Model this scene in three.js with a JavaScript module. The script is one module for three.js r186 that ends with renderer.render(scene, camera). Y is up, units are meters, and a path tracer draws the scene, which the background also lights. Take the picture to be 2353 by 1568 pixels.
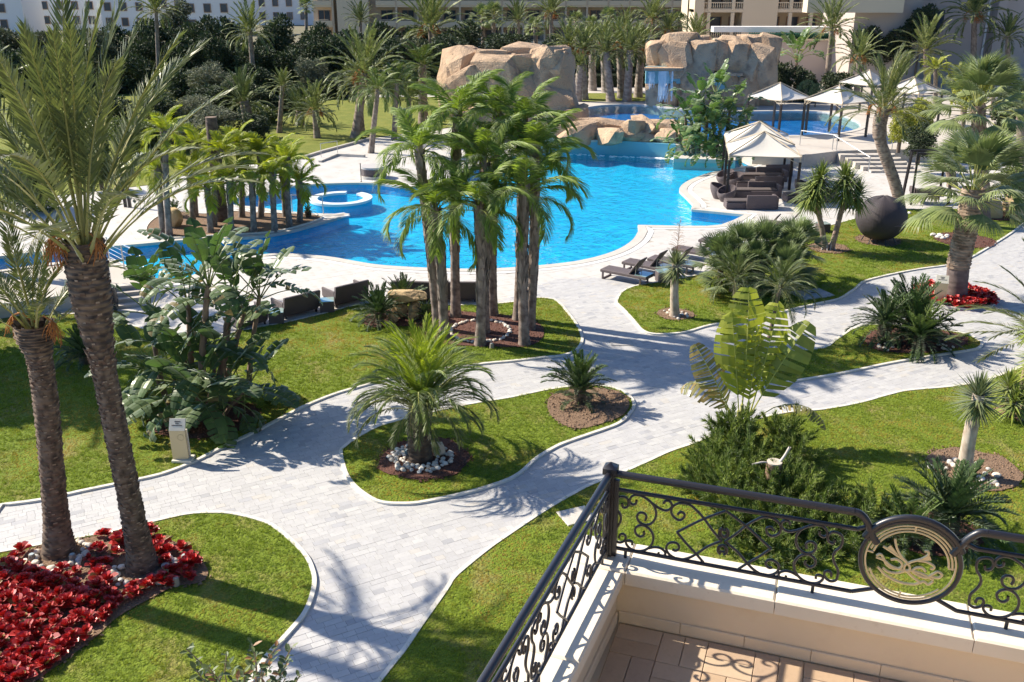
import * as THREE from 'three';
import { Sky } from 'three/addons/objects/Sky.js';
import { mergeGeometries } from 'three/addons/utils/BufferGeometryUtils.js';
import { ConvexGeometry } from 'three/addons/geometries/ConvexGeometry.js';
import { ImprovedNoise } from 'three/addons/math/ImprovedNoise.js';

// ---------------------------------------------------------------- camera, sky, sun, exposure
const scene = new THREE.Scene();
const EYE = 11, FOC = 2170, TILT = Math.atan(834 / FOC);      // eye height in metres, lens, downward tilt
const camera = new THREE.PerspectiveCamera(2 * Math.atan(784 / FOC) * 180 / Math.PI, 1.5, 0.1, 3000);
camera.position.set(0, EYE, 0);
camera.rotation.x = -TILT;
const SUN = new THREE.Vector3(-0.927 * Math.cos(0.66), Math.sin(0.66), -0.375 * Math.cos(0.66));
const sky = new Sky();
sky.name = 'sky'; sky.scale.setScalar(2500); sky.userData = { kind: 'structure', label: 'clear blue daylight sky above the gardens', category: 'sky' };
sky.material.uniforms.sunPosition.value.copy(SUN);
sky.material.uniforms.turbidity.value = 2.2; sky.material.uniforms.rayleigh.value = 1.3;
sky.material.uniforms.mieCoefficient.value = 0.003;
scene.add(sky);
scene.environmentIntensity = 0.13;
const sun = new THREE.DirectionalLight(new THREE.Color(1, 0.9, 0.74), 5);
sun.position.copy(SUN).multiplyScalar(120).add(new THREE.Vector3(0, 0, -40));
sun.target.position.set(0, 0, -40); scene.add(sun); scene.add(sun.target);
sun.castShadow = true; sun.shadow.mapSize.set(4096, 4096); sun.shadow.radius = 1.2;
Object.assign(sun.shadow.camera, { left: -70, right: 70, top: 80, bottom: -60, near: 1, far: 320 });
const renderer = new THREE.WebGLRenderer({ antialias: true });
renderer.toneMapping = THREE.LinearToneMapping;
renderer.toneMappingExposure = 1.8;
renderer.shadowMap.enabled = true;

// ---------------------------------------------------------------- helpers
const V = (x, y, z) => new THREE.Vector3(x, y, z);
const CT = Math.cos(TILT), ST = Math.sin(TILT);
function ray(u, v) { const dx = u - 1176.5, dy = 784 - v; return V(dx, dy * CT - FOC * ST, -(FOC * CT + dy * ST)); }
function P(u, v, y = 0) { const d = ray(u, v); return d.multiplyScalar((y - EYE) / d.y).add(V(0, EYE, 0)); }        // the spot on the level y
function AT(u, v, z) { const d = ray(u, v); return d.multiplyScalar(z / d.z).add(V(0, EYE, 0)); }                    // the spot on the upright plane z
let seed = 7;
function srand(s) { seed = (s * 7919 + 12345) % 2147483647; }
function rnd(a = 1, b) { seed = (seed * 48271) % 2147483647; const r = seed / 2147483647; return b === undefined ? r * a : a + r * (b - a); }
const pick = (a) => a[Math.floor(rnd() * a.length) % a.length];
const NO = new ImprovedNoise();
const noise = (x, y, z) => NO.noise(x + 31.7, y + 17.3, z + 5.1);
const used = {};
function uname(n) { const k = used[n] = (used[n] ?? -1) + 1; return k ? n + '_' + String(k).padStart(3, '0') : n; }
function sh(o) { o.traverse((c) => { if (c.isMesh) { c.castShadow = true; c.receiveShadow = true; } }); return o; }
function tag(o, label, category, group, kind) {
  o.userData.label = label; o.userData.category = category;
  if (group) o.userData.group = group; if (kind) o.userData.kind = kind; return o;
}
function thing(name, label, category, pos, group) {
  const g = new THREE.Group(); g.name = uname(name); if (pos) g.position.copy(pos);
  tag(g, label, category, group); scene.add(g); return g;
}
function part(parent, name, geo, mat, pos) {
  const m = new THREE.Mesh(geo, mat); m.name = name; if (pos) m.position.copy(pos);
  m.castShadow = m.receiveShadow = true; parent.add(m); return m;
}
function solo(name, geo, mat, label, category, group, pos) {
  const m = new THREE.Mesh(geo, mat); m.name = uname(name); m.castShadow = m.receiveShadow = true;
  if (pos) m.position.copy(pos); tag(m, label, category, group); scene.add(m); return m;
}
function struct(name, geo, mat, label) {
  const m = new THREE.Mesh(geo, mat); m.name = uname(name); m.castShadow = m.receiveShadow = true;
  m.userData.kind = 'structure'; if (label) m.userData.label = label; scene.add(m); return m;
}
function copyOf(o, label, pos, rotY = 0, sc = 1) {
  const c = o.clone(); c.name = uname(o.name.replace(/_\d{3}$/, '')); c.position.copy(pos); c.rotation.y = rotY; c.scale.setScalar(sc);
  c.userData = { ...o.userData, label }; scene.add(c); return c;
}
// triangle collector with vertex colours
class TB {
  constructor() { this.p = []; this.c = []; this.n = null; this.col = [1, 1, 1]; }
  color(r, g, b) { this.col = [r, g, b]; return this; }
  tri(a, b, c) { for (const q of [a, b, c]) { this.p.push(q.x, q.y, q.z); this.c.push(...this.col); } return this; }
  quad(a, b, c, d) { return this.tri(a, b, c).tri(a, c, d); }
  geo() {
    const g = new THREE.BufferGeometry();
    g.setAttribute('position', new THREE.Float32BufferAttribute(this.p, 3));
    g.setAttribute('color', new THREE.Float32BufferAttribute(this.c, 3));
    g.computeVertexNormals(); return g;
  }
}
function M4(pos, rx = 0, ry = 0, rz = 0, s = 1) {
  return new THREE.Matrix4().compose(pos, new THREE.Quaternion().setFromEuler(new THREE.Euler(rx, ry, rz, 'YXZ')), typeof s === 'number' ? V(s, s, s) : s);
}
function box(w, h, d, x = 0, y = 0, z = 0, ry = 0) { const g = new THREE.BoxGeometry(w, h, d); g.applyMatrix4(M4(V(x, y, z), 0, ry)); return g; }
// a box with chamfered edges
function cbox(w, h, d, b = 0.01, x = 0, y = 0, z = 0, ry = 0) {
  const s = new THREE.Shape(); const hw = w / 2 - b, hd = d / 2 - b;
  s.moveTo(-hw, -hd); s.lineTo(hw, -hd); s.lineTo(hw, hd); s.lineTo(-hw, hd); s.closePath();
  const g = new THREE.ExtrudeGeometry(s, { depth: h - 2 * b, bevelEnabled: true, bevelSize: b, bevelThickness: b, bevelSegments: 1 });
  g.rotateX(-Math.PI / 2); g.translate(0, b - h / 2, 0); g.rotateY(ry); g.translate(x, y, z); return g;
}
const strip = (g) => { for (const k of Object.keys(g.attributes)) if (k !== 'position' && k !== 'normal') g.deleteAttribute(k); return g.index ? g.toNonIndexed() : g; };
function merge(list) { return mergeGeometries(list.map(strip)); }
function mergeC(list) { return mergeGeometries(list); }
function tube(pts, r, seg = 24, rad = 6, closed = false) { return new THREE.TubeGeometry(new THREE.CatmullRomCurve3(pts, closed), seg, r, rad, closed); }
function bar(a, b, r, rad = 8, r2 = r) {      // round bar from a to b
  const d = b.clone().sub(a), g = new THREE.CylinderGeometry(r2, r, d.length(), rad, 1);
  g.translate(0, d.length() / 2, 0);
  g.applyQuaternion(new THREE.Quaternion().setFromUnitVectors(V(0, 1, 0), d.normalize())); g.translate(a.x, a.y, a.z); return g;
}
function beam(a, b, w, h) {       // square bar from a to b, h upright
  const d = b.clone().sub(a), L = d.length(), g = new THREE.BoxGeometry(w, h, L);
  const q = new THREE.Quaternion().setFromRotationMatrix(new THREE.Matrix4().lookAt(a, b, V(0, 1, 0.0001)));
  g.applyQuaternion(q); const m = a.clone().add(b).multiplyScalar(0.5); g.translate(m.x, m.y, m.z); return g;
}
// smooth closed outline on the ground from points
function outline(pts, y, div = 6, tension = 0.5) {
  const c = new THREE.CatmullRomCurve3(pts.map((p) => p.isVector3 ? p : P(p[0], p[1], y)), true, 'catmullrom', tension);
  return c.getPoints(pts.length * div).slice(0, -1);
}
function shapeOf(poly) { const s = new THREE.Shape(); poly.forEach((p, i) => i ? s.lineTo(p.x, -p.z) : s.moveTo(p.x, -p.z)); return s; }
function pathOf(poly) { const s = new THREE.Path(); poly.forEach((p, i) => i ? s.lineTo(p.x, -p.z) : s.moveTo(p.x, -p.z)); return s; }
function flat(poly, y, holes = []) {
  const s = shapeOf(poly); s.holes = holes.map(pathOf);
  const g = new THREE.ShapeGeometry(s); g.rotateX(-Math.PI / 2); g.translate(0, y, 0); return g;
}
function slab(poly, y0, y1, holes = []) {     // solid block between y0 and y1
  const s = shapeOf(poly); s.holes = holes.map(pathOf);
  const g = new THREE.ExtrudeGeometry(s, { depth: y1 - y0, bevelEnabled: false }); g.rotateX(-Math.PI / 2); g.translate(0, y0, 0); return g;
}
function inside(poly, x, z) {
  let r = false;
  for (let i = 0, j = poly.length - 1; i < poly.length; j = i++) {
    const a = poly[i], b = poly[j];
    if ((a.z > z) !== (b.z > z) && x < (b.x - a.x) * (z - a.z) / (b.z - a.z) + a.x) r = !r;
  }
  return r;
}
function area2(poly) { let s = 0; for (let i = 0, j = poly.length - 1; i < poly.length; j = i++) s += poly[j].x * poly[i].z - poly[i].x * poly[j].z; return s / 2; }
function offset(poly, d) {       // d > 0 grows
  const n = poly.length, sg = area2(poly) > 0 ? 1 : -1, out = [];
  for (let i = 0; i < n; i++) {
    const a = poly[(i + n - 1) % n], b = poly[(i + 1) % n], t = V(b.x - a.x, 0, b.z - a.z).normalize();
    out.push(V(poly[i].x + sg * t.z * d, poly[i].y, poly[i].z - sg * t.x * d));
  }
  return out;
}
// band following an outline: from offset d0 to d1, between heights y0 and y1, open or closed
function band(poly, d0, d1, y0, y1, closed = true) {
  const A = offset(poly, d0), B = offset(poly, d1), t = new TB(), n = poly.length, at = (q, y) => V(q.x, y, q.z);
  for (let i = 0; i < (closed ? n : n - 1); i++) {
    const j = (i + 1) % n;
    t.quad(at(A[i], y1), at(B[i], y1), at(B[j], y1), at(A[j], y1));
    t.quad(at(A[i], y0), at(A[i], y1), at(A[j], y1), at(A[j], y0));
    t.quad(at(B[j], y0), at(B[j], y1), at(B[i], y1), at(B[i], y0));
  }
  const g = t.geo(); const p = g.attributes.position, uv = [];
  for (let i = 0; i < p.count; i++) uv.push(p.getX(i), p.getZ(i));
  g.setAttribute('uv', new THREE.Float32BufferAttribute(uv, 2)); return g;
}
// ---------------------------------------------------------------- textures
function vnoise(n, cells, s) {      // tileable value noise, 0..1
  const g = new Float32Array(cells * cells); srand(s); for (let i = 0; i < g.length; i++) g[i] = rnd();
  const o = new Float32Array(n * n), sm = (t) => t * t * (3 - 2 * t);
  for (let y = 0; y < n; y++) for (let x = 0; x < n; x++) {
    const fx = x / n * cells, fy = y / n * cells, ix = Math.floor(fx), iy = Math.floor(fy), tx = sm(fx - ix), ty = sm(fy - iy);
    const q = (a, b) => g[((b % cells) * cells) + (a % cells)];
    o[y * n + x] = (q(ix, iy) * (1 - tx) + q(ix + 1, iy) * tx) * (1 - ty) + (q(ix, iy + 1) * (1 - tx) + q(ix + 1, iy + 1) * tx) * ty;
  }
  return o;
}
function fbm(n, cells, oct, s) {
  const o = new Float32Array(n * n); let a = 0.5, tot = 0;
  for (let k = 0; k < oct; k++) { const c = cells << k; if (c > n) break; const v = vnoise(n, c, s + k * 13); for (let i = 0; i < o.length; i++) o[i] += v[i] * a; tot += a; a *= 0.55; }
  for (let i = 0; i < o.length; i++) o[i] /= tot; return o;
}
const S8 = (x) => Math.max(0, Math.min(255, Math.round(255 * (x <= 0.0031308 ? x * 12.92 : 1.055 * Math.pow(x, 1 / 2.4) - 0.055))));
function tex(n, metres, fn, srgb = true) {   // fn(i) -> [r,g,b] linear or a number
  const d = new Uint8Array(n * n * 4);
  for (let i = 0; i < n * n; i++) { const c = fn(i); if (typeof c === 'number') { const q = Math.max(0, Math.min(255, Math.round(c * 255))); d.set([q, q, q, 255], i * 4); } else d.set(srgb ? [S8(c[0]), S8(c[1]), S8(c[2]), 255] : [...c, 255], i * 4); }
  const t = new THREE.DataTexture(d, n, n); t.wrapS = t.wrapT = THREE.RepeatWrapping; t.magFilter = THREE.LinearFilter; t.minFilter = THREE.LinearMipmapLinearFilter; t.generateMipmaps = true;
  if (srgb) t.colorSpace = THREE.SRGBColorSpace; t.repeat.set(1 / metres, 1 / metres); t.needsUpdate = true; return t;
}
const mix = (a, b, t) => a.map((x, i) => x + (b[i] - x) * t);
const N1 = fbm(512, 4, 7, 3), N2 = fbm(512, 8, 6, 77), N3 = fbm(512, 32, 4, 131), N4 = fbm(512, 3, 4, 211);
const std = (c, r, o = {}) => new THREE.MeshStandardMaterial({ color: new THREE.Color(...c), roughness: r, ...o });
const leafMat = (c, t = 0.35, gloss = 0.35, o = {}) => new THREE.MeshPhysicalMaterial({ color: new THREE.Color(...c), roughness: 0.95, transmission: t, thickness: 0, clearcoat: gloss, clearcoatRoughness: 0.35, side: THREE.DoubleSide, vertexColors: true, ...o });
function lerpUV(g, sx = 1) { return g; }
// uv in metres for any geometry, by its dominant normal
function boxUV(g) {
  if (g.index) g = g.toNonIndexed();
  const p = g.attributes.position, n = g.attributes.normal, uv = [];
  for (let i = 0; i < p.count; i++) {
    const ax = Math.abs(n.getX(i)), ay = Math.abs(n.getY(i)), az = Math.abs(n.getZ(i));
    if (ay >= ax && ay >= az) uv.push(p.getX(i), p.getZ(i)); else if (ax >= az) uv.push(p.getZ(i), p.getY(i)); else uv.push(p.getX(i), p.getY(i));
  }
  g.setAttribute('uv', new THREE.Float32BufferAttribute(uv, 2)); return g;
}
// ---------------------------------------------------------------- surfaces
const grassTex = tex(512, 2.6, (i) => { const a = N1[i], b = N3[i]; return mix(mix([0.1, 0.155, 0.006], [0.17, 0.22, 0.01], b), [0.26, 0.21, 0.07], Math.max(0, (a - 0.56) * 2.6)); });
const grassBump = tex(512, 1.3, (i) => N3[i], false);
const M = {};
M.lawn = new THREE.MeshStandardMaterial({ map: grassTex, bumpMap: grassBump, bumpScale: 0.05, roughness: 1 });
M.farLawn = new THREE.MeshStandardMaterial({ map: tex(512, 5, (i) => mix([0.13, 0.17, 0.014], [0.25, 0.25, 0.04], N2[i])), bumpMap: grassBump, bumpScale: 0.06, roughness: 1 });
const stoneFn = (c0, c1, k) => (i) => mix(mix(c0, c1, N1[i]), [c0[0] * 0.8, c0[1] * 0.79, c0[2] * 0.77], Math.max(0, (N3[i] - 0.5) * k));
const stoneTex = tex(512, 1.1, stoneFn([0.5, 0.5, 0.5], [0.58, 0.58, 0.585], 1.2));
const stoneBump = tex(512, 0.9, (i) => N3[i] * 0.5 + N1[i] * 0.5, false);
M.joint = std([0.46, 0.45, 0.44], 0.95);
M.paver = ['#c5c4c4', '#c2c1c1', '#c9c8c7', '#bababd', '#c9c5bf', '#b2b2b5', '#cdccca'].map((c) => new THREE.MeshStandardMaterial({ color: new THREE.Color(c).multiplyScalar(1.55), map: stoneTex, roughness: 0.72 }));
M.deck = new THREE.MeshStandardMaterial({ map: tex(512, 3.1, (i) => mix(mix([0.5, 0.475, 0.44], [0.57, 0.55, 0.53], N1[i]), [0.43, 0.38, 0.32], Math.max(0, (N2[i] - 0.58) * 2.4))), roughness: 0.75 });
M.deckJoint = std([0.4, 0.36, 0.31], 0.95); M.coping = new THREE.MeshStandardMaterial({ map: tex(512, 1.3, stoneFn([0.5, 0.46, 0.41], [0.58, 0.55, 0.5], 1)), roughness: 0.7 });
M.grate = std([0.72, 0.71, 0.69], 0.6);
M.kerb = new THREE.MeshStandardMaterial({ map: tex(256, 0.8, (i) => mix([0.62, 0.58, 0.5], [0.74, 0.71, 0.65], N2[(i * 2) % 262144])), roughness: 0.8 });
M.soil = new THREE.MeshStandardMaterial({ map: tex(512, 0.9, (i) => mix([0.13, 0.075, 0.045], [0.3, 0.2, 0.13], N3[i])), bumpMap: stoneBump, bumpScale: 0.06, roughness: 1 });
M.mulch = new THREE.MeshStandardMaterial({ map: tex(512, 0.7, (i) => mix([0.05, 0.02, 0.016], [0.19, 0.085, 0.06], N3[i])), bumpMap: stoneBump, bumpScale: 0.06, roughness: 1 });
M.ground = new THREE.MeshStandardMaterial({ map: tex(512, 14, (i) => mix([0.2, 0.17, 0.12], [0.12, 0.12, 0.05], N2[i])), roughness: 1 });
M.ripplePaintTile = new THREE.MeshStandardMaterial({ map: tex(512, 9, (i) => mix(mix([0.003, 0.28, 0.56], [0.008, 0.6, 0.82], Math.max(0, Math.min(1, (N3[i] - 0.25) * 2))), [0.005, 0.4, 0.68], N1[i])), roughness: 0.5 });  // lighter and darker mottling painted into the tile colour to suggest water ripples
M.upperTile = new THREE.MeshStandardMaterial({ map: tex(512, 6, (i) => mix([0.004, 0.13, 0.46], [0.006, 0.2, 0.56], N1[i])), roughness: 0.5 });
M.render = new THREE.MeshStandardMaterial({ map: tex(512, 2.5, (i) => mix([0.5, 0.46, 0.42], [0.58, 0.54, 0.5], N1[i])), roughness: 0.85 });
const wv = new Float32Array(512 * 512); for (let i = 0; i < wv.length; i++) wv[i] = 0.62 * N2[i] + 0.38 * N3[i];
M.water = new THREE.MeshPhysicalMaterial({ specularIntensity: 0.75, color: new THREE.Color(0.6, 0.96, 1), roughness: 0.015, transmission: 1, thickness: 0, ior: 1.33, bumpMap: tex(512, 8, (i) => wv[i], false), bumpScale: 0.34 });
M.calm = new THREE.MeshPhysicalMaterial({ color: new THREE.Color(0.72, 0.97, 1), roughness: 0.015, transmission: 1, thickness: 0, ior: 1.33, bumpMap: tex(256, 3, (i) => N1[(i * 2) % 262144], false), bumpScale: 0.05 });

// ---------------------------------------------------------------- pools and paving
const WATER = -0.1;
const poolPts = [[375, 650], [425, 641], [520, 605], [621, 585], [713, 588], [763, 593], [813, 602], [863, 610], [926, 615], [988, 618], [1063, 620], [1138, 619], [1176, 617], [1224, 613.5], [1276, 608.5], [1326, 602], [1376, 591], [1414, 578.5], [1439, 566], [1459, 550], [1470, 532]].map((p) => P(...p, 0));
const poolA = new THREE.CatmullRomCurve3(poolPts).getPoints(90);
const poolC = new THREE.CatmullRomCurve3([[1590, 482], [1594, 472], [1586, 462], [1574, 450], [1564, 440], [1566, 430], [1581, 418], [1606, 407], [1640, 396], [1690, 388], [1728, 380]].map((p) => P(...p, 0))).getPoints(40);
const poolD = new THREE.CatmullRomCurve3([[1120, 372], [1040, 415], [985, 428], [930, 430], [876, 423.5], [828, 421], [763, 422], [713, 424.5], [668, 429], [616, 442], [560, 452], [525, 462], [535, 472], [588, 477], [638, 485], [693, 490], [760, 493], [801, 492]].map((p) => P(...p, 0))).getPoints(80);
const poolE = new THREE.CatmullRomCurve3([[790, 496], [738, 512], [664, 532], [626, 539], [588, 544], [500, 549], [425, 552], [312, 562], [232, 568], [100, 578], [-20, 592]].map((p) => P(...p, 0))).getPoints(50);
const pool = [...poolA, ...[[1468, 518.5], [1501, 519.5], [1576, 521], [1626, 521]].map((p) => P(...p, 0)), ...[[1659, 518], [1689, 507], [1713, 494.5], [1651, 488]].map((p) => P(...p, 0)), ...poolC,
  P(1700, 366, 0), P(1676, 366, 0), P(1551, 361, 0), P(1420, 351, 0), P(1289, 349, 0), P(1200, 352, 0), ...poolD, ...poolE,
  P(-20, 640, 0), P(107, 618, 0), P(232, 601, 0), P(262, 608, 0), P(288, 622, 0)];
for (const p of pool) p.y = 0;
const GX0 = -62, GX1 = 70, GZ0 = -175, GZ1 = 6;
const rect = [V(GX0, 0, GZ1), V(GX1, 0, GZ1), V(GX1, 0, GZ0), V(GX0, 0, GZ0)];
const big = [V(-1500, 0, 800), V(1500, 0, 800), V(1500, 0, -1600), V(-1500, 0, -1600)];
struct('ground', flat(big, -0.02, [rect]), M.ground, 'dry bare land around the hotel gardens');
const paving = struct('paving', flat(rect, 0, [pool]), M.joint, 'pale stone paving of the pool deck and garden paths');
// pool basin: walls, floor, water, coping
const basin = new THREE.Group(); basin.name = 'pool_basin'; basin.userData = { kind: 'structure', label: 'bright blue tiled basin of the main swimming pool' }; scene.add(basin);
part(basin, 'floor', flat(offset(pool, 0.02), -0.55), M.ripplePaintTile);
part(basin, 'wall', band(pool, 0.0, 0.3, -0.57, -0.012), M.ripplePaintTile);
struct('pool_water', flat(pool, WATER), M.water, 'rippled turquoise water of the main pool');
part(basin, 'coping', band(offset(pool, -0.06), 0.0, 0.42, -0.09, 0.03), M.coping);
part(basin, 'overflow_grate', band(offset(pool, 0.4), 0, 0.26, -0.05, 0.024), M.grate);
// a few large deck slabs beyond the paths are laid as the sheet below
const deckPoly = [P(-60, 560, 0), P(560, 300, 0), P(1290, 300, 0), P(1290, 340, 0), V(P(1730, 360, 0).x, 0, P(1730, 360, 0).z), P(2500, 330, 0), P(2600, 560, 0), P(2000, 640, 0), P(1420, 690, 0), P(1150, 692, 0), P(870, 688, 0), P(520, 770, 0), P(300, 760, 0), P(170, 725, 0), P(-60, 735, 0)];
const deck = struct('deck', flat(deckPoly, 0.004, [offset(pool, 0.3)]), M.deckJoint, 'smooth cream stone deck around the pool');

// ---------------------------------------------------------------- lawns with kerbs
const beds = [];      // outlines without grass
function bedCircle(u, v, ru, y = 0.06, k = 1) { const c = P(u, v, y), r = P(u + ru, v, y).x - c.x, o = []; for (let i = 0; i < 40; i++) { const a = i / 40 * Math.PI * 2, q = r * (1 + 0.13 * noise(Math.cos(a) * 1.5 + u, Math.sin(a) * 1.5, v) + 0.05 * noise(Math.cos(a) * 5, Math.sin(a) * 5 + u, v)); o.push(V(c.x + Math.cos(a) * q, y, c.z + Math.sin(a) * q * k)); } return o; }
function bed(name, poly, mat, label) { beds.push(poly); const g = flat(poly, 0.075); return struct(name, g, mat, label); }
const lawnDefs = {
  A: [[-40, 1278], [0, 1270], [175, 1238], [285, 1216], [375, 1194.5], [430, 1183], [475, 1179.5], [525, 1181], [588, 1195], [626, 1211], [671, 1248], [701, 1281], [716, 1316], [718, 1346], [708, 1383], [693, 1413], [668, 1443], [638, 1476], [600, 1520], [560, 1590], [530, 1700], [480, 1900], [-200, 1900], [-200, 1400]],
  B: [[820, 1650], [875.6, 1566], [933, 1493], [968, 1441], [1000, 1396], [1030, 1353], [1046, 1328], [1076, 1301], [1126, 1261], [1176, 1226], [1251, 1176], [1314, 1139], [1362, 1114], [1427, 1089], [1489, 1062], [1539, 1039], [1597, 1019], [1655, 995], [1725, 968], [1815, 948], [1890, 942], [1975, 927], [2040, 909], [2090, 898], [2190, 889], [2260, 876], [2335, 850], [2420, 810], [2560, 780], [2800, 900], [2800, 1900], [1600, 2600], [800, 2400]],
  C: [[786, 1037], [791, 1066], [801, 1094], [821, 1119], [851, 1141], [881, 1153], [926, 1155.5], [963, 1153], [1026, 1141], [1088, 1126], [1138, 1111], [1176, 1096], [1201, 1079], [1226, 1056], [1251, 1039], [1289, 1019], [1351, 997], [1389, 984], [1419, 972], [1441, 954], [1454, 934], [1451, 919], [1436, 904], [1414, 894], [1384, 888], [1345, 887], [1301, 890.5], [1251, 898], [1176, 914], [1113, 924], [1038, 938], [946, 959], [876, 979], [838, 997], [813, 1012], [796, 1025]],
  D: [[-60, 1168], [0, 1159], [92, 1147], [200, 1124], [312, 1101], [375, 1086], [445, 1059], [500, 1031], [588, 989], [651, 956], [701, 931], [763, 906], [813, 891], [900, 868], [1000, 849], [1116, 834], [1176, 828.5], [1251, 820], [1290, 816], [1318, 806], [1333, 790], [1335, 772], [1324, 747], [1301, 716], [1284, 697], [1268, 688], [1226, 685], [1176, 695], [1100, 701], [1013, 701], [900, 694], [819, 702], [740, 722], [663, 740], [588, 753.5], [525, 767], [430, 778], [300, 748], [235, 727], [165, 722], [0, 727], [-160, 735]],
  E: [[1419, 694], [1423, 682], [1434, 669], [1456, 659], [1484, 653], [1509, 649], [1551, 642], [1614, 629], [1700, 592], [1760, 566], [1825, 539], [1865, 528], [1915, 516.5], [1965, 503], [2015, 490], [2075, 481.5], [2190, 481], [2300, 478], [2420, 480], [2400, 495], [2353, 512], [2327, 532], [2280, 562], [2237, 587], [2205, 602], [2175, 609], [2115, 617], [2065, 626], [2015, 637], [1982, 647], [1965, 662], [1947, 674], [1925, 686.5], [1877, 697], [1827, 708], [1765, 723], [1700, 737], [1632, 746], [1576, 762], [1526, 767], [1496, 765.5], [1476, 757], [1459, 737], [1436, 712], [1422, 699]],
  F: [[1735, 842], [1742, 822], [1765, 810], [1820, 807], [1877, 803], [1903, 797], [1920, 784], [1940, 770], [1965, 755], [2002, 747], [2080, 748], [2152, 757], [2215, 767], [2245, 780], [2254, 788], [2250, 797], [2228, 804], [2140, 817], [2040, 834], [1940, 855], [1840, 872], [1790, 878], [1750, 868]],
};
const lawnNames = { A: 'lawn with the red flower bed and the two tall palms', B: 'lawn between the winding path and the balcony', C: 'kerbed island lawn around the short palm', D: 'large lawn below the row of wicker sofas', E: 'bright lawn around the wicker globe chair', F: 'small pointed island lawn with three cycads' };
const lawns = {};
for (const k of Object.keys(lawnDefs)) {
  const o = outline(lawnDefs[k], 0.05, 4); lawns[k] = o;
  const m = struct('lawn', flat(o, 0.05), M.lawn, lawnNames[k]);
  part(m, 'kerb', band(o, -0.015, 0.075, -0.02, 0.068), M.kerb);
}
// soil and mulch beds
const bedList = [
  ['mulch_bed', bedCircle(976, 1055, 104, 0.06, 0.98), M.mulch, 'round reddish mulch bed under the short palm'],
  ['soil_bed', outline([[1258, 925], [1275, 905], [1330, 893], [1385, 893], [1425, 902], [1444, 920], [1445, 938], [1428, 957], [1390, 972], [1340, 985], [1300, 980], [1265, 955]], 0.06, 4), M.soil, 'bare earth patch under the cycad at the island tip'],
  ['mulch_bed', outline([[835, 738], [850, 722], [900, 712], [990, 712], [1060, 716], [1120, 722], [1190, 728], [1235, 742], [1250, 762], [1240, 785], [1200, 798], [1120, 797], [1030, 792], [985, 778], [960, 752], [900, 752], [850, 752]], 0.06, 4), M.mulch, 'dark mulch bed under the group of feather palms'],
  ['soil_bed', bedCircle(1553, 722, 42), M.soil, 'small earth ring around the slim yucca near the loungers'],
  ['mulch_bed', outline([[1988, 782], [2000, 764], [2050, 755], [2140, 758], [2200, 768], [2225, 783], [2210, 796], [2160, 808], [2080, 812], [2010, 803]], 0.06, 4), M.mulch, 'mulch bed under the three cycads'],
  ['soil_bed', bedCircle(2238, 1078, 102), M.soil, 'round earth bed of the leaning yucca with pebbles'],
  ['soil_bed', bedCircle(2350, 950, 52), M.soil, 'earth bed of the slim yuccas at the picture edge'],
  ['soil_bed', bedCircle(1905, 570, 46), M.soil, 'earth ring around the two stemmed screw pine'],
  ['soil_bed', bedCircle(2018, 553, 50), M.soil, 'bare earth below the wicker globe chair'],
  ['mulch_bed', bedCircle(2215, 552, 66), M.mulch, 'mulch patch behind the thick palm trunk'],
  ['mulch_bed', bedCircle(2290, 492, 62), M.mulch, 'mulch under the cycads with yellow boulders'],
  ['mulch_bed', outline([[340, 985], [352, 950], [400, 930], [470, 925], [560, 925], [590, 940], [585, 965], [540, 995], [470, 1008], [390, 1005]], 0.06, 4), M.mulch, 'dark mulch under the large bird of paradise clump'],
  ['soil_bed', outline([[-140, 1500], [-60, 1330], [0, 1288], [70, 1262], [150, 1246], [260, 1228], [350, 1232], [410, 1250], [455, 1280], [478, 1315], [460, 1340], [400, 1350], [340, 1380], [270, 1420], [215, 1470], [120, 1540], [60, 1580], [-60, 1640]], 0.06, 4), M.soil, 'sandy bed with the red rosettes and two tall palms'],
  ['mulch_bed', bedCircle(2130, 1225, 120, 0.06, 0.8), M.mulch, 'mulch bed under the cycads beside the balcony'],
];
const bedOf = bedList.map((b) => bed(...b));
const redBed = bedList[12][1], ringBed = bedCircle(2193, 683, 84, 0.02);
// circular planter of the thick palm stands in the path
{ const m = struct('planter_bed', flat(ringBed, 0.06), M.soil, 'round kerbed bed in the path holding the thick palm and red rosettes'); part(m, 'kerb', band(ringBed, -0.01, 0.09, -0.02, 0.085), M.kerb); }

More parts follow.
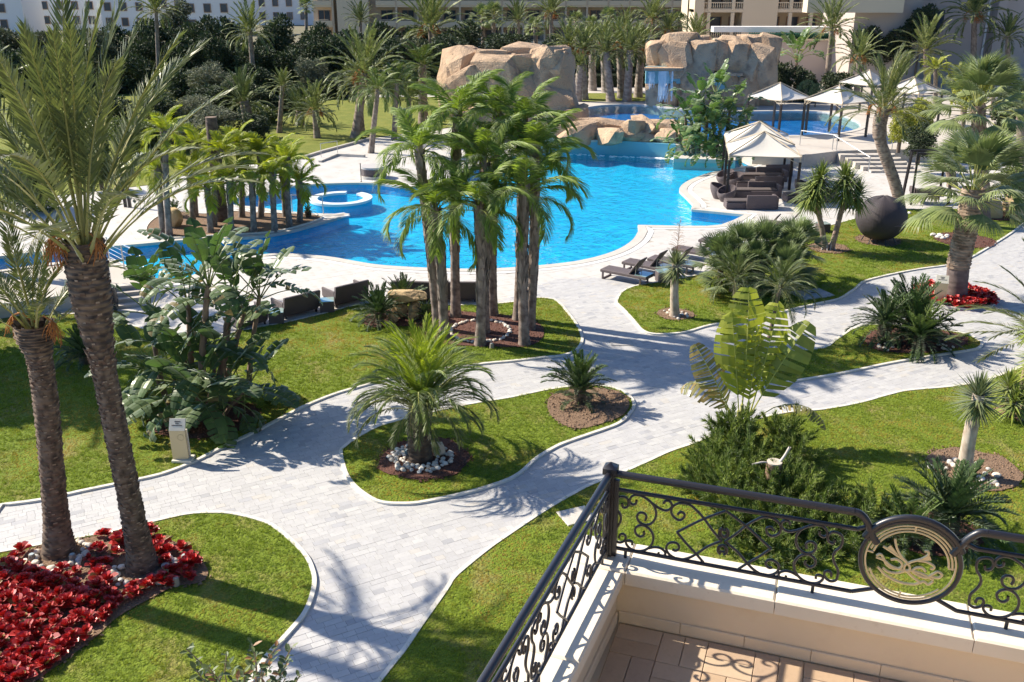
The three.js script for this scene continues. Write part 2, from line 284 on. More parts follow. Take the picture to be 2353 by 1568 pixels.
// ---------------------------------------------------------------- grass blades on the lawns
function tuft(n, s) {
  srand(s); const t = new TB();
  for (let i = 0; i < n; i++) {
    const a = rnd(6.283), r = rnd(0.045), x = Math.cos(a) * r, z = Math.sin(a) * r, h = rnd(0.022, 0.05), b = rnd(6.283), w = rnd(0.003, 0.0055), l = rnd(0.012, 0.04);
    const k = rnd(0.75, 1.25); t.color(k * rnd(0.9, 1.15), k, k * 0.8);
    t.tri(V(x - Math.sin(b) * w, 0, z + Math.cos(b) * w), V(x + Math.sin(b) * w, 0, z - Math.cos(b) * w), V(x + Math.cos(b) * l, h, z + Math.sin(b) * l));
  }
  return t.geo();
}
M.blade = leafMat([0.265, 0.33, 0.01], 0.4, 0);
const tuftGeo = tuft(14, 5);
for (const k of Object.keys(lawns)) {
  srand(400 + k.charCodeAt(0)); const poly = lawns[k], ms = [], cs = [];
  let x0 = 1e9, x1 = -1e9, z0 = 1e9, z1 = -1e9; for (const p of poly) { x0 = Math.min(x0, p.x); x1 = Math.max(x1, p.x); z0 = Math.min(z0, p.z); z1 = Math.max(z1, p.z); }
  const c = new THREE.Color(); x0 = Math.max(x0, -17); x1 = Math.min(x1, 23); z1 = Math.min(z1, -8.5);
  const n = (x1 - x0) * (z1 - z0) * 210;
  for (let i = 0; i < n; i++) {
    const x = rnd(x0, x1), z = rnd(z0, z1), d = -z; if (rnd() > (d < 24 ? 1 : d < 33 ? 0.6 : 0.3)) continue;
    if (Math.abs(x) > d * 0.6 + 1.5 || !inside(poly, x, z) || beds.some((b) => inside(b, x, z))) continue;
    const dry = Math.max(0, noise(x * 0.55, 3, z * 0.55) * 1.4 + noise(x * 2.3, 7, z * 2.3) * 0.9), f = noise(x * 0.3, 1, z * 0.3) * 0.22;
    const s = (d < 24 ? 1 : d < 33 ? 1.3 : 1.7) * rnd(0.75, 1.25) * (1 - Math.min(0.5, dry * 0.5));
    ms.push(M4(V(x, 0.052, z), rnd(-0.15, 0.15), rnd(6.28), rnd(-0.15, 0.15), V(s, s * rnd(0.7, 1.2), s)));
    c.setRGB(0.9 + f + dry * 1.3, 1 + f * 0.6 + dry * 0.12, 0.85 + dry * 6); cs.push(c.clone());
  }
  const im = new THREE.InstancedMesh(tuftGeo, M.blade, ms.length); im.name = uname('grass'); ms.forEach((m, i) => { im.setMatrixAt(i, m); im.setColorAt(i, cs[i]); });
  im.castShadow = im.receiveShadow = true; im.userData = { kind: 'stuff', label: 'mown grass of the ' + lawnNames[k], category: 'grass' }; scene.add(im);
}
// ---------------------------------------------------------------- pavers of the paths: rows of small stones on a turned grid
{
  srand(91); const ang = -0.5, ca = Math.cos(ang), sa = Math.sin(ang), list = [];      // grid axes (ca, sa) and (-sa, ca)
  const polyIn = Object.values(lawns).map((o) => offset(o, -0.12)), poolGrow = offset(pool, 0.75), ring = offset(ringBed, -0.1);
  const deckLine = [P(520, 770, 0), P(870, 690, 0), P(1150, 694, 0), P(1280, 640, 0), P(1420, 640, 0), P(1500, 650, 0), P(2000, 620, 0), P(2420, 500, 0), P(2900, 500, 0), P(2900, 3000, 0), P(-400, 2600, 0), P(-400, 800, 0)];
  const rowH = 0.155;
  for (let r = -260; r < 260; r++) {
    let q = -42 + rnd(0.3);
    while (q < 42) {
      const L = pick([0.16, 0.2, 0.24, 0.3, 0.34]), cq = q + L / 2, cr = r * rowH; q += L;
      const x = cq * ca - cr * sa, z = -24 + cq * sa + cr * ca;
      if (z > -9.5 || z < -46 || Math.abs(x) > -z * 0.63 + 1.5 || !inside(deckLine, x, z) || inside(poolGrow, x, z) || polyIn.some((o) => inside(o, x, z)) || inside(ring, x, z)) continue;
      const big = (r % 8 === 0) ? 0.01 : 0.002;
      list.push([x, z, L - 0.004, rowH - big]);
    }
  }
  list.sort((a, b) => b[1] - a[1]);
  const geos = {}; const bw = M.paver.map(() => []);
  const q0 = new THREE.Quaternion();
  list.forEach(([x, z, L, w], i) => {
    const m = rnd() < 0.72 ? Math.floor(rnd(3)) : Math.floor(rnd(7)), h = 0.012 + rnd(0.004), key = L.toFixed(3) + w.toFixed(3);
    const g = geos[key] ??= (() => { const s = cbox(L, 0.03, w, 0.003); return boxUV(s); })();
    if (i < 300) { const k = part(paving, 'paver', g, M.paver[m]); k.position.set(x, h - 0.012, z); k.rotation.set(rnd(-0.006, 0.006), -ang, rnd(-0.006, 0.006)); }
    else { const c = new THREE.BoxGeometry(L, 0.03, w); c.applyMatrix4(M4(V(x, h - 0.012, z), rnd(-0.008, 0.008), -ang, rnd(-0.008, 0.008))); const uv = c.attributes.uv, p = c.attributes.position; const ox = rnd(9), oz = rnd(9); for (let j = 0; j < uv.count; j++) uv.setXY(j, p.getX(j) + ox, p.getZ(j) + oz); bw[m].push(c); }
  });
  bw.forEach((b, m) => { if (b.length) part(paving, 'paver_field', mergeC(b), M.paver[m]).userData.kind = 'stuff'; });
  console.log('pavers', list.length);
}
// broad slabs of the pool deck
{
  srand(17); const ang = -0.5, ca = Math.cos(ang), sa = Math.sin(ang), list = [], grow = offset(pool, 0.66), lawnIn = Object.values(lawns), grid = [0.9, 0.6];
  for (let r = -75; r < 75; r++) for (let k = -60; k < 60; k++) {
    const a = k * grid[0] + (r % 2 ? 0.45 : 0), b = r * grid[1], x = a * ca - b * sa, z = -46 + a * sa + b * ca; if (Math.abs(x) > -z * 0.6 + 2 || z < -74 || !inside(deckPoly, x, z)) continue;
    const cs = [[-1, -1], [1, -1], [1, 1], [-1, 1]].map(([p, q]) => [x + (p * 0.45) * ca - (q * 0.3) * sa, z + (p * 0.45) * sa + (q * 0.3) * ca]); const inP = cs.filter(([p, q]) => inside(grow, p, q)).length; if (inP === 4 || (inP && cs.some(([p, q]) => inside(pool, p, q)))) continue;
    if (cs.every(([p, q]) => lawnIn.some((o) => inside(o, p, q)))) continue; list.push([x, z]);
  }
  list.sort((a, b) => b[1] - a[1]); const g = boxUV(cbox(0.894, 0.02, 0.594, 0.002)), field = [];
  list.forEach(([x, z], i) => { const h = 0.001 + rnd(0.004); if (i < 300) { const m = part(deck, 'deck_slab', g, M.deck); m.position.set(x, h, z); m.rotation.y = -ang; } else { const c = g.clone(); c.applyMatrix4(M4(V(x, h, z), 0, -ang)); const uv = c.attributes.uv, p = c.attributes.position; for (let j = 0; j < uv.count; j++) uv.setXY(j, p.getX(j), p.getZ(j)); field.push(c); } });
  if (field.length) part(deck, 'deck_slab_field', mergeC(field), M.deck).userData.kind = 'stuff'; console.log('deck slabs', list.length);
}
// crumbs of soil and bark on the beds
{
  srand(141); const g = new THREE.IcosahedronGeometry(1, 0), soil = [], bark = [];
  bedList.forEach(([nm, poly]) => { let x0 = 1e9, x1 = -1e9, z0 = 1e9, z1 = -1e9; for (const p of poly) { x0 = Math.min(x0, p.x); x1 = Math.max(x1, p.x); z0 = Math.min(z0, p.z); z1 = Math.max(z1, p.z); } const n = Math.min(1600, (x1 - x0) * (z1 - z0) * 130), grow = offset(poly, 0.1); for (let i = 0; i < n; i++) { const x = rnd(x0 - 0.1, x1 + 0.1), z = rnd(z0 - 0.1, z1 + 0.1); if (!inside(grow, x, z)) continue; const k = rnd(0.008, 0.028); (nm === 'soil_bed' ? soil : bark).push(M4(V(x, 0.078, z), rnd(3), rnd(3), rnd(3), V(k * rnd(0.8, 2.2), k * 0.7, k))); } });
  [['soil_crumbs', soil, M.soil, [0.2, 0.13, 0.085]], ['bark_mulch', bark, M.mulch, [0.13, 0.055, 0.04]]].forEach(([nm, l, m, c]) => { const im = new THREE.InstancedMesh(g, std([1, 1, 1], 1), l.length), q = new THREE.Color(); im.name = nm; l.forEach((x, i) => { const k = rnd(0.6, 1.6); im.setMatrixAt(i, x); im.setColorAt(i, q.setRGB(c[0] * k, c[1] * k, c[2] * k)); }); im.castShadow = im.receiveShadow = true; im.userData = { kind: 'stuff', label: nm === 'soil_crumbs' ? 'loose crumbs of earth on the bare beds' : 'loose bark pieces on the mulch beds', category: nm === 'soil_crumbs' ? 'soil' : 'mulch' }; scene.add(im); });
}
// ---------------------------------------------------------------- plant building blocks
// One feather frond: starts at the origin along +x, arches down in y; two rows of leaflets.
function frond(o) {
  const { L = 3, pet = 0.15, n = 50, ll = 0.45, lw = 0.022, bend = 0.9, pw = 1.6, a0 = 1.1, a1 = 0.35, vee = 0.35, droop = 0.1, c0 = [0.10, 0.15, 0.03], c1 = [0.06, 0.1, 0.03], cr = [0.3, 0.32, 0.1], rr = 0.022, s = 1, seg = 1, sway = 0.08 } = o;
  srand(s * 31 + 5); const t = new TB(), K = 24, pts = [], tan = []; let p = V(0, 0, 0), sw = rnd(-sway, sway);
  for (let i = 0; i <= K; i++) { const q = i / K, a = -bend * Math.pow(q, pw), d = V(Math.cos(a) * Math.cos(sw * q), Math.sin(a), Math.sin(sw * q)).normalize(); pts.push(p.clone()); tan.push(d); p = p.clone().addScaledVector(d, L / K); }
  const at = (q) => { const f = Math.min(K - 1e-6, q * K), i = Math.floor(f); return [pts[i].clone().lerp(pts[i + 1], f - i), tan[i].clone().lerp(tan[Math.min(K, i + 1)], f - i).normalize()]; };
  const side = V(0, 0, 1);
  t.color(...cr);
  for (let i = 0; i < K; i += 2) {
    const w0 = rr * (1 - i / K * 0.85) * (i < 3 ? 1.6 : 1), w1 = rr * (1 - (i + 2) / K * 0.85), A = pts[i], B = pts[i + 2], ua = V(-tan[i].y, tan[i].x, 0), ub = V(-tan[i + 2].y, tan[i + 2].x, 0);
    const q = (c, w, u, k) => c.clone().addScaledVector(side, Math.cos(k) * w).addScaledVector(u, Math.sin(k) * w * 0.7);
    for (let k = 0; k < 3; k++) { const e = k * 2.094 + 0.52, f = e + 2.094; t.quad(q(A, w0, ua, e), q(B, w1, ub, e), q(B, w1, ub, f), q(A, w0, ua, f)); }
  }
  for (let i = 0; i < n; i++) for (const sg of [-1, 1]) {
    const q = pet + (1 - pet) * Math.pow((i + rnd(0.8)) / n, 0.92), [c, tg] = at(Math.min(0.995, q)), up = V(-tg.y, tg.x, 0);
    const prof = Math.pow(Math.sin(Math.PI * Math.min(1, 0.12 + 0.86 * (q - pet) / (1 - pet))), 0.6), len = ll * (0.35 + 0.65 * prof) * rnd(0.8, 1.12);
    const a = a0 + (a1 - a0) * q + rnd(-0.12, 0.12), ve = vee + rnd(-0.22, 0.22);
    const d = tg.clone().multiplyScalar(Math.cos(a)).addScaledVector(side, sg * Math.sin(a) * Math.cos(ve)).addScaledVector(up, Math.sin(a) * Math.sin(ve)).normalize();
    const wv = up.clone().cross(d).normalize().multiplyScalar(0.5).addScaledVector(up, 0.5 * sg * rnd(0.2, 1)).normalize();
    const k = rnd(0.8, 1.25), m = mix(c0, c1, rnd()); t.color(m[0] * k, m[1] * k, m[2] * k);
    const w = lw * rnd(0.8, 1.2), dr = droop * rnd(0.7, 1.3);
    if (seg === 1) {
      const mid = c.clone().addScaledVector(d, len * 0.4); mid.y -= dr * len * 0.2; const tip = c.clone().addScaledVector(d, len); tip.y -= dr * len;
      t.tri(c, mid.clone().addScaledVector(wv, w), mid.clone().addScaledVector(wv, -w)); t.tri(mid.clone().addScaledVector(wv, w), tip, mid.clone().addScaledVector(wv, -w));
    } else {
      let prev = c, pw2 = w * 0.5, dd = d.clone();
      for (let j = 1; j <= seg; j++) { const nx = prev.clone().addScaledVector(dd, len / seg); const w2 = w * (j === seg ? 0.12 : 1); t.quad(prev.clone().addScaledVector(wv, pw2), nx.clone().addScaledVector(wv, w2), nx.clone().addScaledVector(wv, -w2), prev.clone().addScaledVector(wv, -pw2)); prev = nx; pw2 = w2; dd.y -= dr; dd.normalize(); }
    }
  }
  return t.geo();
}
// Trunk along points; r(t) radius; bump(t, a) adds relief
function trunkGeo(pts, r, rings, rad, bump, col) {
  const c = new THREE.CatmullRomCurve3(pts), len = c.getLength(), t = new TB(), P2 = [], C2 = [];
  let nx = V(1, 0, 0);
  for (let i = 0; i <= rings; i++) {
    const q = i / rings, p = c.getPoint(q), tg = c.getTangent(q), bx = nx.clone().addScaledVector(tg, -nx.dot(tg)).normalize(), bz = tg.clone().cross(bx), row = [], cr = [];
    for (let k = 0; k < rad; k++) { const a = k / rad * 6.28319, R = r(q) + (bump ? bump(q * len, a, q) : 0); row.push(p.clone().addScaledVector(bx, Math.cos(a) * R).addScaledVector(bz, Math.sin(a) * R)); cr.push(col(q * len, a, q)); }
    P2.push(row); C2.push(cr);
  }
  const pos = [], cl = [], idx = [];
  P2.forEach((row, i) => row.forEach((p, k) => { pos.push(p.x, p.y, p.z); cl.push(...C2[i][k]); }));
  for (let i = 0; i < rings; i++) for (let k = 0; k < rad; k++) { const a = i * rad + k, b = i * rad + (k + 1) % rad, d = a + rad, e = b + rad; idx.push(a, d, b, b, d, e); }
  const g = new THREE.BufferGeometry(); g.setAttribute('position', new THREE.Float32BufferAttribute(pos, 3)); g.setAttribute('color', new THREE.Float32BufferAttribute(cl, 3)); g.setIndex(idx); g.computeVertexNormals(); return g;
}
const barkBump = tex(256, 0.25, (i) => N3[(i * 2) % 262144], false);
M.bark = new THREE.MeshStandardMaterial({ vertexColors: true, roughness: 0.95 });
const barkCol = (c0, c1, f = 6) => (l, a) => { const k = Math.max(0, Math.min(1, 0.5 + noise(Math.cos(a) * 2, l * f, Math.sin(a) * 2) + noise(Math.cos(a) * 6, l * f * 3, Math.sin(a) * 6) * 0.7)); return mix(c0, c1, k); };
// relief of old leaf bases set in staggered rows
const scales = (row, num, h) => (l, a) => { const r = l / row, i = Math.floor(r), f = r - i, s = (a / 6.28319 * num + (i % 2) * 0.5) % 1; return h * f * (0.35 + 0.65 * Math.sin(Math.PI * s)) + noise(a * 2, l * 3, 4) * h * 0.5; };
const rings = (row, h) => (l, a) => { const f = (l / row + 0.12 * noise(Math.cos(a) * 2, l * 2, Math.sin(a) * 2)) % 1; return (f > 0.85 ? h : 0) + noise(Math.cos(a) * 3, l * 5, Math.sin(a) * 3) * h * 0.8; };
// put fronds round a crown as parts
function crown(parent, top, n, vars, o) {
  const { e0 = 80, e1 = -20, mat, sc = 1, pw = 1, name = 'frond', tilt = null, r0 = 0.1, lop = 0, az0 = 0 } = o;
  for (let i = 0; i < n; i++) {
    const q = (i + 0.5) / n, el = (e0 + (e1 - e0) * Math.pow(q, pw) + rnd(-7, 7)) * Math.PI / 180, az = az0 + i * 2.39996 + rnd(-0.25, 0.25);
    const v = vars[Math.max(0, Math.min(vars.length - 1, Math.floor(q * vars.length + rnd(-0.3, 0.3))))];
    const m = part(parent, name, pick(v), Array.isArray(mat) ? mat[Math.min(mat.length - 1, Math.floor(q * mat.length))] : mat);
    m.rotation.order = 'YZX'; m.rotation.y = az; m.rotation.z = el; m.rotation.x = rnd(-0.25, 0.25); m.scale.setScalar(sc * rnd(0.86, 1.08));
    m.position.copy(top).add(V(Math.cos(az) * r0 * q, -r0 * 1.4 * q, -Math.sin(az) * r0 * q));
    if (tilt) { const w = new THREE.Quaternion().setFromEuler(new THREE.Euler(tilt[0], 0, tilt[1])); m.quaternion.premultiply(w); }
  }
}
function crownGeo(n, vars, o) {       // the same, merged: for palms far away
  const g = new THREE.Group(); crown(g, V(0, 0, 0), n, vars, { ...o, mat: M.bark }); const l = [];
  g.children.forEach((c) => { c.updateMatrix(); l.push(c.geometry.clone().applyMatrix4(c.matrix)); }); return mergeC(l);
}
// Large paddle leaf (banana, bird of paradise): torn blade halves along an arching midrib
function paddle(o) {
  const { L = 1.4, W = 0.42, stalk = 0.5, bend = 0.7, tears = 7, s = 1, c0 = [0.05, 0.1, 0.03], c1 = [0.08, 0.14, 0.03], cs = [0.2, 0.24, 0.07], fold = 0.35, brown = 0, gap = 0.5 } = o;
  srand(s * 57 + 3); const t = new TB(), tot = L + stalk, K = 22, pts = [], tan = []; let p = V(0, 0, 0), a = 0;
  for (let i = 0; i <= K; i++) { const q = i / K; a = -bend * Math.pow(q, 1.7); const d = V(Math.cos(a), Math.sin(a), 0); pts.push(p.clone()); tan.push(d); p = p.clone().addScaledVector(d, tot / K); }
  const at = (l) => { const f = Math.min(K - 1e-6, l / tot * K), i = Math.floor(f); return [pts[i].clone().lerp(pts[i + 1], f - i), tan[i]]; };
  const rib = (w0, w1, l0, l1) => { const [A, ta] = at(l0), [B, tb] = at(l1); const u = V(-ta.y, ta.x, 0), u2 = V(-tb.y, tb.x, 0); const q = (c, w, uu, k) => c.clone().add(V(0, 0, Math.cos(k) * w)).addScaledVector(uu, Math.sin(k) * w); for (let k = 0; k < 4; k++) { const e = k * 1.5708 + 0.78, f = e + 1.5708; t.quad(q(A, w0, u, e), q(B, w1, u2, e), q(B, w1, u2, f), q(A, w0, u, f)); } };
  t.color(...cs); for (let i = 0; i < 8; i++) { const w = (x) => 0.022 * (1 - 0.8 * x); rib(w(i / 8), w((i + 1) / 8), i / 8 * tot * 0.98, (i + 1) / 8 * tot * 0.98); }
  for (const sg of [-1, 1]) {
    const cuts = [0]; const N = Math.max(2, tears + Math.floor(rnd(-2, 3))); for (let i = 1; i < N; i++) cuts.push((i + rnd(-0.3, 0.3)) / N); cuts.push(1);
    for (let i = 0; i < cuts.length - 1; i++) {
      const q0 = cuts[i], q1 = cuts[i + 1] - (tears > 3 ? rnd(0.004, 0.03) : 0.0), lift = fold + rnd(-0.2, 0.25) * (tears > 3 ? 1.2 : 0.5), sweep = rnd(0.12, 0.32), S = 3, br = brown > rnd() ? 1 : 0;
      const k = rnd(0.82, 1.2), m = br ? [0.22, 0.16, 0.07] : mix(c0, c1, rnd()); t.color(m[0] * k, m[1] * k, m[2] * k);
      const pt = (q, f) => { const w = W * Math.pow(Math.max(0, Math.sin(Math.PI * Math.min(1, 0.1 + 0.9 * q) * 0.98)), 0.55) * (q > 0.985 ? 0.3 : 1), [c, tg] = at(stalk + L * Math.min(1, q + sweep * f * 0.35 * (1 - q))), u = V(-tg.y, tg.x, 0); return c.clone().add(V(0, 0, sg * w * f * Math.cos(lift))).addScaledVector(u, w * f * Math.sin(lift) - w * f * f * 0.35); };
      for (let j = 0; j < 2; j++) { const a0 = q0 + (q1 - q0) * j / 2, a1 = q0 + (q1 - q0) * (j + 1) / 2; for (let f = 0; f < S; f++) { const g0 = f / S, g1 = (f + 1) / S, sh0 = j === 1 || tears < 4 ? 0 : 0; t.quad(pt(a0, g0), pt(a1, g0), pt(a1, g1), pt(a0, g1)); } }
    }
  }
  return t.geo();
}
// Fan leaf: stalk and a half disc of narrow blades
function fan(o) {
  const { st = 0.9, R = 0.8, n = 30, w = 0.03, s = 1, spread = 2.5, c0 = [0.07, 0.11, 0.03], c1 = [0.11, 0.15, 0.05], droop = 0.25, cs = [0.25, 0.27, 0.09] } = o;
  srand(s * 91 + 1); const t = new TB(); t.color(...cs);
  const P0 = V(0, 0, 0), P1 = V(st, 0, 0); for (let k = 0; k < 3; k++) { const e = k * 2.094, f = e + 2.094, q = (c, a, r) => c.clone().add(V(0, Math.sin(a) * r, Math.cos(a) * r)); t.quad(q(P0, e, 0.025), q(P1, e, 0.012), q(P1, f, 0.012), q(P0, f, 0.025)); }
  for (let i = 0; i < n; i++) {
    const a = (i / (n - 1) - 0.5) * spread * rnd(0.98, 1.02), len = R * (0.72 + 0.28 * Math.cos(a * 0.9)) * rnd(0.88, 1.08), d = V(Math.cos(a), 0, Math.sin(a)), up = (i % 2 ? 1 : -1) * 0.4 * w, k = rnd(0.8, 1.2), m = mix(c0, c1, rnd()); t.color(m[0] * k, m[1] * k, m[2] * k);
    const sd = V(-d.z, 0, d.x), pt = (f, ww) => { const c = P1.clone().addScaledVector(d, len * f); c.y += up - droop * len * f * f * f - 0.18 * Math.abs(a) * Math.abs(a) * f * R * 0.4; return [c.clone().addScaledVector(sd, ww), c.clone().addScaledVector(sd, -ww)]; };
    const [a1, b1] = pt(0.02, w * 0.25), [a2, b2] = pt(0.55, w), [a3, b3] = pt(0.8, w * 0.55), [a4] = pt(1, 0); t.quad(a1, a2, b2, b1); t.quad(a2, a3, b3, b2); t.tri(a3, a4, b3);
  }
  return t.geo();
}
// Rosette of sword leaves (yucca, screw pine, agave)
function rosette(o) {
  const { n = 120, L = 0.6, w = 0.018, e0 = 85, e1 = -50, s = 1, c0 = [0.08, 0.12, 0.05], c1 = [0.13, 0.17, 0.06], droop = 0.15, stem = 0.25 } = o;
  srand(s * 17 + 9); const t = new TB();
  for (let i = 0; i < n; i++) {
    const q = i / n, el = (e0 + (e1 - e0) * q + rnd(-8, 8)) * Math.PI / 180, az = i * 2.39996 + rnd(-0.2, 0.2), d = V(Math.cos(az) * Math.cos(el), Math.sin(el), Math.sin(az) * Math.cos(el)), sd = V(-Math.sin(az), 0, Math.cos(az)), len = L * rnd(0.8, 1.1) * (0.7 + 0.3 * Math.sin(Math.PI * q)), b = V(0, -q * stem, 0);
    const k = rnd(0.75, 1.25), m = mix(c0, c1, rnd()); t.color(m[0] * k, m[1] * k, m[2] * k);
    const pt = (f, ww) => { const c = b.clone().addScaledVector(d, len * f); c.y -= droop * len * f * f * Math.cos(el); return [c.clone().addScaledVector(sd, ww), c.clone().addScaledVector(sd, -ww)]; };
    const [a1, b1] = pt(0, w * 0.8), [a2, b2] = pt(0.45, w), [a3] = pt(1, 0); t.quad(a1, a2, b2, b1); t.tri(a2, a3, b2);
  }
  return t.geo();
}
// Loose leafy mass: leaf cards filling lobes
function leafMass(lobes, n, o) {
  const { size = 0.16, c0 = [0.05, 0.08, 0.02], c1 = [0.09, 0.12, 0.03], s = 1, up = 0.3, thin = 0.45, shell = 0.55 } = o;
  srand(s * 77 + 2); const t = new TB(); const tot = lobes.reduce((a, l) => a + l[3] * l[3], 0);
  for (const [x, y, z, r, ky = 1] of lobes) {
    const m = Math.round(n * r * r / tot);
    for (let i = 0; i < m; i++) {
      const u = rnd(-1, 1), a = rnd(6.283), rr = r * (shell + (1 - shell) * rnd()) * (1 + 0.22 * noise(Math.cos(a) * 2 + x, u * 2 + y, Math.sin(a) * 2 + z)), q = Math.sqrt(1 - u * u), d = V(q * Math.cos(a), u, q * Math.sin(a)), c = V(x + d.x * rr, y + d.y * rr * ky, z + d.z * rr);
      if (noise(c.x * 1.7 / r + s, c.y * 1.7 / r, c.z * 1.7 / r) > 0.34) continue;
      const e = V(rnd(-1, 1), rnd(-1, 1) + up, rnd(-1, 1)).addScaledVector(d, 0.7).normalize(), f = V(rnd(-1, 1), rnd(-1, 1), rnd(-1, 1)).cross(e).normalize(), S = size * rnd(0.6, 1.3), k = rnd(0.75, 1.25), cc = mix(c0, c1, rnd()); t.color(cc[0] * k, cc[1] * k, cc[2] * k);
      const mid = c.clone().addScaledVector(e, S * 0.5); t.tri(c, mid.clone().addScaledVector(f, S * thin * 0.5), mid.clone().addScaledVector(f, -S * thin * 0.5)); t.tri(mid.clone().addScaledVector(f, S * thin * 0.5), c.clone().addScaledVector(e, S), mid.clone().addScaledVector(f, -S * thin * 0.5));
    }
  }
  return t.geo();
}
// Feathery plumes, juniper like: needles set along many short outward plumes
function sprayMass(lobes, o) {
  const { c0, c1, s = 1, L = 0.5, plumes = 56, needles = 100 } = o; srand(s * 63 + 4); const t = new TB();
  for (const [x, y, z, r] of lobes) for (let i = 0, m = Math.round(plumes * r * r / 0.3); i < m; i++) {
    const u = rnd(-0.35, 1), a = rnd(6.283), q = Math.sqrt(1 - u * u), d = V(q * Math.cos(a), u, q * Math.sin(a)), c = V(x, y, z).addScaledVector(d, r * rnd(0.2, 0.72)), e = d.clone().add(V(rnd(-0.35, 0.35), rnd(0.15, 0.9), rnd(-0.35, 0.35))).normalize(), len = L * rnd(0.65, 1.35), k0 = mix(c0, c1, rnd());
    for (let j = 0; j < needles; j++) {
      const f = Math.pow(rnd(), 0.8), w = len * 0.26 * (1 - f) * (0.5 + f), g = V(rnd(-1, 1), rnd(-1, 1), rnd(-1, 1)).normalize(), b = c.clone().addScaledVector(e, len * f).addScaledVector(g, w * rnd(0.2, 0.7)), n = g.clone().multiplyScalar(0.7).addScaledVector(e, 1).normalize(), h = n.clone().cross(V(rnd(-1, 1), rnd(-1, 1), rnd(-1, 1))).normalize().multiplyScalar(rnd(0.009, 0.016)), k = rnd(0.75, 1.3); t.color(k0[0] * k, k0[1] * k, k0[2] * k);
      t.tri(b.clone().add(h), b.clone().sub(h), b.clone().addScaledVector(n, len * rnd(0.16, 0.26)));
    }
  }
  return t.geo();
}
// boulder: a lump cut by random planes, roughened
function boulder(rx, ry, rz, s, o = {}) {
  const { det = 12, cuts = 11, rough = 0.035, flatTop = 0, min = 0.52 } = o; srand(s * 101 + 7);
  const g = new THREE.IcosahedronGeometry(1, det), p = g.attributes.position, pl = [];
  for (let i = 0; i < cuts; i++) { const d = V(rnd(-1, 1), rnd(-1, 1), rnd(-1, 1)).normalize(); pl.push([d, rnd(min, 0.92)]); }
  if (flatTop) pl.push([V(rnd(-0.1, 0.1), 1, rnd(-0.1, 0.1)).normalize(), flatTop]);
  for (let i = 0; i < p.count; i++) {
    const d = V(p.getX(i), p.getY(i), p.getZ(i)).normalize(), q4 = (x) => x * x * x * x; let r = 0.84 * Math.pow(q4(d.x) + q4(d.y) + q4(d.z), -0.25);
    for (const [n, h] of pl) { const k = n.dot(d); if (k > 0.05) r = Math.min(r, h / k); }
    r += rough * (noise(d.x * 3 + s, d.y * 3, d.z * 3) + 0.5 * noise(d.x * 8, d.y * 8 + s, d.z * 8));
    p.setXYZ(i, d.x * r * rx, d.y * r * ry, d.z * r * rz);
  }
  let h = g; h.computeVertexNormals(); return boxUV(h);
}
// angular block: hull of scattered points
function crag(rx, ry, rz, s, n = 26) {
  srand(s * 37 + 11); const l = [];
  for (let i = 0; i < n; i++) { const d = V(rnd(-1, 1), rnd(-1, 1), rnd(-1, 1)), m = Math.max(Math.abs(d.x), Math.abs(d.y), Math.abs(d.z)); d.multiplyScalar(1 / m); const k = 1 - 0.32 * Math.max(0, d.length() - 1.1) - rnd(0.14); l.push(V(d.x * rx * k, d.y * ry * k, d.z * rz * k)); }
  return boxUV(new ConvexGeometry(l));
}
M.rock = new THREE.MeshStandardMaterial({ map: tex(512, 5, (i) => mix(mix([0.4, 0.26, 0.16], [0.58, 0.42, 0.28], N1[i]), [0.2, 0.14, 0.1], Math.max(0, (N2[i] - 0.52) * 2.6))), bumpMap: tex(512, 2.2, (i) => N1[i] * 0.6 + N3[i] * 0.4, false), bumpScale: 0.16, roughness: 0.95 });
M.yellowRock = new THREE.MeshStandardMaterial({ map: tex(256, 1.5, (i) => mix([0.42, 0.28, 0.13], [0.6, 0.44, 0.25], N1[(i * 2) % 262144])), bumpMap: M.rock.bumpMap, bumpScale: 0.05, roughness: 0.9 });
M.pebble = [[0.62, 0.58, 0.52], [0.72, 0.69, 0.63], [0.5, 0.47, 0.43], [0.66, 0.58, 0.48]].map((c) => std(c, 0.7));
// ---------------------------------------------------------------- palms and plants of the near garden
M.date = leafMat([1.3, 1.22, 0.85], 0.38, 0.45); M.bright = leafMat([1.75, 1.65, 0.9], 0.48, 0.25); M.cyc = leafMat([1.25, 1.35, 0.85], 0.22, 0.4); M.strelitzia = leafMat([1.0, 1.05, 0.7], 0.42, 0.42, { clearcoatRoughness: 0.28 }); M.paddle = leafMat([1.5, 1.5, 0.8], 0.45, 0.55, { clearcoatRoughness: 0.28 }); M.sword = leafMat([1.5, 1.45, 1.1], 0.3, 0.35);
M.fruit = std([0.42, 0.16, 0.04], 0.8);
const range = (n) => [...Array(n).keys()];
const fr = (o, k = 3) => range(k).map((i) => frond({ ...o, s: (o.s ?? 1) + i }));
const dateC = { c0: [0.13, 0.16, 0.05], c1: [0.075, 0.105, 0.035], cr: [0.3, 0.3, 0.12] };
const upPts = (list, z) => list.map(([u, v]) => AT(u, v, z));
